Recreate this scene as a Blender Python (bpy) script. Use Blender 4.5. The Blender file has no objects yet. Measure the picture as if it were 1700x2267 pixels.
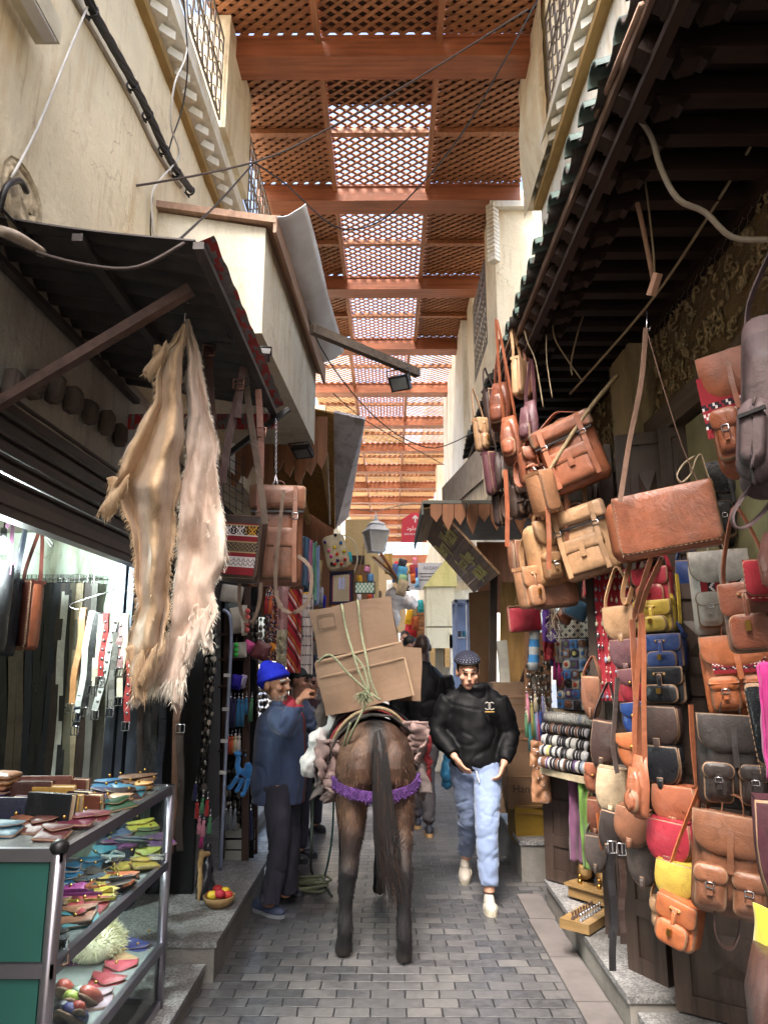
import bpy, math, random
from mathutils import Vector, Matrix, Euler, noise
R = random.Random(7)
S = bpy.context.scene
COL = S.collection
rad = math.radians
# ------------------------------------------------------------------ camera
F, CX, CY, EYE = 1570.0, 850.0, 1133.5, 1.68
cam = bpy.data.objects.new('camera', bpy.data.cameras.new('camera'))
COL.objects.link(cam)
cam.location = (0, 0, EYE)
cam.rotation_euler = (rad(90 + 11.8), 0, rad(.43))
cam.data.sensor_fit = 'VERTICAL'
cam.data.sensor_height = 24
cam.data.lens = 24 * F / 2267
cam.data.clip_end = 500
cam.data.clip_start = .05
S.camera = cam
RM = cam.rotation_euler.to_matrix()
C0 = Vector((0, 0, EYE))
def ray(px, py): return RM @ Vector(((px - CX) / F, -(py - CY) / F, -1))
def PX(px, py, x): d = ray(px, py); return C0 + d * (x / d.x)
def PY(px, py, y): d = ray(px, py); return C0 + d * (y / d.y)
def PZ(px, py, z): d = ray(px, py); return C0 + d * ((z - EYE) / d.z)
def mpp(p): return (RM.transposed() @ (Vector(p) - C0)).z / -F      # metres per picture pixel at p
# ------------------------------------------------------------------ colours / materials
def lin(c): c /= 255; return c / 12.92 if c <= .04045 else ((c + .055) / 1.055) ** 2.4
def C(r, g, b, k=1.0): return (lin(r) * k, lin(g) * k, lin(b) * k)
MATS = {}
class G:
    def __init__(s, name):
        m = bpy.data.materials.new(name); m.use_nodes = True
        s.m = m; s.t = m.node_tree; s.b = s.t.nodes['Principled BSDF']; s.o = s.t.nodes['Material Output']
    def n(s, typ, **kw):
        x = s.t.nodes.new('ShaderNode' + typ)
        for k, v in kw.items():
            if k.startswith('_'): setattr(x, k[1:], v)
            else:
                key = int(k[1:]) if k[0] == 'i' and k[1:].isdigit() else k.replace('_', ' ')
                if hasattr(v, 'node'): s.t.links.new(v, x.inputs[key])
                else: x.inputs[key].default_value = v
        return x
    def l(s, a, b): s.t.links.new(a, b)
    def co(s, scale=(1, 1, 1), rot=(0, 0, 0), kind='Object', loc=(0, 0, 0)):
        tc = s.n('TexCoord'); mp = s.n('Mapping')
        s.l(tc.outputs[kind], mp.inputs['Vector'])
        mp.inputs['Scale'].default_value = scale; mp.inputs['Rotation'].default_value = rot; mp.inputs['Location'].default_value = loc
        return mp.outputs['Vector']
    def noise(s, v, scale, detail=4, rough=.55): return s.n('TexNoise', Vector=v, Scale=scale, Detail=detail, Roughness=rough).outputs['Fac']
    def ramp(s, f, stops):
        r = s.n('ValToRGB', Fac=f); e = r.color_ramp.elements
        while len(e) < len(stops): e.new(.5)
        for i, (p, c) in enumerate(stops):
            e[i].position = p; e[i].color = (c[0], c[1], c[2], 1) if not isinstance(c, (int, float)) else (c, c, c, 1)
        return r.outputs['Color']
    def mix(s, f, a, b, typ='MIX'):
        x = s.n('Mix', _data_type='RGBA', _blend_type=typ)
        for i, v in ((0, f), (6, a), (7, b)):
            if hasattr(v, 'node'): s.l(v, x.inputs[i])
            else: x.inputs[i].default_value = v if i == 0 else (v[0], v[1], v[2], 1)
        return x.outputs[2]
    def bump(s, h, st=.3, d=.01):
        x = s.n('Bump', Height=h, Strength=st, Distance=d); s.l(x.outputs['Normal'], s.b.inputs['Normal'])
    def base(s, c):
        if hasattr(c, 'node'): s.l(c, s.b.inputs['Base Color'])
        else: s.b.inputs['Base Color'].default_value = (c[0], c[1], c[2], 1)
    def set(s, **kw):
        for k, v in kw.items():
            k = k.replace('_', ' ')
            if hasattr(v, 'node'): s.l(v, s.b.inputs[k])
            else: s.b.inputs[k].default_value = v
        return s
def k3(c, k): return tuple(min(1, x * k) for x in c)
def M(name, c=(.5, .5, .5), rough=.6, metal=0, var=.25, vs=6, bump=.15, bs=60, stretch=(1, 1, 1), spec=.5, bd=.004, sheen=0, rvar=0):
    """general worn surface: two scales of colour variation, fine bump, a little variation from object to object"""
    if name in MATS: return MATS[name]
    g = G(name); v = g.co(stretch)
    n1 = g.noise(v, vs, 5, .6); n2 = g.noise(v, bs, 3)
    oi = g.n('ObjectInfo')
    f = g.n('Math', _operation='ADD', i0=n1, i1=g.n('MapRange', Value=oi.outputs['Random'], i3=-.07, i4=.07).outputs[0]).outputs[0]
    g.base(g.ramp(f, [(.25, k3(c, 1 - var)), (.5, c), (.75, k3(c, 1 + var))]))
    g.set(Roughness=rough, Metallic=metal); g.b.inputs['Specular IOR Level'].default_value = spec
    if rvar: g.set(Roughness=g.n('MapRange', Value=n1, i1=.3, i2=.7, i3=max(.05, rough - rvar), i4=min(1, rough + rvar)).outputs[0])
    if sheen: g.b.inputs['Sheen Weight'].default_value = sheen
    if bump: g.bump(g.n('Math', _operation='ADD', i0=n1, i1=n2).outputs[0], bump, bd)
    MATS[name] = g.m
    return g.m
def leather(name, c, rough=.38):
    if name in MATS: return MATS[name]
    lu = .3 * c[0] + .6 * c[1] + .1 * c[2]; c = tuple((x * .86 + lu * .14) * .76 for x in c)
    g = G(name); v = g.co()
    n1 = g.noise(v, 7, 5, .65); n2 = g.n('TexVoronoi', Vector=v, Scale=260).outputs['Distance']; n3 = g.noise(g.co((1, 1, .25)), 40, 4)
    oi = g.n('ObjectInfo')
    f = g.n('Math', _operation='ADD', i0=n1, i1=g.n('MapRange', Value=oi.outputs['Random'], i3=-.1, i4=.1).outputs[0]).outputs[0]
    col = g.ramp(f, [(.25, k3(c, .5)), (.48, c), (.75, k3(c, 1.4))])
    wv = g.n('VectorMath', _operation='ADD', i0=v, i1=g.n('VectorMath', _operation='SCALE', i0=oi.outputs['Location'], i3=3.7).outputs[0]).outputs[0]
    cr = g.n('TexNoise', Vector=wv, Scale=11, Detail=6, Roughness=.7, Distortion=1.6).outputs['Fac']
    sc = g.noise(wv, 3.2, 7, .75)
    col = g.mix(g.n('MapRange', Value=cr, i1=.52, i2=.7, i3=0, i4=.4).outputs[0], col, k3(c, .45))
    col = g.mix(g.n('MapRange', Value=sc, i1=.55, i2=.72, i3=0, i4=.45).outputs[0], col, tuple(min(.8, x * .75 + .09) for x in c))
    g.base(col)
    g.set(Roughness=g.n('MapRange', Value=sc, i1=.35, i2=.65, i3=max(.16, rough - .14), i4=rough + .24).outputs[0])
    h = g.n('Math', _operation='MULTIPLY_ADD', i0=n2, i1=.25, i2=n3).outputs[0]
    h = g.n('Math', _operation='MULTIPLY_ADD', i0=cr, i1=2.2, i2=h).outputs[0]
    g.bump(h, .36, .005)
    MATS[name] = g.m
    return g.m
def wood(name, c, axis=0, dark=.45, rough=.5, scale=3.0, planks=None, spec=.4, grime=None):
    if name in MATS: return MATS[name]
    g = G(name); st = [9, 9, 9]; st[axis] = .5
    v = g.co(tuple(st)); n = g.noise(v, scale, 6, .6); n2 = g.noise(g.co(), 1.6, 4)
    col = g.ramp(n, [(.28, k3(c, dark)), (.5, c), (.72, k3(c, 1.3))])
    col = g.mix(g.n('MapRange', Value=n2, i1=.45, i2=.75, i3=0, i4=.6).outputs[0], col, grime or k3(c, .5))
    g.base(col); g.set(Roughness=rough); g.b.inputs['Specular IOR Level'].default_value = spec
    g.bump(n, .25, .004)
    MATS[name] = g.m
    return g.m
def plaster(name, c, stain, axis=2):
    if name in MATS: return MATS[name]
    g = G(name); v = g.co()
    big = g.noise(v, .9, 6, .65); st = g.noise(g.co((2.2, 2.2, .35), (0, .12, 0)), 1.6, 6, .65); fine = g.noise(v, 28, 5, .7); mid = g.noise(v, 5, 6, .7)
    col = g.ramp(big, [(.3, k3(c, .8)), (.55, c), (.75, k3(c, 1.12))])
    col = g.mix(g.n('MapRange', Value=st, i1=.5, i2=.72, i3=0, i4=.75).outputs[0], col, stain)
    col = g.mix(g.n('MapRange', Value=mid, i1=.58, i2=.75, i3=0, i4=.5).outputs[0], col, k3(stain, .6))
    pat = g.n('TexVoronoi', Vector=g.n('VectorMath', _operation='MULTIPLY_ADD', i0=g.n('TexNoise', Vector=v, Scale=3, Detail=5).outputs['Color'], i1=(.5, .5, .5), i2=v).outputs[0], Scale=1.3, _feature='DISTANCE_TO_EDGE').outputs['Distance']
    crack = g.n('MapRange', Value=pat, i1=0, i2=.007, i3=1, i4=0).outputs[0]
    crack = g.n('Math', _operation='MULTIPLY', i0=crack, i1=g.n('MapRange', Value=big, i1=.45, i2=.6, i3=0, i4=.45).outputs[0]).outputs[0]
    col = g.mix(crack, col, k3(stain, .35))
    drip = g.noise(g.co((7, 7, .5)), 2.4, 5, .7)
    col = g.mix(g.n('MapRange', Value=drip, i1=.56, i2=.74, i3=0, i4=.55).outputs[0], col, k3(stain, .75))
    col = g.mix(g.n('MapRange', Value=g.noise(v, 2.1, 7, .75), i1=.56, i2=.66, i3=0, i4=.5).outputs[0], col, k3(c, 1.12))
    g.base(col); g.set(Roughness=.9)
    h = g.n('Math', _operation='MULTIPLY_ADD', i0=mid, i1=1.8, i2=fine).outputs[0]
    g.bump(h, .45, .012)
    MATS[name] = g.m
    return g.m
def emit(name, c, st):
    if name in MATS: return MATS[name]
    g = G(name); g.base(c); g.b.inputs['Emission Color'].default_value = (*c, 1); g.b.inputs['Emission Strength'].default_value = st
    MATS[name] = g.m; return g.m
def glass(name, tint=(.9, 1, .97)):
    if name in MATS: return MATS[name]
    g = G(name); tr = g.n('BsdfTransparent', Color=(*tint, 1)); gl = g.n('BsdfGlossy', Roughness=.03)
    fr = g.n('Fresnel', IOR=1.35); mx = g.n('MixShader', i0=fr.outputs[0], i1=tr.outputs[0], i2=gl.outputs[0])
    g.l(mx.outputs[0], g.o.inputs['Surface']); MATS[name] = g.m; return g.m
# ------------------------------------------------------------------ mesh builder
class MB:
    def __init__(s): s.v = []; s.f = []; s.m = []; s.s = []
    def add(s, vs, fs, m=0, sm=False):
        o = len(s.v); s.v += [tuple(v) for v in vs]
        for f in fs: s.f.append(tuple(i + o for i in f)); s.m.append(m); s.s.append(sm)
        return s
    def hexa(s, p, m=0):   # 0-3 bottom ring, 4-7 top ring
        return s.add(p, [(3, 2, 1, 0), (4, 5, 6, 7), (0, 1, 5, 4), (1, 2, 6, 5), (2, 3, 7, 6), (3, 0, 4, 7)], m)
    def box(s, c, d, rot=None, m=0):
        x, y, z = d[0] / 2, d[1] / 2, d[2] / 2
        p = [Vector(q) for q in ((-x, -y, -z), (x, -y, -z), (x, y, -z), (-x, y, -z), (-x, -y, z), (x, -y, z), (x, y, z), (-x, y, z))]
        if rot is not None:
            r = rot if isinstance(rot, Matrix) else Euler(rot).to_matrix(); p = [r @ q for q in p]
        return s.hexa([q + Vector(c) for q in p], m)
    def span(s, a, b, m=0): return s.box([(a[i] + b[i]) / 2 for i in range(3)], [abs(b[i] - a[i]) for i in range(3)], None, m)
    def quad(s, a, b, c, d, t=0, m=0):
        if not t: return s.add([a, b, c, d], [(0, 1, 2, 3)], m)
        a, b, c, d = map(Vector, (a, b, c, d)); n = (b - a).cross(d - a).normalized() * t
        return s.hexa([a, b, c, d, a + n, b + n, c + n, d + n], m)
    def bar(s, a, b, w, h=None, up=(0, 0, 1), m=0):
        a, b = Vector(a), Vector(b); d = b - a; L = d.length
        if L < 1e-6: return s
        d.normalize(); u = Vector(up); x = d.cross(u)
        if x.length < 1e-4: x = d.cross(Vector((1, 0, 0)))
        x.normalize(); z = x.cross(d)
        h = h or w; x *= w / 2; z *= h / 2
        return s.hexa([a - x - z, a + x - z, b + x - z, b - x - z, a - x + z, a + x + z, b + x + z, b - x + z], m)
    def tube(s, pts, r, n=6, m=0, caps=True, sm=True):
        pts = [Vector(p) for p in pts]; rs = r if isinstance(r, (list, tuple)) else [r] * len(pts)
        rs = [q if isinstance(q, (list, tuple)) else (q, q) for q in rs]
        vs = []; pr = None
        for i, p in enumerate(pts):
            t = (pts[min(i + 1, len(pts) - 1)] - pts[max(i - 1, 0)]).normalized()
            if pr is None:
                a = Vector((1, 0, 0)) if abs(t.x) < .8 else Vector((0, 1, 0))
            else: a = pr
            a = (a - t * a.dot(t)).normalized(); pr = a; b = t.cross(a)
            for k in range(n):
                q = 2 * math.pi * k / n
                vs.append(p + a * (math.cos(q) * rs[i][0]) + b * (math.sin(q) * rs[i][1]))
        fs = [(i * n + k, i * n + (k + 1) % n, (i + 1) * n + (k + 1) % n, (i + 1) * n + k) for i in range(len(pts) - 1) for k in range(n)]
        if caps: fs += [tuple(range(n - 1, -1, -1)), tuple(range((len(pts) - 1) * n, len(pts) * n))]
        return s.add(vs, fs, m, sm)
    def ribbon(s, pts, wd, w, t=.004, m=0, sm=True):
        """a strap: pts along it, wd the direction across it"""
        pts = [Vector(p) for p in pts]; vs = []
        for i, p in enumerate(pts):
            tg = (pts[min(i + 1, len(pts) - 1)] - pts[max(i - 1, 0)]).normalized()
            a = wd(i / max(1, len(pts) - 1)) if callable(wd) else wd
            a = Vector(a); a = (a - tg * a.dot(tg))
            a = a.normalized() if a.length > 1e-4 else Vector((1, 0, 0)); nn = tg.cross(a) * t / 2; a = a * w / 2
            vs += [p - a - nn, p + a - nn, p + a + nn, p - a + nn]
        fs = []
        for i in range(len(pts) - 1):
            o = i * 4
            for k in range(4): fs.append((o + k, o + (k + 1) % 4, o + 4 + (k + 1) % 4, o + 4 + k))
        e = (len(pts) - 1) * 4
        fs += [(3, 2, 1, 0), (e, e + 1, e + 2, e + 3)]
        return s.add(vs, fs, m, False)
    def ball(s, c, r, n=10, m=0, rot=None):
        r = r if isinstance(r, (list, tuple)) else (r, r, r); vs = []; h = max(4, n // 2 + 1)
        for i in range(1, h):
            th = math.pi * i / h
            for k in range(n):
                ph = 2 * math.pi * k / n
                vs.append(Vector((r[0] * math.sin(th) * math.cos(ph), r[1] * math.sin(th) * math.sin(ph), r[2] * math.cos(th))))
        vs += [Vector((0, 0, r[2])), Vector((0, 0, -r[2]))]
        if rot is not None:
            q = rot if isinstance(rot, Matrix) else Euler(rot).to_matrix(); vs = [q @ v for v in vs]
        fs = [(i * n + k, (i + 1) * n + k, (i + 1) * n + (k + 1) % n, i * n + (k + 1) % n) for i in range(h - 2) for k in range(n)]
        T, B = (h - 1) * n, (h - 1) * n + 1
        fs += [(T, k, (k + 1) % n) for k in range(n)] + [(B, (h - 2) * n + (k + 1) % n, (h - 2) * n + k) for k in range(n)]
        return s.add([v + Vector(c) for v in vs], fs, m, True)
    def lathe(s, prof, c=(0, 0, 0), n=16, m=0, sm=True, axis=None):
        vs = [Vector((r * math.cos(2 * math.pi * k / n), r * math.sin(2 * math.pi * k / n), z)) for r, z in prof for k in range(n)]
        if axis is not None: vs = [axis @ v for v in vs]
        fs = [(i * n + k, i * n + (k + 1) % n, (i + 1) * n + (k + 1) % n, (i + 1) * n + k) for i in range(len(prof) - 1) for k in range(n)]
        fs += [tuple(range(n - 1, -1, -1)), tuple(range((len(prof) - 1) * n, len(prof) * n))]
        return s.add([v + Vector(c) for v in vs], fs, m, sm)
    def prism(s, out, a, b, m=0, f=None):
        """outline (u,v) extruded from a to b; f maps (u,v,w) to a point"""
        f = f or (lambda u, v, w: (u, w, v)); n = len(out)
        vs = [f(u, v, a) for u, v in out] + [f(u, v, b) for u, v in out]
        fs = [tuple(range(n)), tuple(range(2 * n - 1, n - 1, -1))] + [(i, i + n, (i + 1) % n + n, (i + 1) % n) for i in range(n)]
        return s.add(vs, fs, m)
    def grid(s, nu, nv, f, m=0, sm=True, mf=None):
        vs = [f(i / nu, j / nv) for j in range(nv + 1) for i in range(nu + 1)]
        o = len(s.v); s.v += [tuple(v) for v in vs]
        for j in range(nv):
            for i in range(nu):
                a = o + j * (nu + 1) + i
                s.f.append((a, a + 1, a + nu + 2, a + nu + 1)); s.m.append(mf(i, j) if mf else m); s.s.append(sm)
        return s
    def slab(s, out, y0, y1, r=.006, bulge=.01, m=0, me=None, wr=0, seed=0):
        """soft padded panel: outline (x,z) from back y0 to front y1 (y1<y0), rounded rim, bulging front; me = edge material"""
        cx = sum(p[0] for p in out) / len(out); cz = sum(p[1] for p in out) / len(out)
        sx = max(abs(p[0] - cx) for p in out) or 1; sz = max(abs(p[1] - cz) for p in out) or 1
        dy = y0 - y1; r = min(r, dy * .49)
        rings = [(1 - r / min(sx, sz), y0), (1, y0 - r), (1, y1 + r), (1 - r * .5 / min(sx, sz), y1 + r * .3), (1 - 1.2 * r / min(sx, sz), y1), (.72, y1 - bulge * .6), (.4, y1 - bulge * .93)]
        n = len(out); vs = []
        for k, y in rings:
            for x, z in out: vs.append(Vector((cx + (x - cx) * k, y, cz + (z - cz) * k)))
        vs += [Vector((cx, y1 - bulge, cz)), Vector((cx, y0, cz))]
        if wr:
            for v in vs:
                q = v * 9 + Vector((seed * 3.1, seed, 0))
                v.y += wr * noise.noise(q); v.x += wr * .5 * noise.noise(q + Vector((7, 0, 0))); v.z += wr * .5 * noise.noise(q + Vector((0, 9, 0)))
        o = len(s.v); s.v += [tuple(v) for v in vs]; L = len(rings)
        for i in range(L - 1):
            for k in range(n):
                s.f.append((o + i * n + (k + 1) % n, o + i * n + k, o + (i + 1) * n + k, o + (i + 1) * n + (k + 1) % n))
                s.m.append(me if me is not None and i == 2 else m); s.s.append(True)
        for k in range(n):
            s.f.append((o + (L - 1) * n + (k + 1) % n, o + (L - 1) * n + k, o + L * n)); s.m.append(m); s.s.append(True)
            s.f.append((o + k, o + (k + 1) % n, o + L * n + 1)); s.m.append(m); s.s.append(True)
        return s
    def xf(s, mt):
        s.v = [tuple(mt @ Vector(v)) for v in s.v]; return s
    def mesh(s, name, mats):
        me = bpy.data.meshes.new(name); me.from_pydata(s.v, [], s.f)
        for m in (mats if isinstance(mats, (list, tuple)) else [mats]): me.materials.append(m)
        me.polygons.foreach_set('material_index', s.m); me.polygons.foreach_set('use_smooth', s.s); me.update()
        return me
    def build(s, name, mats, parent=None, **kw):
        o = bpy.data.objects.new(name, s.mesh(name, mats)); COL.objects.link(o)
        if parent is not None: o.parent = parent
        tag(o, **kw); return o
def tag(o, label=None, cat=None, group=None, kind=None):
    if label: o['label'] = label
    if cat: o['category'] = cat
    if group: o['group'] = group
    if kind: o['kind'] = kind
    return o
def thing(name, label, cat, loc=(0, 0, 0), rot=(0, 0, 0), group=None):
    o = bpy.data.objects.new(name, None); COL.objects.link(o); o.empty_display_size = .1
    o.location = loc; o.rotation_euler = rot
    return tag(o, label, cat, group)
def dup(o, loc, rot=None, scale=None, label=None, parent=None):
    c = o.copy(); COL.objects.link(c)
    if parent is None:
        c.location = loc
        if rot is not None: c.rotation_euler = rot
        if scale is not None: c.scale = scale if isinstance(scale, (list, tuple)) else (scale,) * 3
        if label: c['label'] = label
    else: c.parent = parent
    for ch in o.children: dup(ch, None, parent=c)
    return c
def rrect(w, h, r, n=4, x0=0, z0=0, rt=None):
    """rounded rectangle hanging from z=z0 down; rt = radius of the top corners"""
    rt = r if rt is None else rt; o = []
    for (sx, sz, rr, a0) in ((1, 0, rt, 90), (1, -1, r, 0), (-1, -1, r, -90), (-1, 0, rt, -180)):
        cxx = sx * (w / 2 - rr); cz = (-rr if sz == 0 else -h + rr)
        for i in range(n + 1):
            a = rad(a0 - 90 * i / n); o.append((x0 + cxx + rr * math.cos(a), z0 + cz + rr * math.sin(a)))
    return o
def ucurve(w, h, z0=0, n=12, p=2.3, x0=0, tw=1.0):
    """U shaped flap: flat top, rounded bottom"""
    o = [(x0 - w / 2 * tw, z0), (x0 + w / 2 * tw, z0)]
    for i in range(n + 1):
        a = math.pi * i / n; c_, s_ = math.cos(a), math.sin(a)
        x = w / 2 * math.copysign(abs(c_) ** (2 / p), c_); z = -h * .42 - h * .58 * abs(s_) ** (2 / p)
        o.append((x0 + x, z0 + z))
    return o
def catenary(a, b, sag, n=12):
    a, b = Vector(a), Vector(b)
    return [a.lerp(b, i / n) - Vector((0, 0, sag * 4 * (i / n) * (1 - i / n))) for i in range(n + 1)]
def smoothpath(pts, k=4):
    pts = [Vector(p) for p in pts]; out = []
    for i in range(len(pts) - 1):
        p0, p1, p2, p3 = pts[max(i - 1, 0)], pts[i], pts[i + 1], pts[min(i + 2, len(pts) - 1)]
        for j in range(k):
            t = j / k
            out.append(.5 * ((2 * p1) + (p2 - p0) * t + (2 * p0 - 5 * p1 + 4 * p2 - p3) * t * t + (3 * p1 - p0 - 3 * p2 + p3) * t ** 3))
    return out + [pts[-1]]
def sculpt(name, mb, mats, voxel=.012, smooth=4, parent=None, ns=0, nscale=5, paint=None, stretch=(1, 1, 1), fold=False):
    """fuse overlapping volumes into one continuous skin, smooth it, add soft folds"""
    me = mb.mesh('raw', []); o = bpy.data.objects.new('raw', me); COL.objects.link(o)
    m1 = o.modifiers.new('r', 'REMESH'); m1.mode = 'VOXEL'; m1.voxel_size = voxel
    m2 = o.modifiers.new('s', 'SMOOTH'); m2.factor = .5; m2.iterations = smooth
    bpy.context.view_layer.update()
    dg = bpy.context.evaluated_depsgraph_get()
    nm = bpy.data.meshes.new_from_object(o.evaluated_get(dg))
    bpy.data.objects.remove(o); bpy.data.meshes.remove(me)
    nm.name = name; nm.materials.clear()
    for m in (mats if isinstance(mats, (list, tuple)) else [mats]): nm.materials.append(m)
    if ns:
        nrm = [v.normal.copy() for v in nm.vertices]; cs = []
        for v, nn in zip(nm.vertices, nrm):
            q = Vector((v.co.x * nscale * stretch[0], v.co.y * nscale * stretch[1], v.co.z * nscale * stretch[2]))
            cs += (v.co + nn * (ns * (noise.noise(q) + .5 * noise.noise(q * 2.3) - (.9 * max(0, .11 - abs(noise.noise(q * .8 + Vector((3, 3, 3))))) / .11 if fold else 0))))[:]
        nm.vertices.foreach_set('co', cs)
    for p in nm.polygons:
        p.use_smooth = True; p.material_index = paint(p.center) if paint else 0
    nm.update()
    ob = bpy.data.objects.new(name, nm); COL.objects.link(ob)
    if parent is not None: ob.parent = parent
    return ob
def hairs(mb, roots, length, width, m=0, droop=.5, jit=.3, rnd=R):
    """thin two-segment strands; roots: (point, direction)"""
    for p, d in roots:
        p = Vector(p); d = Vector(d).normalized(); L = length * rnd.uniform(.6, 1.3)
        d = (d + Vector((rnd.uniform(-jit, jit), rnd.uniform(-jit, jit), rnd.uniform(-jit, jit)))).normalized()
        sd = d.cross(Vector((rnd.uniform(-1, 1), rnd.uniform(-1, 1), rnd.uniform(-.3, .3)))).normalized() * width / 2
        q = p + d * L * .5; e = q + (d + Vector((0, 0, -droop))).normalized() * L * .5
        mb.add([p - sd, p + sd, q + sd * .7, q - sd * .7, e], [(0, 1, 2, 3), (3, 2, 4)], m, True)
def text(body, name, mat, mtx, size=.1, parent=None, thick=.003, sx=1.0, align='CENTER', bold=0):
    cu = bpy.data.curves.new(name, 'FONT'); cu.body = body; cu.size = size; cu.extrude = thick; cu.align_x = align; cu.align_y = 'CENTER'; cu.offset = bold * size
    o = bpy.data.objects.new('tmp', cu); COL.objects.link(o); bpy.context.view_layer.update()
    me = bpy.data.meshes.new_from_object(o.evaluated_get(bpy.context.evaluated_depsgraph_get()))
    bpy.data.objects.remove(o); bpy.data.curves.remove(cu)
    me.transform(mtx @ Matrix.Diagonal((sx, 1, 1, 1))); me.materials.clear(); me.materials.append(mat); me.name = name
    ob = bpy.data.objects.new(name, me); COL.objects.link(ob)
    if parent is not None: ob.parent = parent
    return ob
def frame_mtx(o, x, y):
    x = Vector(x).normalized(); z = x.cross(Vector(y)).normalized(); y = z.cross(x)
    m = Matrix((x, y, z)).transposed().to_4x4(); m.translation = Vector(o); return m
# ------------------------------------------------------------------ light, air, view
w = bpy.data.worlds.new('World'); S.world = w; w.use_nodes = True
SUN_EL, SUN_AZ = 58, 200
nt = w.node_tree; sk = nt.nodes.new('ShaderNodeTexSky'); sk.sky_type = 'NISHITA'; sk.sun_disc = False
sk.sun_elevation = rad(SUN_EL); sk.sun_rotation = rad(SUN_AZ); sk.dust_density = 6; sk.air_density = 1.0; sk.ozone_density = .4
nt.links.new(sk.outputs[0], nt.nodes['Background'].inputs[0]); nt.nodes['Background'].inputs[1].default_value = .15
sl = bpy.data.lights.new('sun', 'SUN'); sl.energy = 1.5; sl.angle = rad(25); sl.color = (1, .97, .93)
so = bpy.data.objects.new('sun', sl); COL.objects.link(so)
so.rotation_euler = (rad(90 - SUN_EL), 0, rad(180 - SUN_AZ)); so.location = (0, 0, 20)
S.view_settings.view_transform = 'Standard'; S.view_settings.look = 'None'; S.view_settings.gamma = 1
S.view_settings.exposure = 2.42
S.render.engine = 'CYCLES'
cy = S.cycles; cy.use_denoising = True; cy.max_bounces = 8; cy.diffuse_bounces = 5; cy.glossy_bounces = 3; cy.transparent_max_bounces = 12; cy.sample_clamp_indirect = 6
cy.caustics_reflective = False; cy.caustics_refractive = False
try: cy.denoiser = 'OPENIMAGEDENOISE'; cy.denoising_prefilter = 'ACCURATE'
except Exception: pass
# ================================================================== setting and buildings
m_pl = plaster('plaster_cream', C(232, 220, 190), C(184, 146, 88))
m_pl2 = plaster('plaster_white', C(230, 226, 212), C(190, 168, 120))
m_plg = plaster('plaster_grey', C(168, 166, 158), C(84, 82, 78))
m_beam = wood('red_beam', C(156, 94, 64), 0, .5, .42, spec=.4)
m_bat = wood('red_batten', C(162, 108, 74), 1, .5, .45)
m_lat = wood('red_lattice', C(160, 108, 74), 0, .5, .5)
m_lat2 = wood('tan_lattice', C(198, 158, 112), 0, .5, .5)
m_dark = wood('dark_wood', C(48, 32, 26), 1, .45, .6)
m_darkx = wood('dark_wood_x', C(46, 31, 25), 0, .4, .6)
m_darkz = wood('dark_wood_z', C(64, 50, 43), 2, .35, .55, grime=C(104, 94, 86))
m_cover = M('cover_sheet', C(60, 36, 26), .9)
# ---- street: worn grey pavers laid across the alley
def street_mat():
    g = G('pavers'); v = g.co()
    wob = g.n('TexNoise', Vector=v, Scale=7, Detail=2)
    vv = g.n('VectorMath', _operation='MULTIPLY_ADD', i0=wob.outputs['Color'], i1=(.018, .012, 0), i2=v).outputs[0]
    br = g.n('TexBrick', Vector=vv, Scale=1.0, Mortar_Size=.0055, Mortar_Smooth=.8, Brick_Width=.176, Row_Height=.096, Color1=(.0, 0, 0, 1), Color2=(1, 1, 1, 1), Mortar=(.5, .5, .5, 1))
    tone = g.ramp(br.outputs['Color'], [(0, C(56, 57, 60)), (.5, C(80, 79, 80)), (1, C(108, 105, 103))])
    n = g.noise(v, 1.1, 8, .72); n2 = g.noise(v, 22, 5, .65)
    tone = g.mix(g.n('MapRange', Value=n, i1=.42, i2=.68, i3=0, i4=.9).outputs[0], tone, C(44, 45, 52))
    tone = g.mix(g.n('MapRange', Value=n2, i1=.35, i2=.7, i3=0, i4=.35).outputs[0], tone, C(128, 128, 130))
    col = g.mix(br.outputs['Fac'], tone, C(40, 40, 43))
    g.base(col)
    g.set(Roughness=g.n('MapRange', Value=n, i1=.3, i2=.7, i3=.55, i4=.24).outputs[0])
    h = g.n('Math', _operation='MULTIPLY_ADD', i0=n2, i1=.35, i2=g.n('Math', _operation='SUBTRACT', i0=1.0, i1=br.outputs['Fac']).outputs[0]).outputs[0]
    g.bump(h, .7, .010); return g.m
gb = MB()
gb.grid(60, 90, lambda u, v: Vector((-15 + 30 * u, -6 + 60 * v, .006 * noise.noise(Vector((30 * u, 60 * v, 0)) * 1.2))))
gb.build('street', street_mat(), kind='structure')
MB().quad((-200, -200, -.03), (200, -200, -.03), (200, 300, -.03), (-200, 300, -.03)).build('ground', M('earth', C(120, 110, 98), .9), kind='structure')
m_conc = M('worn_concrete', C(128, 124, 118), .8, var=.35, vs=3, bump=.5, bs=40, bd=.008)
m_terr = None
def terrazzo():
    g = G('terrazzo'); v = g.co(); vo = g.n('TexVoronoi', Vector=v, Scale=110)
    c = g.ramp(g.n('SeparateColor', Color=vo.outputs['Color']).outputs[0], [(.15, C(104, 103, 104)), (.5, C(136, 135, 135)), (.85, C(166, 165, 164))])
    c = g.mix(g.n('MapRange', Value=g.noise(v, 3, 5), i1=.4, i2=.7, i3=0, i4=.8).outputs[0], c, C(78, 75, 72))
    g.base(c); g.set(Roughness=.5); g.bump(g.noise(v, 60, 3), .15, .003); return g.m
m_terr = terrazzo()
def step(name, a, b, top=True):
    s = MB(); z = b[2]
    s.span(a, (b[0], b[1], z - .03)); s.span((a[0] - .012, a[1] - .012, z - .03), (b[0] + .012, b[1] + .012, z), 1)
    return s.build(name, [m_conc, m_terr], kind='structure')
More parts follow.
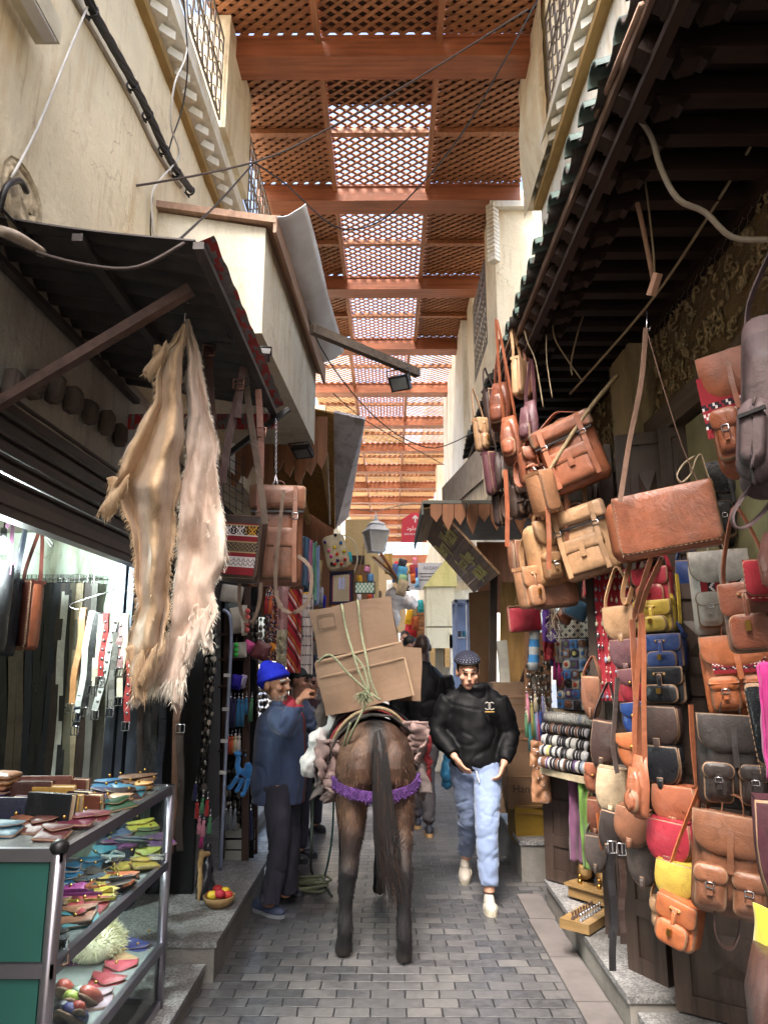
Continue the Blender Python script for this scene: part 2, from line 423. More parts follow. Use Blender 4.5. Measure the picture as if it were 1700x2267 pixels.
step('right_kerb', (1.1, 3.66, 0), (1.9, 5.42, .17))
step('right_kerb', (1.13, 1.0, 0), (1.9, 3.60, .12))
step('right_kerb', (1.02, 5.95, 0), (1.9, 12.0, .3))
step('left_kerb', (-2.2, 4.2, 0), (-.94, 5.75, .2))
step('left_kerb', (-2.2, 1.0, 0), (-.99, 4.16, .1))
step('left_kerb', (-2.2, 6.0, 0), (-1.35, 20, .12))
gm = M('gutter_slab', C(104, 98, 96), .7, var=.3, vs=4, bump=.4, bs=30)
gs = MB(); y = 1.2
while y < 5.5:
    L = R.uniform(.5, .7); gs.box((1.0 + R.uniform(-.01, .01), y + L / 2, .006), (.17, L - .012, .02), (0, 0, R.uniform(-.01, .01))); y += L
gs.build('gutter', gm, kind='structure')
# ---- lattice roof
ZB = 5.0 + EYE
roof = thing('lattice_roof', 'long red wooden pergola roof of beams and diagonal lattice panels above the alley', 'roof', (0, 0, ZB))
BY = [5.2 + 1.925 * k for k in range(-1, 14)]
RX0, RX1 = -1.46, 1.46
for y in BY:
    b = MB().span((RX0, y - .12, 0), (RX1, y + .13, .2)); b.span((RX0, y - .135, .17), (RX1, y - .118, .2))
    b.build('cross_beam', m_beam, roof)
bt = MB()
def lattice(x0, x1, y0, y1, mats, cover, dirs=(1, -1), per=.072, wid=.040, ang=36):
    s = MB(); z = .205
    for li, dsg in enumerate(dirs):
        a = rad(ang) * dsg; dx, dy = math.cos(a), math.sin(a); nx, ny = -dy, dx
        pr = [x * nx + yy * ny for x in (x0, x1) for yy in (y0, y1)]
        t = min(pr) + per * .5
        while t < max(pr):
            # clip line to rectangle
            lo, hi = -9e9, 9e9
            for (p0, p1, o, d) in ((x0, x1, t * nx, dx), (y0, y1, t * ny, dy)):
                u, v = (p0 - o) / d, (p1 - o) / d
                lo, hi = max(lo, min(u, v)), min(hi, max(u, v))
            if hi - lo > .03:
                zz = z + li * .013 + R.uniform(-.001, .001)
                s.bar((t * nx + dx * lo, t * ny + dy * lo, zz), (t * nx + dx * hi, t * ny + dy * hi, zz), wid * R.uniform(.85, 1.06), .010)
            t += per
    if cover:
        for (a, b) in cover: s.span((x0, a, .235), (x1, b, .243), 1)
    return s.build('lattice_panel', mats, roof)
for k in range(len(BY) - 1):
    y0, y1 = BY[k] + .13, BY[k + 1] - .12; ym = (y0 + y1) / 2; i = k - 1
    near = i < 3
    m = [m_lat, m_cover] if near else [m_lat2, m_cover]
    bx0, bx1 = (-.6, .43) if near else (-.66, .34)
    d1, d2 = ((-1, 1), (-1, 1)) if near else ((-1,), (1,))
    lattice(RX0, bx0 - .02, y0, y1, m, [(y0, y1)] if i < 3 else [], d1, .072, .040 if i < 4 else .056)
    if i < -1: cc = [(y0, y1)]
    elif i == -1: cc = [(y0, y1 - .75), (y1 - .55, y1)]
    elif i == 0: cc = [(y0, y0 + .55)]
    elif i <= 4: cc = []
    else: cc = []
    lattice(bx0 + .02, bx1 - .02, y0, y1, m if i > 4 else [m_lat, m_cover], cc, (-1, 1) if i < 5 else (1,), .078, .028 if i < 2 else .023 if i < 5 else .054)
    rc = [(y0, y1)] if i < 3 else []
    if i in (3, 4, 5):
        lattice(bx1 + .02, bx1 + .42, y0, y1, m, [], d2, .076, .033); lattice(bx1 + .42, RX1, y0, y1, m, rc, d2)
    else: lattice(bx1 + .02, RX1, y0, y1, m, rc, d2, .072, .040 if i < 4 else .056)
    bs = MB(); bs.span((bx0 - .025, y0, .12), (bx0 + .025, y1, .196)); bs.span((bx1 - .025, y0, .12), (bx1 + .025, y1, .196))
    bs.span((RX0, ym - .03, .14), (bx0 - .03, ym + .03, .194)); bs.span((bx0 + .03, ym - .03, .14), (bx1 - .03, ym + .03, .194)); bs.span((bx1 + .03, ym - .03, .14), (RX1, ym + .03, .194))
    bs.build('batten', m_bat, roof)
# ---- upper walls with saw-tooth cornice and iron grilles
def sawtooth(s, x, z, y0, y1, sgn, m=0):
    """bricks set diagonally under the ledge, corners pointing into the alley"""
    y = y0
    while y < y1:
        s.box((x - sgn * .005, y, z), (.11, .11, .06), (0, 0, rad(45)), m); y += .165
def iron_grille(name, a, b, label, cat='grille'):
    """scrolled wrought-iron railing between two points along the alley, a/b = (x,y,z) corners"""
    s = MB(); x = a[0]; y0, y1, z0, z1 = a[1], b[1], a[2], b[2]
    n = max(2, int((y1 - y0) / .13))
    for i in range(n + 1):
        y = y0 + (y1 - y0) * i / n; s.tube([(x, y, z0), (x, y, z1)], .008, 5)
        if i < n:
            w_ = (y1 - y0) / n
            for j in range(int((z1 - z0) / .17)):
                zc = z0 + .1 + j * .17
                pts = []
                for q in range(13):
                    t = q / 12; an = t * 5.6 + (0 if j % 2 else math.pi); rr = w_ * .42 * (1 - .6 * t)
                    pts.append((x, y + w_ / 2 + rr * math.cos(an), zc + rr * 1.4 * math.sin(an)))
                s.tube(pts, .0055, 4)
    for z in (z0, (z0 + z1) / 2, z1): s.tube([(x, y0, z), (x, y1, z)], .01, 5)
    s.build(name, m_iron, label=label, cat=cat, group='iron grilles under the lattice roof')
m_iron = M('old_iron', C(120, 110, 100), .6, .3, bump=.3)
m_brown = M('brown_band', C(150, 122, 74), .85, var=.25)
wl = thing('plaster_wall', 'tall stained cream plaster wall with saw-tooth cornice above the shuttered leather shop', 'wall')
s = MB(); s.grid(8, 60, lambda u, v: Vector((-1.45 + .012 * noise.noise(Vector((v * 30, u * 6, 0))), -1.5 + 11 * v, 3.37 + (5.46 - 3.37) * (u))))
s.span((-2.0, -9, 3.37), (-1.49, 9.5, 5.46)); s.span((-1.9, -9, 5.46), (-1.49, -1.5, 7)); s.build('wall', m_pl, wl)  # also runs on unseen behind the camera, added to cut frontal sky light
s = MB(); s.span((-1.7, -1.5, 5.38), (-1.40, 5.9, 5.44), 1); s.span((-1.7, -1.5, 5.545), (-1.30, 5.9, 5.60)); s.span((-1.7, -1.5, 5.44), (-1.445, 5.9, 5.545), 1)
s.span((-1.62, -1.5, 5.60), (-1.34, 9.5, 5.82)); sawtooth(s, -1.40, 5.492, -1.4, 5.9, 1)
s.build('cornice', [m_pl2, m_brown], wl)
for (a, b) in ((4.85, 5.75), (7.5, 9.5)):
    MB().span((-1.66, a, 5.8), (-1.29, b, 6.86)).build('pillar', m_pl, wl)
iron_grille('iron_grille', (-1.33, 1.2, 5.84), (-1.33, 4.82, 6.6), 'scrolled iron grille above the saw-tooth cornice of the left wall, nearest the camera')
iron_grille('iron_grille', (-1.33, 5.8, 5.84), (-1.33, 7.45, 6.6), 'rusty scrolled grille just behind the left plaster pillar under the roof')
wr = thing('plaster_wall', 'cream plaster wall with saw-tooth cornice above the green tiled eave', 'wall')
s = MB(); s.grid(8, 50, lambda u, v: Vector((1.31 + .012 * noise.noise(Vector((v * 30, u * 6, 4))), 5.45 - 7 * v, 3.95 + 1.6 * u)))
s.span((1.35, -1.5, 3.95), (1.9, 5.45, 5.55)); s.span((1.4, -9, 0), (1.9, -1.5, 7)); s.build('wall', m_pl2, wr)  # last span stands unseen behind the camera, added to narrow the sky light
s = MB(); s.span((1.24, -1.5, 5.45), (1.6, 5.42, 5.51), 1); s.span((1.3, -1.5, 5.51), (1.6, 5.42, 5.6), 1); s.span((1.18, -1.5, 5.6), (1.6, 5.45, 5.65))
s.span((1.22, -1.5, 5.65), (1.6, 5.45, 5.82)); sawtooth(s, 1.27, 5.555, -1.4, 5.4, -1)
s.build('cornice', [m_pl2, m_brown], wr)
s = MB(); s.grid(6, 14, lambda u, v: Vector((1.2 - .1 * math.sin(math.pi * u) * math.sin(math.pi * min(1, v * 1.3)) + .012 * noise.noise(Vector((u * 5, v * 9, 1))), 4.68 + .95 * u, 5.5 + 1.36 * v)))
s.span((1.24, 4.68, 5.6), (1.6, 5.65, 6.86)); s.build('pillar', m_pl, wr)
iron_grille('iron_grille', (1.23, 1.2, 5.84), (1.23, 4.66, 6.6), 'scrolled iron grille above the saw-tooth cornice of the right wall, beside the red beam')
w2 = thing('plaster_wall', 'yellowed plaster wall with a crumbling capital standing up to the red beam', 'wall')
s = MB()
s.grid(10, 30, lambda u, v: Vector((1.17 + .43 * u, 7.08 + .01 * noise.noise(Vector((u * 4, v * 12, 0))), 3.6 + 3.08 * v)))
s.span((1.18, 7.1, 3.6), (1.9, 9.9, 5.4)); s.span((1.18, 7.1, 5.4), (1.9, 7.9, 6.86)); s.span((1.18, 9.3, 5.4), (1.9, 9.9, 6.86)); s.build('wall', m_pl, w2)
s = MB()
for i in range(14): s.box((1.15, 7.05, 6.62 - i * .05), (.1, .1, .04), (0, 0, rad(45)))
s.span((1.12, 7.0, 6.6), (1.6, 7.2, 6.67)); s.build('capital', m_pl2, w2)
iron_grille('iron_grille', (1.2, 7.95, 5.44), (1.2, 9.28, 6.6), 'weathered grille set in the yellowed wall beyond the eave')
w3 = thing('plaster_wall', 'pale plaster wall end seen past the yellowed wall under the far beams', 'wall')
s = MB(); s.span((1.12, 10.2, 3.2), (1.9, 14, 6.86)); s.build('wall', m_pl2, w3)
w4 = thing('plaster_wall', 'far cream wall with small windows at the end of the lattice roof on the right', 'wall')
s = MB(); s.span((1.2, 14.2, 2.6), (2.0, 30, 4.9)); [s.span((1.25, y, 4.9), (1.5, y + .5, 6.7)) for y in (14.3, 18, 22, 26)]; s.build('wall', m_pl, w4)
w5 = thing('plaster_wall', 'far cream wall beyond the white washed canopy on the left', 'wall')
s = MB(); s.span((-2.0, 9.6, 3.0), (-1.28, 30, 4.9)); [s.span((-1.5, y, 4.9), (-1.28, y + .5, 6.7)) for y in (9.7, 13.5, 18, 22, 26)]; s.build('wall', m_pl, w5)
for y in (12, 15, 18, 21): 
    q = MB(); q.span((-1.30, y, 3.7), (-1.26, y + .7, 4.6)); q.build('window', m_dark, w5)
# ---- lower walls behind the stalls
lw = thing('shop_wall', 'grey soot-stained shop wall with stone stubs above the roller shutter', 'wall')
s = MB(); s.grid(30, 8, lambda u, v: Vector((-1.6 + .012 * noise.noise(Vector((u * 22, v * 5, 3))), 1.2 + 3.9 * u, 2.70 + .75 * v)))
s.span((-2.0, 1.0, 2.70), (-1.63, 5.0, 3.45)); s.span((-2.0, -9, 0), (-1.63, .9, 3.4)); s.span((-1.9, 4.86, 0), (-1.58, 5.05, 3.45)); s.build('wall', m_plg, lw)  # middle span added unseen behind the camera to hold back sky light
m_stub = M('stub_stone', C(74, 64, 58), .9, var=.4, bump=.7, bs=25)
for (px, py) in ((25, 850), (75, 850), (115, 860), (158, 885), (198, 910), (232, 935), (262, 962)):
    p = PX(px, py, -1.57); a = MB()
    a.slab(rrect(.075, .13, .015), .0, -.06, .01, .01, wr=.02, seed=px); a.xf(Matrix.Rotation(rad(90), 4, 'Z')); a.xf(Matrix.Translation(p + Vector((-.02, 0, .06))))
    a.build('stone_stub', m_stub, lw)
bw = thing('back_wall', 'dark recess wall behind the hanging leather bags', 'wall')
s = MB(); s.span((1.78, -1.5, 0), (1.9, 7.0, 4.2)); s.build('wall', M('blackish', C(38, 33, 30), .9), bw)  # flat near-black colour over the whole recess wall
lw2 = thing('back_wall', 'dark wall behind the belts and key ring racks', 'wall')
s = MB(); s.span((-2.0, 5.05, 0), (-1.75, 9.5, 3.3)); s.build('wall', M('blackish', C(38, 33, 30), .9), lw2)  # same flat near-black colour on the left wall
# ---- right eave: joists, boards, green tiles
ev = thing('tiled_eave', 'dark wooden eave with carved joist ends and green glazed roof tiles', 'eave', (.9, 0, 3.83))
E0, E1 = .4, 7.7
s = MB(); s.quad((0, E0, .06), (1.0, E0, .12), (1.0, E1, .12), (0, E1, .06), .02); s.build('soffit_board', m_darkx, ev)
y = E0
js = 0
while y < E1:
    j = MB(); j.span((.02, y, -.03), (.98, y + .075, .055))
    j.box((.06, y + .037, -.05), (.10, .09, .06), (0, rad(20), 0)); j.box((.015, y + .037, -.02), (.05, .08, .07), (0, rad(30), 0)); j.box((.16, y + .037, -.06), (.07, .085, .05), (0, rad(-15), 0)); j.box((.22, y + .037, -.045), (.05, .06, .06), (0, rad(35), 0))
    j.build('joist', m_darkx, ev); y += .215; js += 1
MB().span((-.02, E0, .03), (.0, E1, .075)).build('fascia', wood('grey_fascia', C(130, 108, 94), 1, .5, .7), ev)
MB().span((.02, E0, -.10), (.06, E1, -.07)).build('rail', m_dark, ev)
m_tile = M('green_tile', C(72, 88, 82), .4, var=.45, vs=14, bump=.3, bs=50)
m_tiled = M('tile_under', C(52, 46, 42), .8, var=.3)
tl = MB(); y = E0
while y < E1:
    for (yy, up) in ((y, 1), (y + .1, 0)):
        rr = .062 * R.uniform(.92, 1.08); jx = R.uniform(-.03, .02); jz = R.uniform(-.008, .008)
        n = 7; vs = []
        for (x, z) in ((-.07 + jx, .10 + jz), (.2, .2), (.62, .36)):
            for rr2 in (rr, rr - .014):
                for k in range(n):
                    a = math.pi * k / (n - 1); vs.append((x, yy + rr2 * math.cos(a), z + (rr2 * math.sin(a) if up else -rr2 * math.sin(a) + .03)))
        fs = []
        for r_ in range(2):
            o = r_ * 2 * n
            for k in range(n - 1):
                fs += [(o + k, o + k + 1, o + 2 * n + k + 1, o + 2 * n + k), (o + n + k + 1, o + n + k, o + 3 * n + k, o + 3 * n + k + 1)]
        for k in range(n - 1): fs.append((k + 1, k, n + k, n + k + 1))
        tl.add(vs, fs, 0 if up else 1, True)
    y += .2
tl.build('roof_tiles', [m_tile, m_tiled], ev)
MB().quad((.0, E0, .08), (.55, E0, .36), (.55, E1, .36), (.0, E1, .08), .02).build('roof_deck', m_tiled, ev)
# carved frieze behind the eave
fz = thing('carved_frieze', 'dusty carved plaster frieze covered in chicken wire under the dark eave', 'frieze')
m_fz = M('frieze_dust', C(196, 176, 134), .95, var=.5, vs=20, bump=.9, bs=40, bd=.02)
m_fzb = M('frieze_back', C(128, 106, 74), .95)
MB().span((1.76, .6, 3.2), (1.78, 7.6, 3.85)).build('panel', m_fzb, fz)
s = MB()
for i in range(420):
    y = R.uniform(.8, 7.2); z = R.uniform(3.22, 3.76); rr = R.uniform(.025, .05); a0 = R.uniform(0, 6.28); sg = R.choice((-1, 1))
    s.tube([(1.745 - .02 * R.random(), y + rr * (1 - .75 * t / 7) * math.cos(a0 + sg * t * .75), z + rr * (1 - .75 * t / 7) * math.sin(a0 + sg * t * .75)) for t in range(8)], .008, 4)
for i in range(60):
    y = R.uniform(.8, 4.4); z = R.uniform(3.25, 3.75); s.ball((1.75, y, z), (.008, .018, .045), 6, 0, (R.uniform(-.6, .6), 0, 0))
s.build('carving', m_fz, fz)
wm = MB(); hx = .05
for r_ in range(13):
    for c_ in range(42):
        y = .9 + c_ * hx * 1.73 / 2 * 1.0; z = 3.22 + r_ * .045
        yo = (.0433 if r_ % 2 else 0) 
        y = .9 + c_ * .0866 + yo
        for a in (90, 210, 330):
            wm.bar((1.70, y, z), (1.70, y + .026 * math.cos(rad(a)), z + .026 * math.sin(rad(a))), .0022)
            wm.bar((1.70, y + .026 * math.cos(rad(a)), z + .026 * math.sin(rad(a))), (1.70, y + .026 * math.cos(rad(a)) + .026 * math.cos(rad(a + (60 if a != 90 else 0))), z + .026 * math.sin(rad(a)) + .0), .0022) if a != 90 else None
wm.build('chicken_wire', M('grey_wire', C(150, 142, 126), .5, .6), fz)
MB().span((1.66, .6, 3.04), (1.78, 7.6, 3.19)).build('beam', wood('dusty_beam', C(98, 86, 74), 1, .5, .8), fz)
MB().span((1.68, .6, 3.77), (1.78, 7.6, 3.95)).build('lintel', m_dark, fz)
pp = thing('plaster_pillar', 'crumbling pale plaster pillar between the carved friezes behind the bag straps', 'pillar')
s = MB(); s.grid(14, 24, lambda u, v: Vector((1.60 + .02 * noise.noise(Vector((u * 8, v * 12, 0))), 4.85 - .42 * u, 2.7 + 1.06 * v)))
s.span((1.64, 4.44, 2.7), (1.8, 4.84, 3.76)); s.grid(6, 24, lambda u, v: Vector((1.60 + .2 * u, 4.43 + .015 * noise.noise(Vector((u * 8, v * 12, 5))), 2.7 + 1.06 * v)))
s.build('shaft', plaster('plaster_flaking', C(188, 174, 138), C(96, 78, 50)), pp)
# ---- far end of the alley
end = thing('end_wall', 'sunlit pale buildings closing the far end of the alley', 'building')
MB().span((-6, 36, 0), (6, 36.5, 5.2)).build('wall', m_pl2, end)
b = MB()
for y in (24, 27): b.span((-1.4, y, 4.9), (1.4, y + .25, 5.2))
b.build('red_lintel', m_beam, end)
# ================================================================== left side of the alley
m_sheet = M('awning_steel', C(66, 62, 62), .55, .5, var=.4, bump=.3)
m_red = M('red_paint', C(150, 34, 36), .6, var=.4)
m_wht = M('white_paint', C(205, 205, 205), .6, var=.2); m_gryp = M('chipped_grey', C(104, 104, 106), .7, var=.5, vs=20)
m_blk = M('black_plastic', C(24, 24, 26), .45)
m_rust = M('rusty_steel', C(92, 72, 66), .6, .4, var=.4, vs=20, bump=.4)
m_chrome = M('chrome', C(200, 200, 205), .22, 1, var=.1, bump=0)
m_brass = M('brass', C(190, 150, 80), .3, 1, var=.2, bump=0)
m_alu = M('aluminium', C(150, 146, 154), .28, .85, var=.1, bump=.05)
m_white_bay = plaster('bay_paint', C(214, 208, 190), C(170, 146, 100))
# ---- corrugated awning with red and white edge
aw = thing('metal_awning', 'dark corrugated metal awning with a chipped red and white edge over the belt shop', 'awning', (-.7, 3.2, 3.18))
A0, A1 = 2.35, 4.12
def awz(x): return 3.19 + .16 * (-.7 - x) / .9
b = MB(); b.grid(16, 96, lambda u, v: Vector((-.72 - 1.15 * u, A0 + (A1 - A0) * v, awz(-.72 - 1.15 * u) + .022 * math.sin(v * (A1 - A0) * 2 * math.pi / .125) - (.03 * math.sin(u * 3.1) if v < .03 else 0) - 3.18)).__add__(Vector((.7, -3.2, 0))))
b.build('sheet', m_sheet, aw)
def strip(nx, ny, f, seed, name, parent, thr=.0):
    q = MB(); q.grid(nx, ny, f, sm=False, mf=lambda i, j: 1 if noise.noise(Vector((i * .3 + seed, j * .11 + (.5 if i % 2 else 0), seed))) > thr + .04 else 0); return q.build(name, [m_gryp, m_red], parent)
strip(5, 200, lambda u, v: Vector((-.02 + .075 * u, A0 - 3.2 + (A1 - A0) * v, .0 + .035 * u + .006 * math.sin(v * 60))), 3.3, 'edge_strip', aw)
strip(90, 8, lambda u, v: Vector((-.9 + .92 * u, A1 - 3.2 + .01, -.02 - .10 * v)), 8.1, 'end_strip', aw, -.05)
for q in ((.0,), (-.45,), (-.85,)):
    MB().bar((q[0], A0 - 3.2, -.005 + .08 * -q[0]), (q[0], A1 - 3.2, -.03 + .1 * -q[0]), .04, .03).build('frame_bar', m_sheet, aw)
p0 = PX(-20, 905, -1.58); p1 = Vector((-.80, 2.62, 3.15))
MB().bar(p0 - aw.location, p1 - aw.location, .045, .04).build('brace', m_rust, aw)
p0 = PY(500, 1010, 4.13); p1 = PY(640, 905, 4.1)
MB().bar(p0 - aw.location, p1 - aw.location, .03, .03).build('brace', m_blk, aw)
def hook(p, r=.022, name='s_hook'):
    b = MB(); b.tube([Vector((0, 0, .05)), Vector((0, 0, .0))] + [Vector((r * math.sin(a), 0, -r + r * math.cos(a))) for a in (0, .8, 1.6, 2.4, 3.2, 4.0, 4.6)], .0032, 5)
    return b
for (px, py, lab) in ((505, 745, 'black hook under the awning beside the buckled straps'), (540, 835, 'second black hook further along the awning edge'), (598, 895, 'small black hook at the far corner of the awning')):
    p = PX(px, py, -.74); b = hook(p, .028); b.build('hanging_hook', m_blk, label=lab, cat='hook', group='hooks under the awning').location = p
# ---- roller shutter and shop room
sh = thing('roller_shutter', 'dark brown roller shutter pulled up above the lit belt shop', 'shutter', (-1.62, 3, 2.35))
b = MB()
for i in range(5):
    z = .0 + i * .085; b.box((0, 0, z + .03), (.05, 3.8, .045)); b.box((.028, 0, z + .072), (.02, 3.8, .012)); b.box((-.01, 0, z + .06), (.04, 3.8, .03))
b.build('curtain', M('shutter_brown', C(62, 54, 54), .5, .3, var=.2), sh)
b = MB(); b.box((.01, 0, -.045), (.07, 3.8, .09)); b.box((.05, 0, -.02), (.012, 3.8, .05)); b.build('bottom_rail', M('shutter_rail', C(78, 68, 66), .5, .3), sh)
m_wrap = plaster('plastic_wrap', C(208, 222, 210), C(160, 140, 80)); m_in = plaster('shop_plaster', C(150, 148, 136), C(90, 80, 60))
rm = thing('shop_room', 'small lit shop room lined with creased white plastic sheet', 'room')
b = MB()
b.grid(60, 30, lambda u, v: Vector((-3.3 + 1.7 * u, 4.80 + .022 * noise.noise(Vector((u * 9, v * 6, 2))) + .012 * noise.noise(Vector((u * 30, v * 10, 7))), 1.72 + .82 * v)), 0)
b.build('plastic_sheet', m_wrap, rm)
b = MB(); b.span((-3.4, 4.84, .1), (-1.75, 4.95, 2.8)); b.span((-3.45, 1.0, .1), (-3.35, 4.9, 2.8)); b.span((-3.4, .9, .1), (-1.65, 1.0, 2.8)); b.span((-3.45, .9, 2.75), (-1.66, 4.95, 2.82)); b.span((-3.4, 1.0, .08), (-1.7, 4.85, .1))
b.build('wall', m_in, rm)
po = thing('shop_post', 'blue grey metal door post at the side of the belt shop', 'post')
b = MB(); b.span((-1.80, 4.66, .1), (-1.74, 4.74, 2.4)); b.span((-1.72, 4.66, .1), (-1.68, 4.76, 2.4)); b.span((-1.655, 4.66, .1), (-1.585, 4.80, 2.4)); b.build('post', M('post_steel', C(86, 92, 106), .35, .6), po)
b = MB(); b.span((-1.66, 4.655, 1.55), (-1.63, 4.665, 1.95)); b.build('lock_plate', m_blk, po)
bl = thing('light_bulb', 'glowing white bulb hanging in the belt shop', 'lamp', tuple(PY(6, 1208, 3.9)))
MB().ball((0, 0, 0), .045, 12).build('bulb', emit('bulb_glow', (.9, 1, .97), 25), bl)
b = MB(); b.tube([(0, 0, .04), (0, 0, .1)], .018, 8); b.tube([(0, 0, .1), (0, 0, 2.75 - bl.location.z)], .004, 5); b.build('socket', m_blk, bl)
L = bpy.data.lights.new('shop_lamp', 'POINT'); L.energy = 26; L.color = (.86, 1, .95); L.shadow_soft_size = .05
lo = bpy.data.objects.new('shop_lamp', L); COL.objects.link(lo); lo.location = bl.location + Vector((0, -.02, -.08))
# ---- belts
LC = dict(black=C(26, 25, 28), dbrown=C(58, 42, 36), taupe=C(104, 90, 78), navy=C(28, 34, 50), brown=C(92, 58, 40), grey=C(120, 116, 110), white=C(215, 218, 212), tan=C(190, 130, 74), cream=C(214, 206, 178), red=C(170, 30, 30), pink=C(190, 140, 140), olive=C(110, 104, 84), ochre=C(168, 120, 60), sand=C(196, 176, 140), rust=C(150, 74, 40), purple=C(70, 40, 60))
LM = {k: leather('leather_' + k, v) for k, v in LC.items()}
m_edge = leather('leather_raw_edge', C(150, 116, 86), .6)
def belt(px0, py0, px1, py1, Y, w, mat, label, studs=False, buckle='top', group='belts in the lit shop', dots=None, X=None):
    P = (lambda a, c: PX(a, c, X)) if X is not None else (lambda a, c: PY(a, c, Y))
    a, e = P(px0, py0), P(px1, py1); o = thing('leather_belt', label, 'belt', a, group=group); d = e - a; W = w * mpp(a)
    wd = Vector((1, 0, 0)) if X is None else Vector((.25, 1, 0)); n = Vector((0, -1, 0)) if X is None else Vector((1, -.25, 0))
    pts = [d * (i / 8) + Vector((.006 * math.sin(i * 1.1 + px0), R.uniform(-.004, .004), 0)) for i in range(9)]
    b = MB(); b.ribbon(pts, wd, W, .004); b.ribbon([p - n * .02 for p in pts[:7]], wd, W * .96, .004)
    b.build('strap', mat, o)
    if studs:
        b = MB(); k = int(d.length / .055)
        for i in range(1, k): p = d * (i / k) + n * .004; b.lathe([(.0, .002), (.006, .002), (.009, .0), (.009, -.002)], p, 8, axis=Matrix.Rotation(rad(90), 3, 'X') if X is None else Matrix.Rotation(rad(90), 3, 'Y'))
        b.build('eyelet', m_chrome, o)
    z = 0.02 if buckle == 'top' else d.z - .02
    c = Vector((0, 0, z)) if buckle == 'top' else d + Vector((0, 0, -.02))
    b = MB(); q = W * .62; wdn = wd.normalized()
    rp = [c + wdn * (sx * q) + Vector((0, 0, sz * .025)) + n * .008 for sx, sz in ((-1, -1), (1, -1), (1, 1), (-1, 1), (-1, -1))]
    b.tube(rp, .0035, 5); b.bar(c + n * .01 + Vector((0, 0, -.025)), c + n * .012 + Vector((0, 0, .028)), .005); b.build('buckle', m_chrome, o)
    return o
cols = ['dbrown', 'black', 'taupe', 'taupe', 'navy', 'black', 'black', 'navy', 'dbrown', 'white', 'black', 'olive', 'sand', 'dbrown', 'grey']
nm = dict(dbrown='dark brown', black='black', taupe='taupe', navy='blue black', white='white', olive='olive', sand='sand coloured', grey='grey', ochre='ochre')
xt = [0, 14, 34, 52, 72, 96, 112, 128, 140, 146, 152, 168, 178, 196, 210]
xb = [-12, 2, 20, 36, 52, 66, 78, 92, 104, 120, 130, 144, 154, 172, 190]
order = ['first', 'second', 'third', 'fourth', 'fifth', 'sixth', 'seventh', 'eighth', 'ninth', 'tenth', 'eleventh', 'twelfth', 'thirteenth', 'fourteenth', 'fifteenth']
for i, c in enumerate(cols):
    belt(xt[i], 1288, xb[i], 1745, 4.72, 16, LM[c], 'long %s belt, %s from the left on the steel rail' % (nm[c], order[i]))
b = MB(); b.tube([PY(-30, 1283, 4.74), PY(228, 1280, 4.74)], .006, 6); b.build('belt_rail', m_chrome, label='thin steel rail carrying the long belts by their buckles', cat='rail')
fr = [(187, 1345, 158, 1560, 'tan', 'tan belt with round buckle on the wire hanger', 0), (203, 1352, 172, 1580, 'white', 'white snakeskin pattern belt on the wire hanger', 0), (216, 1355, 190, 1568, 'black', 'black crocodile pattern belt on the wire hanger', 0), (237, 1357, 222, 1500, 'red', 'red belt with steel eyelets on the wire hanger', 1), (260, 1357, 212, 1575, 'white', 'white belt with black eyelets slanting from the hanger', 1), (257, 1400, 245, 1570, 'grey', 'grey and black snakeskin belt hanging under the white one', 0), (270, 1362, 264, 1480, 'pink', 'pink belt with eyelets beside the cream belt', 1), (281, 1358, 264, 1545, 'cream', 'plain cream belt next to the goat hide', 0), (288, 1455, 280, 1600, 'red', 'bright red studded belt half hidden by the goat hide', 1), (178, 1540, 168, 1610, 'navy', 'short black strap with square plate buckle under the tan belt', 0), (226, 1360, 206, 1520, 'cream', 'thin white belt edge behind the red eyelet belt', 0)]
for a in fr: belt(a[0], a[1], a[2], a[3], 4.42, 13, LM[a[4]], a[5], bool(a[6]), 'bottom', 'belts on the wire hanger')
b = MB(); b.tube(smoothpath([PY(x, y, 4.4) for x, y in ((258, 1205), (270, 1250), (258, 1300), (215, 1318), (162, 1335), (158, 1345), (178, 1350))] ), .0025, 5)
b.tube(smoothpath([PY(x, y, 4.4) for x, y in ((258, 1300), (285, 1310), (302, 1330))]), .0025, 5); b.build('wire_hanger', m_chrome, label='bent white wire hanger holding the short belts', cat='hanger')
b = MB(); b.tube(smoothpath([PY(x, y, 4.0) for x, y in ((62, 1150), (90, 1172), (108, 1192), (119, 1205), (114, 1210), (104, 1190), (100, 1165))]), .003, 5); b.build('loose_wire', m_blk, label='looped black wire hanging from the shutter in the belt shop', cat='wire')
BR = [(316, 1500, 306, 1760, 'dbrown', 'dark woven belt on the post, nearest the shop'), (330, 1505, 322, 1760, 'black', 'braided black belt hanging beside the dark woven one'), (346, 1500, 338, 1760, 'black', 'black woven belt in the middle of the dark belts'), (362, 1500, 352, 1760, 'navy', 'blue black braided belt behind the brown one'), (398, 1500, 378, 1890, 'brown', 'long brown tooled belt hanging down past the glass case'), (400, 1620, 398, 1884, 'dbrown', 'dark brown pointed belt end beside the long brown belt')]
for a in BR: belt(a[0], a[1], a[2], a[3], 4.6, 15, LM[a[4]], a[5], False, 'top', 'dark belts beside the shop post')
MB().span((-1.58, 4.98, .2), (-1.28, 5.04, 2.3)).build('display_board', M('black_cloth', C(14, 14, 16), .95), label='black cloth covered board behind the dark belts', cat='board')
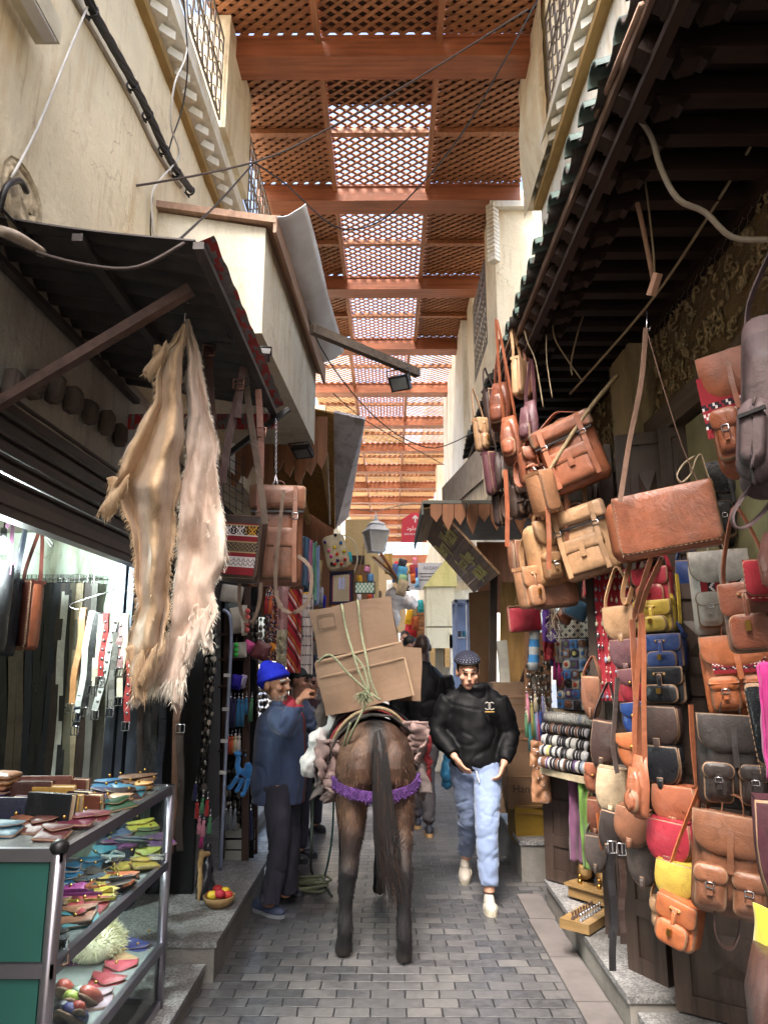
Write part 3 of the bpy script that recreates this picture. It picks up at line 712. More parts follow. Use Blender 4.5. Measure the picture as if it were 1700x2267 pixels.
# ---- soft bags
m_gold = m_brass
_n = [0]
def strap_loop(pts, w, mat, name, parent, wd=(1, 0, 0), t=.004):
    b = MB(); b.ribbon(smoothpath(pts), wd, w, t); return b.build(name, mat, parent)
def bag(kind, x0, y0, x1, y1, Y, label, mat, yaw=0, roll=0, d=None, up=None, name=None, cat='bag', group=None, mat2=None, wfix=1.0, pitch=0):
    """hang a bag whose front covers picture box (x0,y0)-(x1,y1) at distance Y; up = height of the strap above it"""
    _n[0] += 1; sd = _n[0]
    p = PY((x0 + x1) / 2, y0, Y); s = mpp(p); wv, h = (x1 - x0) * s, (y1 - y0) * s
    d = d or {'satchel': .09, 'saddle': .08, 'backpack': .12, 'rolltop': .12, 'messenger': .09, 'pouch': .03, 'tote': .1, 'duffel': .2}[kind]
    a = abs(rad(yaw) + math.atan(((x0 + x1) / 2 - 850) / 1570)); w = max(.35 * wv, (wv - .8 * d * math.sin(a)) / max(.45, math.cos(a))) * wfix
    o = thing(name or {'satchel': 'satchel', 'saddle': 'saddle_bag', 'backpack': 'backpack', 'rolltop': 'backpack', 'messenger': 'messenger_bag', 'pouch': 'pouch', 'tote': 'tote_bag', 'duffel': 'holdall'}[kind], label, cat, p, (rad(pitch), rad(roll), rad(yaw)), group)
    m2 = mat2 or mat; E = [mat, m_edge]; E2 = [m2, m_edge]
    if kind == 'satchel':
        MB().slab(rrect(w, h, .02 + .05 * w), d / 2, -d / 2, .012, .004, 0, 1, .004, sd).build('body', E, o)
        MB().slab(rrect(w * .78, h * .52, .03, z0=-h * .44), -d / 2, -d / 2 - .03, .008, .003, 0, 1, .002, sd + 1).build('pocket', E, o)
        f = MB(); f.slab(rrect(w * 1.03, h * .5, .03, z0=.008, rt=.012), -d / 2 + .006, -d / 2 - .016, .005, .004, 0, 1, .003, sd + 2)
        f.span((-w / 2, -d / 2, -.012), (w / 2, d / 2, .010)); f.build('flap', E2, o)
        k = MB(); k.slab(rrect(w * .3, h * .11, h * .05, z0=-h * .1), -d / 2 - .014, -d / 2 - .022, .003, .001, 0, 1); k.slab(rrect(w * .11, h * .5, .01, z0=-h * .14), -d / 2 - .016, -d / 2 - .028, .003, .001, 0, 1); k.build('closure', E, o)
        c = MB(); c.box((0, -d / 2 - .045, -h * .62), (w * .1, .012, h * .15)); c.ball((-w * .11, -d / 2 - .024, -h * .155), w * .025, 8); c.ball((w * .11, -d / 2 - .024, -h * .155), w * .025, 8); c.build('clasp', m_gold, o)
    elif kind == 'saddle':
        MB().slab(ucurve(w, h, tw=.92), d / 2, -d / 2, .014, .006, 0, 1, .004, sd).build('body', E, o)
        f = MB(); f.slab(ucurve(w * 1.02, h * .93, .006, tw=.92), -d / 2, -d / 2 - .016, .005, .012, 0, 1, .005, sd + 2); f.span((-w * .44, -d / 2 - .004, -.012), (w * .44, d / 2, .009)); f.build('flap', E2, o)
        k = MB(); k.slab(ucurve(w * .16, h * .28, -h * .7), -d / 2 - .022, -d / 2 - .034, .003, .002, 0, 1)
        for q in range(5): k.bar((-w * .3 + q * .1 * w, -d / 2 - .024, -h * .2 - q * .05 * h), (-w * .1 + q * .1 * w, -d / 2 - .028, -h * .55), .003)
        k.build('tooled_strap', E2, o)
    elif kind == 'pouch':
        MB().slab(ucurve(w, h, tw=.8) if mat2 else rrect(w, h, .015), d / 2, -d / 2, .01, .01, 0, 1, .006, sd).build('body', E, o)
        if mat2:
            MB().slab(ucurve(w * .95, h * .5, .005, p=1.6, tw=.9), -d / 2, -d / 2 - .012, .004, .005, 0, 1, .004, sd).build('flap', E2, o); MB().ball((0, -d / 2 - .02, -h * .36), w * .07, 8).build('stud', m_gold, o)
        else:
            MB().bar((-w * .48, -d / 2, -.008), (w * .48, -d / 2, -.008), .008).build('zip', m_gold, o)
    elif kind in ('backpack', 'rolltop'):
        out = rrect(w, h, .06 * w + .02, rt=.22 * w)
        MB().slab(out, d / 2, -d / 2, .035, .02, 0, None, .008, sd).build('body', E, o)
        ph = h * .42; pw = w * .4
        if kind == 'backpack':
            for sx in (-1, 1):
                MB().slab(rrect(pw, ph, .025, x0=sx * w * .235, z0=-h * .5), -d / 2 + .02, -d / 2 - .045, .012, .006, 0, 1, .003, sd).build('pocket', E, o)
                MB().slab(rrect(pw * 1.08, ph * .42, .03, x0=sx * w * .235, z0=-h * .48), -d / 2, -d / 2 - .056, .006, .004, 0, 1, .003, sd).build('pocket_flap', E2, o)
                q = MB(); q.box((sx * w * .235, -d / 2 - .062, -h * .66), (w * .07, .006, h * .2)); q.build('pocket_strap', m2, o)
                q = MB(); c = Vector((sx * w * .235, -d / 2 - .068, -h * .66)); q.tube([c + Vector((x * w * .05, 0, z * h * .025)) for x, z in ((-1, -1), (1, -1), (1, 1), (-1, 1), (-1, -1))], .003, 5); q.build('buckle', m_chrome, o)
            f = MB(); f.slab(ucurve(w * .98, h * .42, .012, p=2.6), -d / 2 + .01, -d / 2 - .03, .007, .012, 0, 1, .006, sd); f.slab(rrect(w * .9, d * .9, .02), .014, 0, .006, .004, 0); 
            f.build('flap', E2, o)
            q = MB(); q.ribbon([(0, -d / 2 - .045, -h * .1), (0, -d / 2 - .056, -h * .3), (.004, -d / 2 - .058, -h * .52)], (1, 0, 0), w * .08, .004); q.build('strap', m2, o)
        else:
            MB().slab(rrect(w * .72, h * .5, .02, z0=-h * .44), -d / 2 + .02, -d / 2 - .035, .012, .006, 0, 1, .003, sd).build('pocket', E, o)
            MB().slab(rrect(w * .76, h * .2, .02, z0=-h * .42), -d / 2, -d / 2 - .046, .006, .004, 0, 1, .003, sd).build('pocket_flap', E2, o)
            f = MB(); f.slab(rrect(w * 1.1, h * .26, .02, z0=.02), -d / 2 + .02, -d / 2 - .03, .01, .012, 0, 1, .008, sd); f.build('rolled_top', E2, o)
            MB().bar((-w * .5, -d / 2 - .03, -h * .255), (w * .5, -d / 2 - .03, -h * .245), .012).build('zip', m_blk, o)
            for sx in (-.34, .34):
                q = MB(); q.ribbon([(sx * w, -d / 2 - .045, .01), (sx * w, -d / 2 - .05, -h * .25), (sx * w, -d / 2 - .056, -h * .6), (sx * w + .006, -d / 2 - .05, -h * .98)], (1, 0, 0), w * .085, .004); q.build('strap', m2, o)
                q = MB(); c = Vector((sx * w, -d / 2 - .056, -h * .3)); q.tube([c + Vector((x * w * .055, 0, z * h * .03)) for x, z in ((-1, -1), (1, -1), (1, 1), (-1, 1), (-1, -1))], .003, 5); q.build('buckle', m_chrome, o)
            q = MB(); q.box((0, -d / 2 - .052, -h * .6), (w * .09, .006, h * .24)); q.build('pocket_strap', m2, o)
        q = MB(); q.ribbon(smoothpath([(-w * .14, d / 4, -.01), (-w * .1, d / 4, .06), (w * .1, d / 4, .06), (w * .14, d / 4, -.01)]), (0, 1, 0), .03, .005); q.build('handle', m2, o)
        q = MB()
        for sx in (-1, 1): q.ribbon(smoothpath([(sx * w * .2, d / 2, -.02), (sx * w * .34, d / 2 + .06, -h * .3), (sx * w * .4, d / 2 + .06, -h * .75), (sx * w * .36, d / 2, -h * .98)]), (1, 0, 0), .035, .005)
        q.build('shoulder_strap', m2, o)
    elif kind == 'messenger':
        MB().slab(rrect(w, h, .03, rt=.015), d / 2, -d / 2, .012, .004, 0, None, .004, sd).build('body', E, o)
        f = MB(); f.slab(rrect(w * 1.01, h * .985, .03, z0=.012, rt=.014), -d / 2, -d / 2 - .018, .005, .006, 0, 1, .004, sd); f.span((-w / 2, -d / 2 - .01, -.005), (w / 2, d / 2, .014)); f.build('flap', E2, o)
        q = MB()
        for sx in (-1, 1):
            for k in range(int(h / .018)): q.box((sx * w * .475, -d / 2 - .0195, -.02 - k * .018), (.0025, .003, .010))
        for k in range(int(w / .02)): q.box((-w * .47 + k * .02, -d / 2 - .0195, -h * .945), (.010, .003, .0025))
        q.build('stitching', m_edge, o)
    elif kind == 'tote':
        MB().slab([(-w * .3, 0), (w * .3, 0), (w * .5, -h * .45), (w * .46, -h * .93), (w * .3, -h), (-w * .3, -h), (-w * .48, -h * .9), (-w * .5, -h * .45)], d / 2, -d / 2, .035, .03, 0, None, .012, sd).build('body', E, o)
        MB().slab(rrect(w * .7, h * .4, .04, z0=-h * .5), -d / 2, -d / 2 - .035, .012, .01, 0, 1, .006, sd).build('pocket', E2, o)
    elif kind == 'duffel':
        MB().slab(rrect(w, h, .3 * min(w, h)), d / 2, -d / 2, .06, .03, 0, None, .008, sd).build('body', E, o)
        MB().slab(rrect(w * .62, h * .45, .06, z0=-h * .5, x0=-w * .12), -d / 2 + .03, -d / 2 - .06, .025, .012, 0, None, .004, sd).build('pocket', E2, o)
        MB().bar((-w * .35, -d / 2 - .075, -h * .62), (w * .1, -d / 2 - .078, -h * .58), .012).build('zip', m_blk, o)
    if up:
        sw = .022 if w < .3 else .03
        q = MB(); x = w * (.47 if kind != 'tote' else .28)
        q.ribbon(smoothpath([(-x, d * .1, -h * .12), (-x * .9, d * .1, up * .25), (-x * .35, .03, up * .8), (0, .03, up), (x * .35, .03, up * .8), (x * .9, d * .1, up * .25), (x, d * .1, -h * .12)]), lambda t: (.35, 1, 0), sw, .005)
        q.build('strap', m2, o)
    return o
# bags inside the belt shop
bag('messenger', 40, 1292, 97, 1437, 4.3, 'rust and purple leather bag hung in the belt shop on chained straps', LM['rust'], -25, 0, up=.35, mat2=leather('leather_oxblood', C(96, 42, 34)))
bag('messenger', 14, 1288, 50, 1450, 4.2, 'dark navy bag in the belt shop behind the rust one', LM['navy'], -40, 0, up=.35)
bag('messenger', -25, 1250, 30, 1445, 4.0, 'black bag at the edge of the belt shop with a maroon side', LM['black'], -30, 0, up=.3, mat2=LM['purple'])
# ---- goat hides
def hide(name, label, Lp, Rp, Y, stops, fur, seed, folds, legs=()):
    o = thing(name, label, 'animal hide', PY(410, 715, Y)); base = o.location.copy()
    def at(pts, t):
        y = pts[0][1] + (pts[-1][1] - pts[0][1]) * t
        for (a, b) in zip(pts, pts[1:]):
            if y <= b[1]: return a[0] + (b[0] - a[0]) * (y - a[1]) / (b[1] - a[1] + 1e-6), y
        return pts[-1]
    NU, NV = 26, 90; vs = {}
    def f(u, v):
        xl, y = at(Lp, v); xr, y2 = at(Rp, v); x = xl + (xr - xl) * u
        w_ = abs(xr - xl) / 120
        dy = 0.08 * w_ * math.sin(u * folds + v * 3 + seed + 1.5 * noise.noise(Vector((v * 4, seed, 0)))) + .06 * noise.noise(Vector((u * 3, v * 7, seed))) - .07 * math.sin(math.pi * u) * w_
        p = PY((x + 9 * noise.noise(Vector((v * 14, (0 if u < .5 else 5), seed))) * (1 if u in (0, 1) else .4)) * 1.0247, (y + (y2 - y) * u) * 1.0247, Y + dy + .012 * noise.noise(Vector((u * 9, v * 26, seed)))) - base
        return p
    b = MB(); b.grid(NU, NV, f)
    g = G(name + '_mat'); v = g.co((1, 1, 1)); n1 = g.noise(v, 3.2, 6, .7); n2 = g.noise(g.co((7, 7, 1)), 14, 4)
    col = g.ramp(n1, stops); col = g.mix(g.n('MapRange', Value=n2, i1=.4, i2=.7, i3=0, i4=.25).outputs[0], col, k3(stops[0][1], .7))
    g.base(col); g.set(Roughness=.75); g.b.inputs['Sheen Weight'].default_value = .25; g.bump(n2, .5, .006)
    sk_ = b.build('skin', g.m, o)
    sol = sk_.modifiers.new('thick', 'SOLIDIFY'); sol.thickness = .005
    rr = random.Random(seed); roots = []; 
    for i in range(2600):
        u = rr.choice((0, 1)) if rr.random() < .45 else rr.random(); v = rr.random()
        if u not in (0, 1) and noise.noise(Vector((u * 3, v * 6, seed + 5))) < -.05: continue
        p = f(u, v); sgn = -1 if u == 0 else 1
        roots.append((p, Vector((sgn * (.7 if u in (0, 1) else .1), -.35, -.9))))
    hb = MB(); hairs(hb, roots, .022, .0024, 0, .8, .45, rr)
    roots = [(f(rr.random(), .97 + .03 * rr.random()), Vector((rr.uniform(-.4, .3), -.2, -1))) for _ in range(500)]
    hairs(hb, roots, .07, .003, 0, .5, .3, rr)
    for (px, py, w_, L_, sl_) in legs:
        q = PY(px * 1.0247, py * 1.0247, Y - .02) - base; b = MB(); a_ = w_ * .002
        fl = lambda u, v: q + Vector(((u - .5) * a_ * 2 * (1 - .75 * v) + sl_ * v * v, .03 * math.sin(u * 5 + v * 4) - .02, -L_ * v + .015 * math.sin(u * 7)))
        b.grid(6, 14, fl); c_ = b.build('leg_skin', g.m, o); c_.modifiers.new('t', 'SOLIDIFY').thickness = .004
        hairs(hb, [(fl(rr.choice((0, 1, rr.random())), rr.random()), Vector((rr.uniform(-.6, .6), -.3, -1))) for _ in range(160)], .032, .003, 0, .7, .4, rr)
    hb.build('fur', fur, o); return o
hide('goat_hide', 'tan goat hide with ragged fur edges hanging from the awning', [(398, 700), (372, 742), (346, 756), (341, 800), (336, 870), (302, 920), (277, 965), (272, 1000), (242, 1050), (264, 1085), (287, 1160), (290, 1210), (291, 1260), (300, 1310), (286, 1360), (280, 1410), (300, 1448)],
     [(399, 700), (394, 760), (390, 850), (396, 940), (388, 1000), (386, 1060), (374, 1200), (366, 1250), (362, 1330), (352, 1400), (312, 1448)], 2.80, [(.28, C(140, 108, 76)), (.46, C(186, 156, 122)), (.6, C(200, 174, 142)), (.74, C(220, 204, 180))], M('tan_fur', C(196, 170, 136), .6, var=.3, sheen=.2), 4, 9, ((262, 1035, 26, .16, -.05), (300, 1400, 22, .2, .03), (330, 1395, 18, .16, -.02), (352, 750, 16, .14, -.05)))
hide('goat_hide', 'pale pinkish goat hide with white fur tail hanging beside the tan one', [(404, 690), (405, 800), (408, 900), (402, 1000), (390, 1060), (384, 1200), (376, 1280), (372, 1350), (350, 1420), (308, 1482)],
     [(408, 690), (424, 740), (437, 800), (446, 850), (461, 920), (473, 965), (466, 1000), (476, 1080), (489, 1165), (482, 1220), (463, 1260), (470, 1325), (448, 1375), (404, 1400), (400, 1465), (392, 1482)], 2.93, [(.25, C(186, 156, 136)), (.5, C(214, 194, 178)), (.72, C(232, 224, 212))], M('white_fur', C(226, 218, 204), .6, var=.25, sheen=.2), 9, 6, ((388, 1370, 24, .28, .02), (350, 1380, 22, .26, -.09), (440, 1310, 20, .18, .04), (468, 1130, 20, .16, .05), (430, 1330, 16, .2, -.03)))
b = MB(); b.tube([PY(409, 712, 2.83), PY(411, 690, 2.83), PY(414, 655, 2.83)], .003, 5); b.tube(smoothpath([PY(414, 665, 2.83), PY(418, 672, 2.83), PY(417, 650, 2.83)]), .003, 5); b.build('hanging_hook', m_chrome, label='thin wire hook holding the goat hides', cat='hook', group='hooks under the awning')
# ---- straps and bags under the awning end
bk = bag('messenger', 497, 1150, 594, 1290, 3.75, 'dark brown bag with a red woven kilim front under the awning', leather('leather_umber', C(74, 58, 52)), -8, 5, d=.09)
kb = MB(); wv = 97 * mpp(bk.location); hv = 140 * mpp(bk.location)
m_k = [M('kilim_red', C(134, 26, 38), .9, bump=.4, bs=200), M('kilim_black', C(26, 22, 34), .9), M('kilim_white', C(214, 206, 206), .9), M('kilim_gold', C(200, 150, 40), .9), M('kilim_tan', C(170, 148, 110), .9)]
def kil(i, j):
    j = 39 - j
    if 2 <= j < 9:
        a = (i % 16) - 8; bb = j - 5.5; return (2 if i < 32 else 3) if abs(abs(a) - abs(bb) * 1.3) < 1.1 or (abs(a) + abs(bb) * 1.2) % 4 < .9 else 1
    if 15 <= j < 22: return 4 if (j + abs((i % 6) - 3)) % 3 == 0 else 1
    if 27 <= j < 33: return 1 if abs(abs((i % 6) - 3) - abs((j - 30) % 3)) < .7 else 2
    if j in (1, 9, 14, 22, 26, 33): return 2 if j in (9, 26, 33) else 4
    return 0
kb.grid(48, 40, lambda u, v: Vector((-wv * .45 + wv * .88 * u, -.09 / 2 - .027, -hv * .9 + hv * .8 * v)), sm=False, mf=kil); kb.build('kilim_panel', m_k, bk)
rt = bag('rolltop', 560, 1088, 672, 1297, 4.0, 'tall tan leather backpack seen from its strap side, hung by a chain', LM['brown'] if False else leather('leather_chestnut', C(146, 92, 62)), 8, 0, d=.12)
def straps(name, label, pts, Y, w, mat, buckle=None, cat='strap'):
    o = thing(name, label, cat, PY(pts[0][0], pts[0][1], Y), group='leather straps under the awning'); P = [PY(x, y, Y + (q[0] if q else 0)) - o.location for (x, y, *q) in pts]
    b = MB(); b.ribbon(smoothpath(P), (1, .15, 0), w * mpp(o.location), .005); b.build('strap', mat, o)
    if buckle:
        c = PY(buckle[0], buckle[1], Y - .015) - o.location; b = MB(); r_ = w * .75 * mpp(o.location)
        b.tube([c + Vector((x * r_, 0, z * r_)) for x, z in ((-1, -1), (1, -1), (1, 1), (-1, 1), (-1, -1))], .004, 5); b.bar(c + Vector((-r_, -.004, 0)), c + Vector((r_, -.004, 0)), .005); b.build('buckle', M('copper', C(150, 110, 96), .3, .9), o)
    return o
ld = leather('leather_wine', C(92, 54, 48))
straps('bag_strap', 'dark wine shoulder strap with a square buckle hanging beside the goat hides', [(460, 700), (463, 800), (468, 900), (476, 1010), (486, 1120), (494, 1210)], 3.3, 17, ld, (462, 775))
straps('bag_strap', 'wine coloured strap slanting down to the kilim bag', [(537, 830), (522, 900), (505, 980), (492, 1070)], 3.4, 16, ld)
straps('bag_strap', 'wine strap end with punched holes and a buckle', [(538, 812), (531, 870), (526, 925)], 3.38, 15, ld, (528, 850))
straps('bag_strap', 'raw taupe strap slanting down to the top of the kilim bag', [(541, 815), (554, 920), (572, 1040), (588, 1160)], 3.5, 14, leather('leather_suede', C(112, 92, 76), .7))
straps('bag_strap', 'rust strap with holes and a loop above the tan backpack', [(572, 862), (576, 930), (578, 1010), (574, 1120)], 3.6, 14, leather('leather_tanrust', C(158, 96, 70)), (578, 957))
straps('bag_strap', 'raw strap loop hanging under the kilim bag', [(531, 1290), (531, 1340), (545, 1375), (562, 1372), (575, 1330), (578, 1290)], 3.74, 8, leather('leather_suede', C(112, 92, 76), .7))
straps('bag_strap', 'taupe strap down the tan backpack curling up to its side', [(628, 1085), (618, 1180), (610, 1290), (620, 1340), (645, 1357), (670, 1345), (686, 1320), (688, 1260), (660, 1230)], 3.8, 8, leather('leather_suede', C(112, 92, 76), .7))
ch = MB(); a, e = PY(611, 930, 3.95), PY(611, 1050, 3.98)
for i in range(24):
    c = a.lerp(e, i / 24); r_ = .008
    ch.tube([c + (Vector((r_ * .7 * math.cos(q), 0, r_ * 1.5 * math.sin(q))) if i % 2 else Vector((0, r_ * .7 * math.cos(q), r_ * 1.5 * math.sin(q)))) for q in [k * 1.047 for k in range(7)]], .0022, 4)
ch.tube([e, PY(603, 1090, 3.98)], .004, 5); ch.tube([e, PY(618, 1090, 3.98)], .004, 5)
ch.build('hanging_chain', m_chrome, label='thin steel chain carrying the tall tan backpack', cat='chain')
# ---- boxed bay, its roof, lamps
by = thing('boxed_bay', 'cream painted boxed bay with a slanted roof board and curled metal sheet', 'bay', (-.75, 4, 3.63))
def loc(p): return Vector(p) - by.location
z0, z1 = 3.62, 4.33
n0, n1 = (-.77, 3.98), (-.68, 6.2)
b = MB(); b.hexa([loc(q) for q in ((-1.47, 3.98, z0), (*n0, z0), (*n1, z0 - .02), (-1.47, 6.2, z0), (-1.47, 3.98, z1 + .12), (*n0, z1), (*n1, z1), (-1.47, 6.2, z1 + .12))]); b.build('box', m_white_bay, by)
b = MB(); t = .05
b.hexa([loc(q) for q in ((-1.47, 3.93, z1 + .125), (-.70, 3.93, z1 + .005), (-.60, 6.25, z1 - .03), (-1.47, 6.25, z1 + .125), (-1.47, 3.93, z1 + .17), (-.70, 3.93, z1 + .05), (-.60, 6.25, z1 + .03), (-1.47, 6.25, z1 + .17))])
b.hexa([loc(q) for q in ((-.715, 3.935, z1 - .06), (-.695, 3.935, z1 - .06), (-.595, 6.25, z1 - .12), (-.615, 6.25, z1 - .12), (-.715, 3.935, z1 + .06), (-.695, 3.935, z1 + .06), (-.595, 6.25, z1 + .04), (-.615, 6.25, z1 + .04))])
b.build('roof_board', wood('bay_board', C(156, 126, 106), 1, .7, .7), by)
b = MB(); b.grid(8, 40, lambda u, v: loc((-.74 + .22 * u + .10 * v, 3.95 + 2.2 * v, z1 + .05 + .10 * u * u + .02 * math.sin(v * 9) * u + .012 * noise.noise(Vector((u * 3, v * 9, 0)))))); q = b.build('metal_sheet', M('galvanised', C(206, 208, 214), .5, .1, var=.2, vs=3), by)
q.modifiers.new('t', 'SOLIDIFY').thickness = .004
def flood(name, label, p, aim, k=1.0):
    o = thing(name, label, 'floodlight', p, aim)
    b = MB(); b.box((0, 0, 0), (.15 * k, .045 * k, .11 * k))
    for i in range(6): b.box((-.06 * k + i * .024 * k, .03 * k, 0), (.006 * k, .03 * k, .1 * k))
    b.build('housing', m_blk, o); MB().box((0, -.0235 * k, 0), (.12 * k, .003, .085 * k)).build('lens', M('lamp_lens', C(110, 112, 112), .15), o)
    b = MB(); b.tube([(-.085 * k, 0, 0), (-.085 * k, 0, .1 * k), (.085 * k, 0, .1 * k), (.085 * k, 0, 0)], .006, 5); b.build('bracket', m_blk, o); return o
arm = MB(); a, e = PY(690, 728, 4.9), PY(925, 826, 5.75); arm.bar(a, e, .055, .07); arm.build('lamp_arm', wood('grey_pole', C(104, 92, 80), 0, .5, .8), label='grey wooden pole sticking out over the alley with a floodlight', cat='pole')
flood('floodlight', 'black floodlight hanging at the end of the grey pole', PY(886, 848, 5.65), (rad(35), 0, rad(-25)), 1.15)
flood('floodlight', 'small floodlight under the cream bay above the wooden canopy', PY(671, 1000, 5.9), (rad(62), 0, rad(-20)), 1.1)
flood('floodlight', 'thin black lamp fixed to the near corner of the cream bay', PY(575, 785, 3.9), (rad(80), 0, rad(10)), .8)
# ---- yellow slatted canopy with plank valance and whitewashed edge
m_ys = wood('yellow_slat', C(168, 130, 76), 1, .7, .6); m_bp = wood('brown_plank', C(136, 90, 60), 2, .6, .6); m_ww = plaster('whitewash', C(226, 226, 232), C(120, 104, 90))
cp = thing('wooden_canopy', 'slatted wooden canopy with jagged planks and a whitewashed edge board', 'canopy', (-.6, 7.4, 3.6))
cl = lambda p: Vector(p) - cp.location
TL, TR, BRp, BLp = PY(739, 913, 6.6), PY(808, 929, 6.6), PY(771, 1146, 8.6), PY(743, 1171, 8.6)
b = MB(); b.quad(cl(TL), cl(TR), cl(BRp), cl(BLp), .03); b.build('edge_board', m_ww, cp)
w0, w1 = Vector((-1.75, 6.5, TL.z + .25)), Vector((-1.75, 8.8, BLp.z + .75))
b = MB(); N = 26
for i in range(N):
    t0, t1 = i / N, (i + .9) / N
    b.quad(cl(TL.lerp(BLp, t0)), cl(TL.lerp(BLp, t1)), cl(w0.lerp(w1, t1)), cl(w0.lerp(w1, t0)), -.02)
b.build('soffit', m_ys, cp)
b = MB(); x = -1.78; i = 0
while x < -.62:
    hgt = .30 + .28 * (i % 3 == 0) - .12 * (i % 2) - .1 * (x + 1.2); b.prism([(x, 3.95), (x + .095, 3.95), (x + .095, 3.62 - hgt * .5), (x + .048, 3.5 - hgt * .5), (x, 3.58 - hgt * .6)], 6.42, 6.45, 0, lambda u, v, w_: cl((u, w_, v))); x += .1; i += 1
b.build('valance', m_bp, cp)
b = MB(); b.span(cl((-1.8, 8.75, 2.2)), cl((-.7, 8.85, 3.6)));
b.build('back_board', m_bp, cp)
b = MB(); x = -1.7
for i in range(4): b.bar(cl((-1.6 + i * .3, 6.6, 3.95 - .0 * i)), cl((-1.6 + i * .3, 8.6, 3.35)), .05, .08)
b.build('rafter', wood('pale_rafter', C(196, 160, 104), 1, .7, .6), cp)
b = MB(); b.tube([PY(723, 940, 6.9), PY(726, 1040, 7.4), PY(730, 1160, 8.2)], .012, 6); b.build('conduit', M('white_conduit', C(200, 192, 176), .5), label='pale conduit running under the slatted canopy edge', cat='pipe')
# ---- display case
CXf, CXb, CY0, CY1, CT = -1.06, -1.95, 2.47, 3.70, 1.08
dc = thing('display_case', 'green and aluminium glass display case full of leather goods', 'display case', (-1.5, 3.1, .1))
d_ = lambda p: Vector(p) - dc.location
b = MB(); T_ = .026
for z in (CT - .02, .72, .36, .12):
    b.span(d_((CXf - T_, CY0, z - .02)), d_((CXf, CY1, z + .02))); b.span(d_((CXb, CY0, z - .02)), d_((CXf, CY0 + T_, z + .02))); b.span(d_((CXb, CY1 - T_, z - .02)), d_((CXf, CY1, z + .02)))
for (x, y) in ((CXf - .02, CY0 + .02), (CXf - .016, CY1 - .016), (CXb, CY0 + .02), (CXb, CY1 - .016)): b.tube([d_((x, y, .1)), d_((x, y, CT))], .024, 10)
b.build('frame', m_alu, dc)
b = MB(); b.ball(d_((CXf - .02, CY0 + .02, CT)), (.032, .032, .026), 10); b.build('corner_cap', m_blk, dc)
m_green = M('green_panel', C(38, 88, 80), .45, var=.12, vs=3, bump=.05)
for (za, zb) in ((.745, CT - .045), (.385, .695), (.14, .34)):
    MB().span(d_((CXb, CY0 + .01, za)), d_((CXf - .045, CY0 + .022, zb))).build('panel', m_green, dc)
m_gl = glass('case_glass')
for (za, zb) in ((.74, CT - .04), (.38, .70), (.14, .34)): MB().quad(d_((CXf - .012, CY0 + .04, za)), d_((CXf - .012, CY1 - .03, za)), d_((CXf - .012, CY1 - .03, zb)), d_((CXf - .012, CY0 + .04, zb))).build('glass', m_gl, dc)
MB().span(d_((CXb, CY0 + .03, CT - .012)), d_((CXf - .03, CY1 - .03, CT - .006))).build('top', M('case_top', C(96, 100, 100), .25), dc)
for z in (.72, .36, .12): MB().span(d_((CXb, CY0 + .03, z - .006)), d_((CXf - .03, CY1 - .03, z))).build('shelf', M('shelf_board', C(150, 156, 152), .4), dc)
MB().span(d_((CXb - .02, CY0 + .03, .1)), d_((CXb, CY1, CT - .02))).build('back', M('case_back', C(160, 168, 160), .6), dc)
MB().span(d_((CXb, CY1 - .02, .75)), d_((CXf - .04, CY1 - .012, CT - .03))).build('end_glass', m_gl, dc)
b = MB(); b.tube([d_((CXf - .05, CY0 + .35, .705)), d_((CXf - .05, CY1 - .1, .705))], .009, 8); b.build('lamp_tube', emit('tube_glow', (.9, .96, 1), 18), dc)
b = MB(); b.tube([d_((CXf - .05, CY0 + .35, 1.045)), d_((CXf - .05, CY1 - .1, 1.045))], .008, 8); b.build('lamp_tube', emit('tube_glow', (.9, .96, 1), 18), dc)
# leather goods lying in and on the case
def wallet(p, w, d, h, c, rz, label, name='wallet', cat='wallet', tilt=0, flap=True, group='leather goods in the display case'):
    _n[0] += 1
    o = thing(name, label, cat, p, (rad(tilt), R.uniform(-.1, .1), rz), group); mt = leather('goods_%d_%d_%d' % tuple(int(255 * q ** .45) for q in c), c, .45)
    ax = Matrix.Rotation(rad(-90), 4, 'X'); b = MB(); b.slab(rrect(w, d, .012), h, 0, h * .4, .004, 0, 1, .004, _n[0]); b.xf(ax); b.build('body', [mt, m_edge], o)
    if flap:
        b = MB(); b.slab([(-w * .5, 0), (w * .5, 0), (w * .46, -d * .25), (.06 * w, -d * .58), (-.06 * w, -d * .58), (-w * .46, -d * .25)], .0, -.008, .003, .006, 0, 1, .004, _n[0]); b.xf(ax); q = b.build('flap', [mt, m_edge], o); q.location.z = .006
        MB().ball((0, d * .47, .018), .007, 8).build('stud', m_gold, o)
    return o
W = lambda px, py, z: PZ(px, py, z)
SH = [(205, 1905, C(40, 120, 150), 'teal blue'), (160, 1935, C(36, 110, 150), 'bright blue'), (235, 1880, C(50, 130, 160), 'turquoise'), (255, 1865, C(150, 60, 130), 'magenta'), (285, 1850, C(80, 84, 120), 'slate blue'), (310, 1825, C(210, 180, 30), 'yellow, far end'), (330, 1880, C(214, 190, 40), 'big yellow, slashed'), (290, 1915, C(220, 190, 40), 'yellow strappy'), (225, 1930, C(90, 78, 66), 'brown grey'), (180, 1965, C(60, 62, 130), 'violet blue'), (165, 1990, C(190, 150, 100), 'tan with flap'), (205, 1995, C(214, 70, 80), 'coral red'), (215, 1975, C(50, 50, 52), 'charcoal'), (175, 2025, C(70, 170, 176), 'aqua suede'), (150, 2060, C(26, 26, 28), 'glossy black'), (250, 1975, C(220, 196, 30), 'lemon yellow'), (290, 1945, C(214, 110, 50), 'orange')]
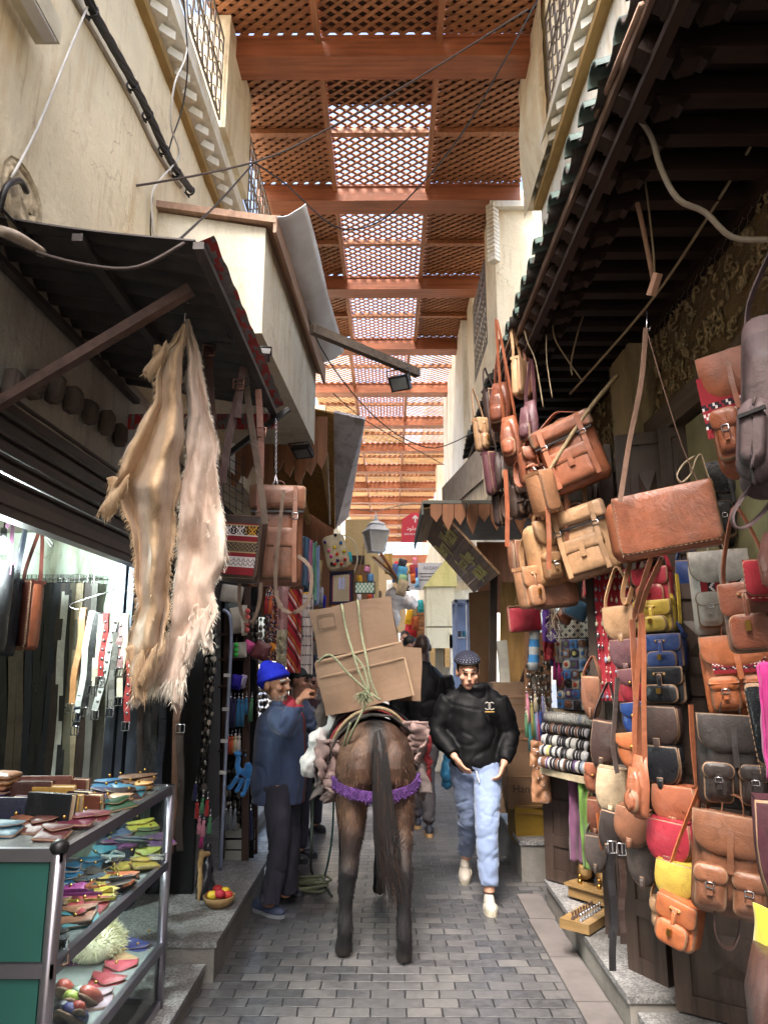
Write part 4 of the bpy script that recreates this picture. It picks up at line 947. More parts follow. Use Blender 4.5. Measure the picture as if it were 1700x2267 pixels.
for (px, py, c, n_) in SH:
    p = W(px, py, .735); p.x = min(p.x, CXf - .12); wallet(p + Vector((0, 0, R.uniform(0, .02))), R.uniform(.13, .18), R.uniform(.10, .14), .016, c, R.uniform(-.9, .9), 'small %s leather purse on the lit upper shelf' % n_, 'purse', 'purse', R.uniform(0, 25))
SH2 = [(180, 1920, C(30, 96, 130), 'petrol'), (300, 1862, C(110, 112, 140), 'lavender grey'), (345, 1850, C(120, 70, 120), 'violet'), (270, 1900, C(70, 66, 60), 'mole brown'), (240, 1955, C(206, 176, 40), 'gold'), (315, 1905, C(200, 170, 40), 'dull yellow'), (200, 1948, C(74, 90, 100), 'steel'), (155, 1965, C(176, 60, 140), 'fuchsia'), (180, 2010, C(186, 120, 80), 'sand'), (235, 2010, C(200, 60, 70), 'scarlet'), (140, 2085, C(30, 30, 32), 'jet black'), (265, 1950, C(60, 50, 44), 'umber'), (330, 1838, C(90, 100, 60), 'moss green')]
for (px, py, c, n_) in SH2:
    p = W(px, py, .755); p.x = min(p.x, CXf - .1); wallet(p, R.uniform(.12, .17), R.uniform(.10, .13), .014, c, R.uniform(-1.6, 1.6), 'small %s leather purse heaped on the lit upper shelf' % n_, 'purse', 'purse', R.uniform(-20, 25))
for i, (px, py, c) in enumerate(((290, 1930, C(220, 190, 40)), (250, 1985, C(220, 196, 30)), (300, 1950, C(60, 50, 44)), (280, 1960, C(206, 110, 60)), (165, 1985, C(176, 60, 150)), (320, 1900, C(210, 206, 196)), (240, 1900, C(200, 214, 206)))):
    p = W(px, py, .765); p.x = min(p.x, CXf - .1); b = MB(); b.ribbon(smoothpath([p + Vector((R.uniform(-.1, .1), R.uniform(-.06, .06), R.uniform(-.01, .02))) for _ in range(6)]), (0, 0, 1), .01, .004)
    b.build('wrist_loop', leather('loop_%d' % i, c), label='%s thin leather loop tangled on the upper shelf' % ('yellow', 'lemon', 'dark', 'orange', 'magenta', 'whitish', 'pale green')[i], cat='strap', group='loops on the upper shelf')
for (px, py, c, n_) in [(255, 2085, C(50, 60, 130), 'indigo blue'), (320, 2085, C(64, 70, 140), 'violet blue, at the back'), (285, 2115, C(214, 170, 110), 'butterfly shaped tan'), (270, 2130, C(204, 60, 80), 'pink red'), (262, 2160, C(190, 60, 70), 'crimson'), (245, 2200, C(190, 160, 170), 'pale pink'), (150, 2110, C(150, 50, 130), 'magenta')]:
    p = W(px, py, .375); p.x = min(p.x, CXf - .12); wallet(p, .15, .12, .018, c, R.uniform(-.8, .8), 'small %s leather purse on the lower shelf' % n_, 'purse', 'purse', R.uniform(0, 20))
pz = W(205, 2105, .40); o = thing('fluffy_cushion', 'fluffy pale yellow sheepskin bundle on the lower shelf', 'sheepskin', pz)
b = MB(); b.ball((0, 0, .03), (.13, .1, .08), 14); b.build('core', M('wool_core', C(214, 210, 180), .9), o); hb = MB()
hairs(hb, [(Vector((.13 * math.sin(t) * math.cos(q), .1 * math.sin(t) * math.sin(q), .03 + .08 * math.cos(t))), Vector((math.sin(t) * math.cos(q), math.sin(t) * math.sin(q), math.cos(t)))) for t, q in [(R.uniform(0, 1.9), R.uniform(0, 6.28)) for _ in range(1500)]], .036, .004, 0, .2, .5); hb.build('wool', M('wool', C(204, 198, 160), .8, var=.15), o)
for (px, py, c, n_) in [(145, 2190, C(176, 70, 50), 'brick red'), (185, 2205, C(140, 150, 130), 'sage green'), (205, 2205, C(190, 90, 70), 'salmon'), (160, 2215, C(170, 190, 60), 'lime'), (170, 2240, C(180, 60, 40), 'orange red'), (140, 2240, C(60, 60, 64), 'charcoal'), (195, 2245, C(60, 60, 120), 'indigo')]:
    p = W(px, py, .40); p.x = min(p.x, CXf - .1); o = thing('leather_slipper', 'small %s leather slipper standing at the front of the lower shelf' % n_, 'slipper', p, (rad(-40), 0, R.uniform(-.5, .5)), 'slippers on the lower shelf')
    b = MB(); b.ball((0, 0, 0), (.035, .075, .03), 10); b.build('upper', leather('slip_%d' % px, c), o); b = MB(); b.ball((0, 0, -.018), (.036, .08, .012), 10); b.build('sole', m_edge, o)
BK = [(60, 1760, .2, C(90, 44, 34), 'maroon'), (98, 1755, .22, C(120, 60, 40), 'red brown'), (122, 1760, .17, C(196, 150, 50), 'gold'), (150, 1752, .2, C(110, 60, 50), 'brown'), (112, 1795, .2, C(24, 26, 32), 'black'), (32, 1790, .16, C(36, 40, 70), 'navy'), (72, 1785, .16, C(110, 40, 90), 'plum'), (30, 1755, .15, C(70, 50, 40), 'dark tan'), (175, 1762, .14, C(60, 40, 50), 'aubergine'), (200, 1765, .13, C(130, 70, 50), 'chestnut'), (140, 1780, .16, C(200, 160, 60), 'pale gold')]
for (px, py, w_, c, n_) in BK:
    p = W(px, py + 30, CT); p.x = min(p.x, CXf - .12); o = thing('leather_notebook', '%s leather notebook standing on the case top' % n_, 'notebook', p, (R.uniform(-.15, .15), 0, R.uniform(-.35, .1)), 'notebooks on the case top')
    h_ = w_ * .55; b = MB(); b.slab(rrect(w_, h_, .006, z0=h_), .006, 0, .002, .001); b.slab(rrect(w_, h_, .006, z0=h_), -.024, -.03, .002, .001); b.build('cover', leather('book_%d' % px, c), o)
    MB().span((-w_ * .48, -.024, .004), (w_ * .48, 0, h_ - .004)).build('pages', M('paper', C(214, 196, 164), .9), o)
TP = [(70, 1815, C(150, 90, 60), 'tan suede'), (105, 1822, C(110, 60, 56), 'wine red'), (20, 1830, C(70, 110, 130), 'slate blue'), (130, 1840, C(96, 44, 44), 'dark maroon'), (180, 1815, C(110, 30, 60), 'plum'), (215, 1800, C(120, 40, 50), 'garnet'), (240, 1735, C(40, 120, 170), 'sky blue'), (262, 1730, C(220, 180, 40), 'yellow and blue'), (275, 1745, C(50, 130, 170), 'cyan'), (235, 1755, C(50, 50, 100), 'navy'), (300, 1750, C(60, 130, 150), 'teal'), (325, 1738, C(210, 150, 40), 'orange yellow'), (290, 1768, C(190, 150, 110), 'beige'), (260, 1780, C(40, 80, 50), 'bottle green'), (210, 1785, C(50, 110, 110), 'sea green'), (315, 1725, C(110, 70, 40), 'brown'), (290, 1728, C(120, 80, 50), 'light brown'), (265, 1757, C(60, 40, 40), 'dark brown')]
for (px, py, c, n_) in TP:
    p = W(px, py, CT + .01); p.x = min(p.x, CXf - .1); wallet(p + Vector((0, 0, R.uniform(0, .015))), R.uniform(.11, .16), R.uniform(.09, .13), .015, c, R.uniform(-.8, .8), '%s leather wallet lying on top of the display case' % n_, 'wallet', 'wallet', R.uniform(0, 15), group='wallets on the case top')
p0 = W(6, 1790, CT)
for i, (c, n_) in enumerate(((C(30, 70, 50), 'green, bottom'), (C(200, 150, 60), 'gold, second'), (C(190, 100, 60), 'orange, third'), (C(60, 40, 90), 'purple, fourth'), (C(170, 96, 60), 'rust, fifth'), (C(190, 130, 70), 'honey, sixth'), (C(180, 120, 80), 'tan, top'))):
    wallet(p0 + Vector((0, .05, .012 + i * .022)), .1, .14, .02, c, R.uniform(-.1, .1), '%s of the stacked folded purses at the left edge of the case' % n_, 'purse', 'purse', 0, False, 'stack of folded purses')
# ================================================================== right side: leather stall
tan = leather('leather_saddle_tan', C(190, 132, 88)); cinn = leather('leather_cinnamon', C(172, 98, 60)); cog = leather('leather_cognac', C(158, 84, 48)); rustl = leather('leather_dark_rust', C(128, 66, 40))
dk = leather('leather_chocolate', C(70, 50, 46)); dk2 = leather('leather_bitter', C(56, 46, 44)); blkl = leather('leather_jet', C(24, 26, 32), .3); camel = leather('leather_camel', C(196, 150, 104)); nude = leather('leather_nude', C(204, 178, 140), .5)
redl = leather('leather_cherry', C(166, 26, 50)); yel = leather('leather_mustard', C(204, 172, 26)); blu = leather('leather_blue', C(34, 70, 140)); org = leather('leather_orange', C(196, 104, 44)); brn = leather('leather_brown2', C(140, 88, 60)); mauve = leather('leather_mauve', C(110, 66, 74)); ivory = leather('leather_ivory', C(206, 200, 190), .45); gtaupe = leather('leather_grey_taupe', C(96, 84, 80))
# ---- carved folding door leaves
def door_leaf(label, a, b_, z0, z1, t=.045, carve=True):
    """panelled leaf from point a to point b on plan"""
    a, b_ = Vector((*a, 0)), Vector((*b_, 0)); d = b_ - a; w_ = d.length; ang = math.atan2(d.y, d.x)
    o = thing('carved_door', label, 'door', (a.x, a.y, z0), (0, 0, ang), 'folded carved door leaves'); h = z1 - z0
    b = MB(); b.span((0, 0, 0), (w_, t, h)); f = .075
    b.span((0, -.012, 0), (f, .0, h)); b.span((w_ - f, -.012, 0), (w_, .0, h))
    n = 4
    for i in range(n + 1): z = (h - f) * i / n; b.span((f, -.0115, z), (w_ - f, .0, z + f))
    b.build('leaf', m_darkz, o)
    if carve:
        b = MB()
        for i in range(n):
            zc = (h - f) * (i + .5) / n + f / 2; pw, ph = w_ - 2 * f, (h - f) / n - f
            for k in (.86, .66): b.box((w_ / 2, -.002, zc), (pw * k, .012 + .02 * (1 - k), ph * k))
            b.add([(w_ / 2 - pw * .25, -.014, zc - ph * .22), (w_ / 2 + pw * .25, -.014, zc - ph * .22), (w_ / 2 + pw * .25, -.014, zc + ph * .22), (w_ / 2 - pw * .25, -.014, zc + ph * .22), (w_ / 2, -.05, zc)], [(0, 1, 4), (1, 2, 4), (2, 3, 4), (3, 0, 4)])
        b.build('panel', m_darkz, o)
    return o
door_leaf('narrow dark carved door leaf beside the hanging tan messenger bag', (1.22, 4.42), (1.40, 4.32), .17, 3.02)
door_leaf('wide dark carved door leaf with pyramid panel behind the messenger bag', (1.40, 4.25), (1.73, 4.12), .17, 3.05)
door_leaf('edge of a folded dark door leaf touching the wide leaf', (1.62, 4.10), (1.76, 3.98), .17, 3.05)
door_leaf('worn grey brown door leaf standing on the kerb under the yellow bag', (1.30, 3.62), (1.72, 3.34), .13, 2.05)
door_leaf('second worn door leaf behind the brown strap loop', (1.62, 3.40), (1.78, 3.16), .13, 1.9)
door_leaf('bleached wooden door post behind the hanging belts on the kerb', (1.20, 3.95), (1.32, 3.74), .17, 1.3, carve=False)
# ---- bag columns
GA, GB, GCc = 'small bags hung in the left column of the stall', 'satchels and saddle bags hung on the door', 'backpacks hung at the right of the stall'
B = bag
B('satchel', 1402, 1262, 1486, 1340, 3.58, 'cherry red satchel hung above the yellow one', redl, -42, -2, up=.16, group=GB)
B('satchel', 1405, 1334, 1494, 1402, 3.54, 'mustard yellow satchel with black clasp under the red one', yel, -42, -2, up=.12, group=GB)
B('satchel', 1424, 1408, 1516, 1482, 3.50, 'royal blue satchel under the yellow satchel', blu, -42, -2, up=.12, group=GB)
B('satchel', 1417, 1480, 1520, 1556, 3.46, 'black satchel with silver buckle under the blue satchel', blkl, -42, -2, group=GB)
B('saddle', 1412, 1566, 1508, 1655, 3.42, 'chocolate brown saddle bag with a tooled flap under the black satchel', dk, -42, 0, group=GB)
B('saddle', 1424, 1652, 1512, 1740, 3.40, 'black saddle bag with tooled flap between the chocolate and the rust ones', blkl, -42, 0, group=GB)
B('saddle', 1446, 1741, 1545, 1824, 3.36, 'rust brown saddle bag with an open side under the black saddle bag', cog, -42, 0, group=GB)
B('saddle', 1436, 1817, 1536, 1912, 3.32, 'raspberry red saddle bag above the yellow saddle bag', redl, -42, 3, group=GB)
B('saddle', 1456, 1908, 1548, 1992, 3.28, 'yellow saddle bag with a tooled flap above the orange satchel', yel, -42, 6, group=GB)
B('satchel', 1462, 1992, 1560, 2088, 3.22, 'orange satchel hung lowest on the door by a long strap', org, -46, 14, up=.5, group=GB)
B('saddle', 1334, 1346, 1412, 1426, 3.73, 'camel saddle bag with a pointed flap and brass stud, topmost of its column', camel, -34, -4, up=.22, group=GA)
B('saddle', 1350, 1418, 1424, 1488, 3.70, 'mauve brown saddle bag with pointed flap under the camel one', brn, -38, -4, mat2=mauve, group=GA)
B('pouch', 1364, 1482, 1424, 1560, 3.66, 'red pouch with a mauve flap under the two brown saddle bags', redl, -32, -6, d=.06, mat2=mauve, group=GA)
B('pouch', 1370, 1556, 1432, 1628, 3.63, 'small blue pouch with a brass stud above the orange pouch', blu, -34, -6, d=.06, mat2=blu, group=GA)
B('pouch', 1360, 1622, 1436, 1700, 3.58, 'orange pouch with a pointed flap and stud under the blue pouch', org, -32, -8, d=.06, mat2=org, group=GA)
B('tote', 1388, 1672, 1440, 1806, 3.28, 'slim rust bag hanging edge-on from a long strap in front of the others', cinn, -62, 4, d=.05, up=.62, group=GA)
B('saddle', 1312, 1598, 1364, 1702, 3.83, 'dark brown saddle bag hanging beside the bracelet rack', dk, -22, 8, d=.05, up=.2, group=GA)
B('pouch', 1293, 1690, 1336, 1752, 3.98, 'little chestnut drawstring pouch beside the bracelet rolls', cog, -24, 4, d=.06, mat2=cog, group=GA)
B('saddle', 1322, 1702, 1390, 1800, 3.73, 'cream saddle bag under the dark brown one', nude, -22, 6, d=.06, group=GA)
B('saddle', 1366, 1700, 1404, 1782, 3.78, 'grey taupe saddle bag half behind the slim rust bag', gtaupe, -24, 6, d=.05, group=GA)
B('saddle', 1332, 1796, 1386, 1886, 3.70, 'dark plum brown saddle bag under the cream one', dk2, -34, 10, d=.07, group=GA)
B('saddle', 1366, 1790, 1446, 1872, 3.53, 'light tan saddle bag with one stud under the slim rust bag', brn, -38, 8, d=.06, group=GA)
B('saddle', 1392, 1866, 1460, 1956, 3.56, 'grey brown saddle bag with two small holes, lowest of the left column', gtaupe, -30, 4, d=.06, group=GA)
GX = 'bags tucked behind the front rows of the stall'
for a_ in (('saddle', 1494, 1556, 1552, 1640, 3.7, 'chestnut saddle bag tucked behind the chocolate one beside the dark backpack', cog), ('satchel', 1500, 1640, 1552, 1716, 3.68, 'wine brown satchel tucked behind the black saddle bag', mauve), ('saddle', 1496, 1244, 1540, 1318, 3.8, 'navy saddle bag half hidden right of the cherry satchel', blu), ('saddle', 1500, 1330, 1548, 1408, 3.78, 'tan saddle bag half hidden right of the mustard satchel', tan), ('messenger', 1506, 1424, 1556, 1520, 3.75, 'dark chocolate bag half hidden right of the royal blue satchel', dk), ('saddle', 1300, 1770, 1340, 1850, 4.3, 'rust saddle bag low beside the lime scarf', rustl), ('saddle', 1296, 1850, 1346, 1926, 4.25, 'mole grey saddle bag hanging just above the kerb stands', gtaupe), ('satchel', 1440, 1990, 1490, 2050, 3.5, 'small tan satchel behind the lowest orange one', camel), ('saddle', 1526, 1900, 1560, 1990, 3.4, 'dark brown saddle bag squeezed right of the yellow saddle bag', dk2), ('saddle', 1288, 1500, 1330, 1590, 4.15, 'hazel saddle bag hanging left of the blue pouch', brn), ('satchel', 1420, 1236, 1470, 1272, 3.75, 'dark red satchel above the cherry one, partly under the messenger bag', mauve)):
    B(*a_, -30, 2, d=.05, up=.12, group=GX)
def kpanel(o, x0, x1, z0, z1, y, f, mats, nx=30, nz=20):
    q = MB(); q.grid(nx, nz, lambda u, v: Vector((x0 + (x1 - x0) * u, y, z0 + (z1 - z0) * v)), sm=False, mf=f); q.build('kilim_panel', mats, o)
km = [m_k[0], m_k[1], m_k[2], m_k[3], m_k[4]]
def zig(i, j): return 0 if (i // 5) % 2 == 0 else (2 if (i + abs((j % 8) - 4)) % 5 < 2 else 1)
def band(i, j): return 1 if j in (3, 4, 9, 10) and (i + j) % 3 else (2 if j in (3, 4, 9, 10, 6, 7) and (i + j) % 2 else 0)
o = B('backpack', 1522, 1228, 1648, 1402, 3.3, 'ivory backpack with red kilim stripes and a white flap', ivory, -22, -2, group=GCc); s_ = mpp(o.location); kpanel(o, -42 * s_, 42 * s_, -140 * s_, -60 * s_, -.088, zig, km)
o = B('backpack', 1546, 1412, 1692, 1580, 3.2, 'orange backpack with two pockets and a patterned wine red band', org, -22, -4, group=GCc); s_ = mpp(o.location); kpanel(o, -50 * s_, 55 * s_, -75 * s_, -20 * s_, -.094, band, km)
B('backpack', 1540, 1586, 1692, 1778, 3.1, 'dark brown backpack with two front pockets hung under the orange one', dk2, -20, 2, group=GCc)
B('backpack', 1540, 1802, 1700, 2012, 3.0, 'brown backpack with a wide flap and pockets, lowest of the backpacks', leather('leather_hazel', C(140, 86, 54)), -28, 6, group=GCc)
B('satchel', 1596, 1296, 1712, 1442, 2.6, 'big dark rust satchel with brass ring at the right edge', rustl, -38, -4, d=.12, up=.3, group=GCc)
B('backpack', 1560, 1030, 1650, 1212, 3.5, 'navy black backpack hung behind the tan messenger bag', blkl, -24, -4, group=GCc)
o = B('backpack', 1548, 800, 1690, 1058, 2.7, 'cognac backpack with a red kilim body high at the right', cog, -36, -6, d=.16, group=GCc); s_ = mpp(o.location); kpanel(o, -70 * s_, 62 * s_, -180 * s_, -40 * s_, -.11, band, km)
B('duffel', 1642, 700, 1775, 1110, 2.15, 'large dusty brown bag seen from behind at the right edge', leather('leather_dusty', C(92, 72, 74), .55), -40, 6, d=.16, up=.25, group=GCc)
B('messenger', 1368, 1094, 1562, 1226, 3.05, 'large smooth tan messenger bag hung in the middle of the stall', leather('leather_messenger', C(164, 92, 60), .3), -31, -6, d=.09, group='large bags hung under the eave', wfix=1.1)
o = thing('bag_strap', 'thin brown strap from which the tan messenger bag hangs', 'strap', PY(1430, 720, 2.95)); P = lambda x, y, Y: PY(x, y, Y) - o.location
b = MB(); b.ribbon(smoothpath([P(1429, 726, 2.95), P(1418, 850, 2.97), P(1392, 980, 3.0), P(1372, 1110, 3.0)]), (1, .2, 0), .022, .004); b.ribbon(smoothpath([P(1429, 726, 2.95), P(1465, 850, 3.0), P(1510, 990, 3.05), P(1555, 1090, 3.05)]), (.4, 1, 0), .014, .004)
b.build('strap', leather('leather_strapbrown', C(140, 108, 90), .5), o); b = MB(); b.tube([P(1432, 690, 2.95), P(1430, 730, 2.95), P(1437, 735, 2.95), P(1438, 722, 2.95)], .003, 5); b.build('hook', m_chrome, o)
B('duffel', 1326, 1108, 1440, 1245, 3.6, 'cinnamon rounded backpack with a zipped front pocket behind the messenger bag', cinn, 10, -8, d=.18, group='large bags hung under the eave')
GM = 'large bags hung under the eave'
B('rolltop', 1212, 1136, 1340, 1282, 4.2, 'light tan roll-top backpack with two long buckled straps', camel, -32, -13, group=GM)
B('backpack', 1148, 1160, 1256, 1296, 4.3, 'camel backpack with small front pockets beside the light roll-top one', leather('leather_camel2', C(186, 140, 92)), 22, -10, d=.16, group=GM)
B('messenger', 1192, 1118, 1258, 1258, 4.28, 'open tan flap of a bag between the two camel backpacks', tan, 24, -10, group=GM)
B('messenger', 1170, 1266, 1268, 1346, 4.35, 'brown messenger bag with short straps under the camel backpack', brn, 4, -6, group=GM)
B('satchel', 1134, 1258, 1192, 1346, 4.25, 'round tan side pocket bag hanging low at the corner of the stall', tan, 30, -10, group=GM)
B('saddle', 1120, 1200, 1156, 1282, 4.6, 'round brown bag with stitched lines at the outer corner of the stall', brn, 30, -4, group=GM)
B('rolltop', 1176, 948, 1310, 1092, 4.15, 'big cinnamon roll-top backpack with buckled straps hung high under the eave', cinn, -30, -17, up=.12, group=GM)
B('messenger', 1160, 1050, 1216, 1142, 4.1, 'tan bag with an open flap below the big cinnamon backpack', tan, 26, -14, d=.14, group=GM)
B('backpack', 1140, 1000, 1200, 1076, 4.3, 'cognac backpack squeezed beside the big cinnamon roll-top', cog, 10, -6, group=GM)
B('tote', 1098, 924, 1154, 1034, 4.5, 'glossy rust slouch bag hanging from a long strap', cog, -32, -6, d=.12, up=.75, group=GM)
B('tote', 1078, 850, 1136, 960, 4.7, 'dark rust slouch bag with a broad strap behind the glossy one', rustl, -32, 0, d=.12, up=.35, group=GM)
B('messenger', 1130, 800, 1160, 886, 4.5, 'tan flat bag hung edge-on, highest of the bags', camel, 55, 0, d=.05, up=.3, group=GM)
B('messenger', 1155, 812, 1182, 890, 4.55, 'flat brown bag hung edge-on beside the highest tan one', brn, 60, 0, d=.05, up=.2, group=GM)
B('tote', 1148, 888, 1196, 996, 4.35, 'dark mauve zipped bag with a buckled handle', mauve, -50, 0, d=.08, up=.3, group=GM)
B('satchel', 1044, 930, 1076, 1002, 4.9, 'small camel satchel with straps at the alley side of the bunch', camel, 30, -6, d=.07, up=.25, group=GM)
B('messenger', 1066, 868, 1100, 992, 5.0, 'slim dark brown bag behind the small camel satchel', dk, 30, -4, d=.07, up=.2, group=GM)
B('messenger', 1064, 1006, 1092, 1098, 4.9, 'pale mauve bag with a front buckle hanging low in the bunch', mauve, 34, -8, d=.07, up=.25, group=GM)
B('tote', 1088, 1000, 1122, 1082, 4.8, 'dark chocolate slouch bag behind the glossy rust one', dk, 20, -4, d=.07, up=.25, group=GM)
B('messenger', 1086, 1094, 1120, 1166, 5.0, 'thin dark brown bag with many flaps below the bunch', dk, 40, -6, d=.06, up=.2, group=GM)
B('backpack', 1118, 1074, 1166, 1150, 4.6, 'worn dark backpack with an open mouth below the bunch', leather('leather_smoke', C(92, 70, 60)), 20, -6, up=.2, group=GM)
for k, (px, py, h_, lab) in enumerate(((1210, 1140, 120, 'raw brown strap end hanging under the big cinnamon backpack'), (1250, 1090, 130, 'loose punched strap under the roll-top backpack'), (1290, 1080, 110, 'loose tan strap near the carved door'), (1180, 1080, 130, 'long orange strap hanging in front of the tan bag'), (1118, 1080, 130, 'brown strap hanging down to the round bag'))):
    o = thing('bag_strap', lab, 'strap', PY(px, py - 40, 4.05 + .1 * k), group='loose straps under the hanging bags'); b = MB(); b.ribbon([PY(px, py - 40, 4.05 + .1 * k) - o.location, PY(px + 5, py + h_ * .4, 4.05 + .1 * k) - o.location, PY(px + 4, py + h_, 4.05 + .1 * k) - o.location], (1, .2, 0), .028, .005); b.build('strap', [cinn, brn, camel, org, cog][k], o)
o = thing('bag_strap', 'pale looped strap hanging over the navy backpack', 'strap', PY(1530, 1010, 3.1)); P = lambda x, y, Y=3.1: PY(x, y, Y) - o.location
b = MB(); b.ribbon(smoothpath([P(1535, 1012), P(1515, 1025), P(1498, 1052), P(1508, 1068), P(1528, 1050), P(1540, 1016), P(1552, 1010), P(1565, 1050), P(1582, 1092), P(1568, 1088), P(1556, 1060)]), (.4, 1, 0), .03, .005); b.build('strap', leather('leather_rawcream', C(206, 186, 156), .6), o)
o = thing('bag_strap', 'wide brown strap loop with cream lining below the dusty brown bag', 'strap', PY(1690, 1040, 2.2)); P = lambda x, y, Y=2.2: PY(x, y, Y) - o.location
b = MB(); b.ribbon(smoothpath([P(1690, 1030), P(1650, 1090), P(1620, 1140), P(1630, 1168), P(1660, 1160), P(1700, 1120), P(1720, 1080)]), (.3, 1, .2), .05, .006); b.build('strap', [leather('leather_dusty', C(92, 72, 74))], o)
o = thing('bag_strap', 'dark strap loop hanging under the lowest brown backpack', 'strap', PY(1588, 2010, 3.0)); P = lambda x, y, Y=3.0: PY(x, y, Y) - o.location
b = MB(); b.ribbon(smoothpath([P(1580, 2000), P(1582, 2060), P(1600, 2095), P(1622, 2095), P(1636, 2060), P(1634, 2010)]), (.4, 1, 0), .035, .005); b.build('strap', dk, o)
GS = 'straps hung over the small bags'
for (pts, Y, w_, m, lab) in (([(1398, 1372), (1402, 1450), (1408, 1560), (1416, 1690)], 3.75, .034, cinn, 'broad cinnamon strap with a buckle over the small bags'), ([(1366, 1500), (1360, 1590), (1356, 1650), (1366, 1712)], 4.0, .026, gtaupe, 'grey taupe strap hanging over the dark brown saddle bag'), ([(1440, 1235), (1420, 1300), (1404, 1360), (1412, 1370), (1430, 1310), (1462, 1240)], 3.9, .03, brn, 'brown strap loop beside the red satchel'), ([(1396, 1240), (1378, 1310), (1386, 1340), (1400, 1300)], 4.05, .03, camel, 'camel strap loop above the camel saddle bag'), ([(1322, 1800), (1328, 1850), (1332, 1880)], 4.2, .02, org, 'narrow orange strap end with a split tip'), ([(1528, 1560), (1534, 1660), (1545, 1760)], 3.72, .028, cinn, 'cinnamon strap running down to the rust saddle bag'), ([(1538, 1830), (1548, 1920), (1542, 2020)], 3.62, .026, org, 'orange strap running down to the orange satchel'), ([(1497, 1270), (1502, 1330), (1505, 1380)], 3.9, .02, yel, 'yellow strap at the side of the yellow satchel')):
    Y -= .42; o = thing('bag_strap', lab, 'strap', PY(pts[0][0], pts[0][1], Y), group=GS); b = MB(); b.ribbon(smoothpath([PY(x, y, Y) - o.location for x, y in pts]), (1, .5, 0), w_, .005); b.build('strap', m, o)
# belts standing free in front of the kerb
belt(1354, 1885, 1358, 2150, 3.4, 15, LM['black'], 'black belt hanging down in front of the granite kerb', False, 'top', 'belts hung over the kerb')
belt(1375, 1890, 1378, 2090, 3.45, 15, LM['dbrown'], 'dark brown belt hanging beside the black one over the kerb', False, 'top', 'belts hung over the kerb')
# right edge cloth, bag
def drape(name, label, cat, px, py, w_, h_, Y, mat, seed, amp=.03, group=None, thick=.006):
    o = thing(name, label, cat, PY(px, py, Y), group=group); s = mpp(o.location); w_, h_ = w_ * s, h_ * s
    b = MB(); b.grid(24, 30, lambda u, v: Vector(((u - .5) * w_ * (1 - .12 * math.sin(3 * v + seed)), amp * math.sin(u * 9 + seed + 2 * v) * (.3 + .7 * v) + .02 * noise.noise(Vector((u * 3, v * 5, seed))), -h_ * v + .02 * h_ * math.sin(u * 5 + seed))))
    q = b.build('cloth', mat, o); q.modifiers.new('t', 'SOLIDIFY').thickness = thick; return o
m_yc = M('yellow_cloth', C(176, 164, 40), .85, sheen=.3); m_mg = M('magenta_cloth', C(158, 36, 110), .8, sheen=.2); m_mar = leather('maroon_suede', C(66, 20, 34), .6)
drape('yellow_cloth', 'bright yellow cloth hanging at the lower right corner', 'cloth', 1726, 2010, 110, 330, 2.3, m_yc, 2, .09)
drape('magenta_cloth', 'magenta cloth strip at the right edge behind the black wallet', 'cloth', 1692, 1470, 40, 240, 2.4, m_mg, 5)
B('messenger', 1652, 1520, 1692, 1700, 2.5, 'black long wallet hanging at the right edge beside the magenta cloth', blkl, -50, -6, d=.03, group='bags cut by the right edge')
B('saddle', 1662, 1770, 1760, 2000, 2.3, 'dark maroon suede bag at the right edge over the brown backpack', m_mar, -20, 0, d=.1, group='bags cut by the right edge')
B('tote', 1640, 2120, 1800, 2330, 2.2, 'dull brown slouch bag in the bottom right corner', leather('leather_cocoa', C(84, 58, 52)), -20, 0, d=.3, group='bags cut by the right edge')
B('tote', 1672, 1180, 1760, 1300, 2.3, 'pinkish tan bag at the right edge under the wide strap', leather('leather_blush', C(150, 96, 84)), -20, 0, d=.12, group='bags cut by the right edge')
B('messenger', 1648, 1250, 1720, 1330, 2.45, 'bag with red carpet pattern at the right edge', m_k[0], -30, 0, d=.08, group='bags cut by the right edge')
MB().span((1.70, 2.4, 1.5), (1.76, 3.9, 3.0)).build('olive_board', M('olive_board', C(136, 134, 98), .7), label='olive green board behind the navy backpack', cat='board')
# ---- gilded wooden stands and boxes on the kerb
def stand(label, px, py, k, rz):
    o = thing('carved_stand', label, 'carved stand', PZ(px, py, .19), (0, 0, rz), 'carved wooden things on the kerb'); mw = wood('gilt_wood', C(150, 120, 78), 0, .5, .4)
    b = MB(); b.span((-.16 * k, -.1 * k, 0), (.16 * k, .1 * k, .07 * k)); b.span((-.18 * k, -.12 * k, .07 * k), (.18 * k, .12 * k, .085 * k)); b.build('box', mw, o)
    for sx in (-.09, .06):
        b = MB(); b.lathe([(0, -.012), (.06 * k, -.012), (.06 * k, .012), (0, .012)], (sx * k, 0, .16 * k), 14, axis=Matrix.Rotation(rad(90), 3, 'X')); b.lathe([(0, -.012), (.04 * k, -.012), (.04 * k, .012), (0, .012)], (sx * k, 0, .245 * k), 12, axis=Matrix.Rotation(rad(90), 3, 'X')); b.build('disc', mw, o)
        b = MB(); b.ball((sx * k, -.06 * k, .10 * k), .018 * k, 8); b.ball((sx * k, -.06 * k, .135 * k), .012 * k, 8); b.build('figure', m_brass, o)
    return o
stand('gilded wooden stand with round discs and brass figures behind the chess box', 1322, 1990, .95, rad(-50))
o = thing('chess_box', 'small carved chess box with rows of pieces on the granite kerb', 'chess box', PZ(1298, 2045, .18), (0, 0, rad(-40)), 'carved wooden things on the kerb')
b = MB(); b.span((-.09, -.16, 0), (.09, .16, .05)); b.build('box', wood('gilt_wood', C(150, 120, 78), 0, .5, .4), o)
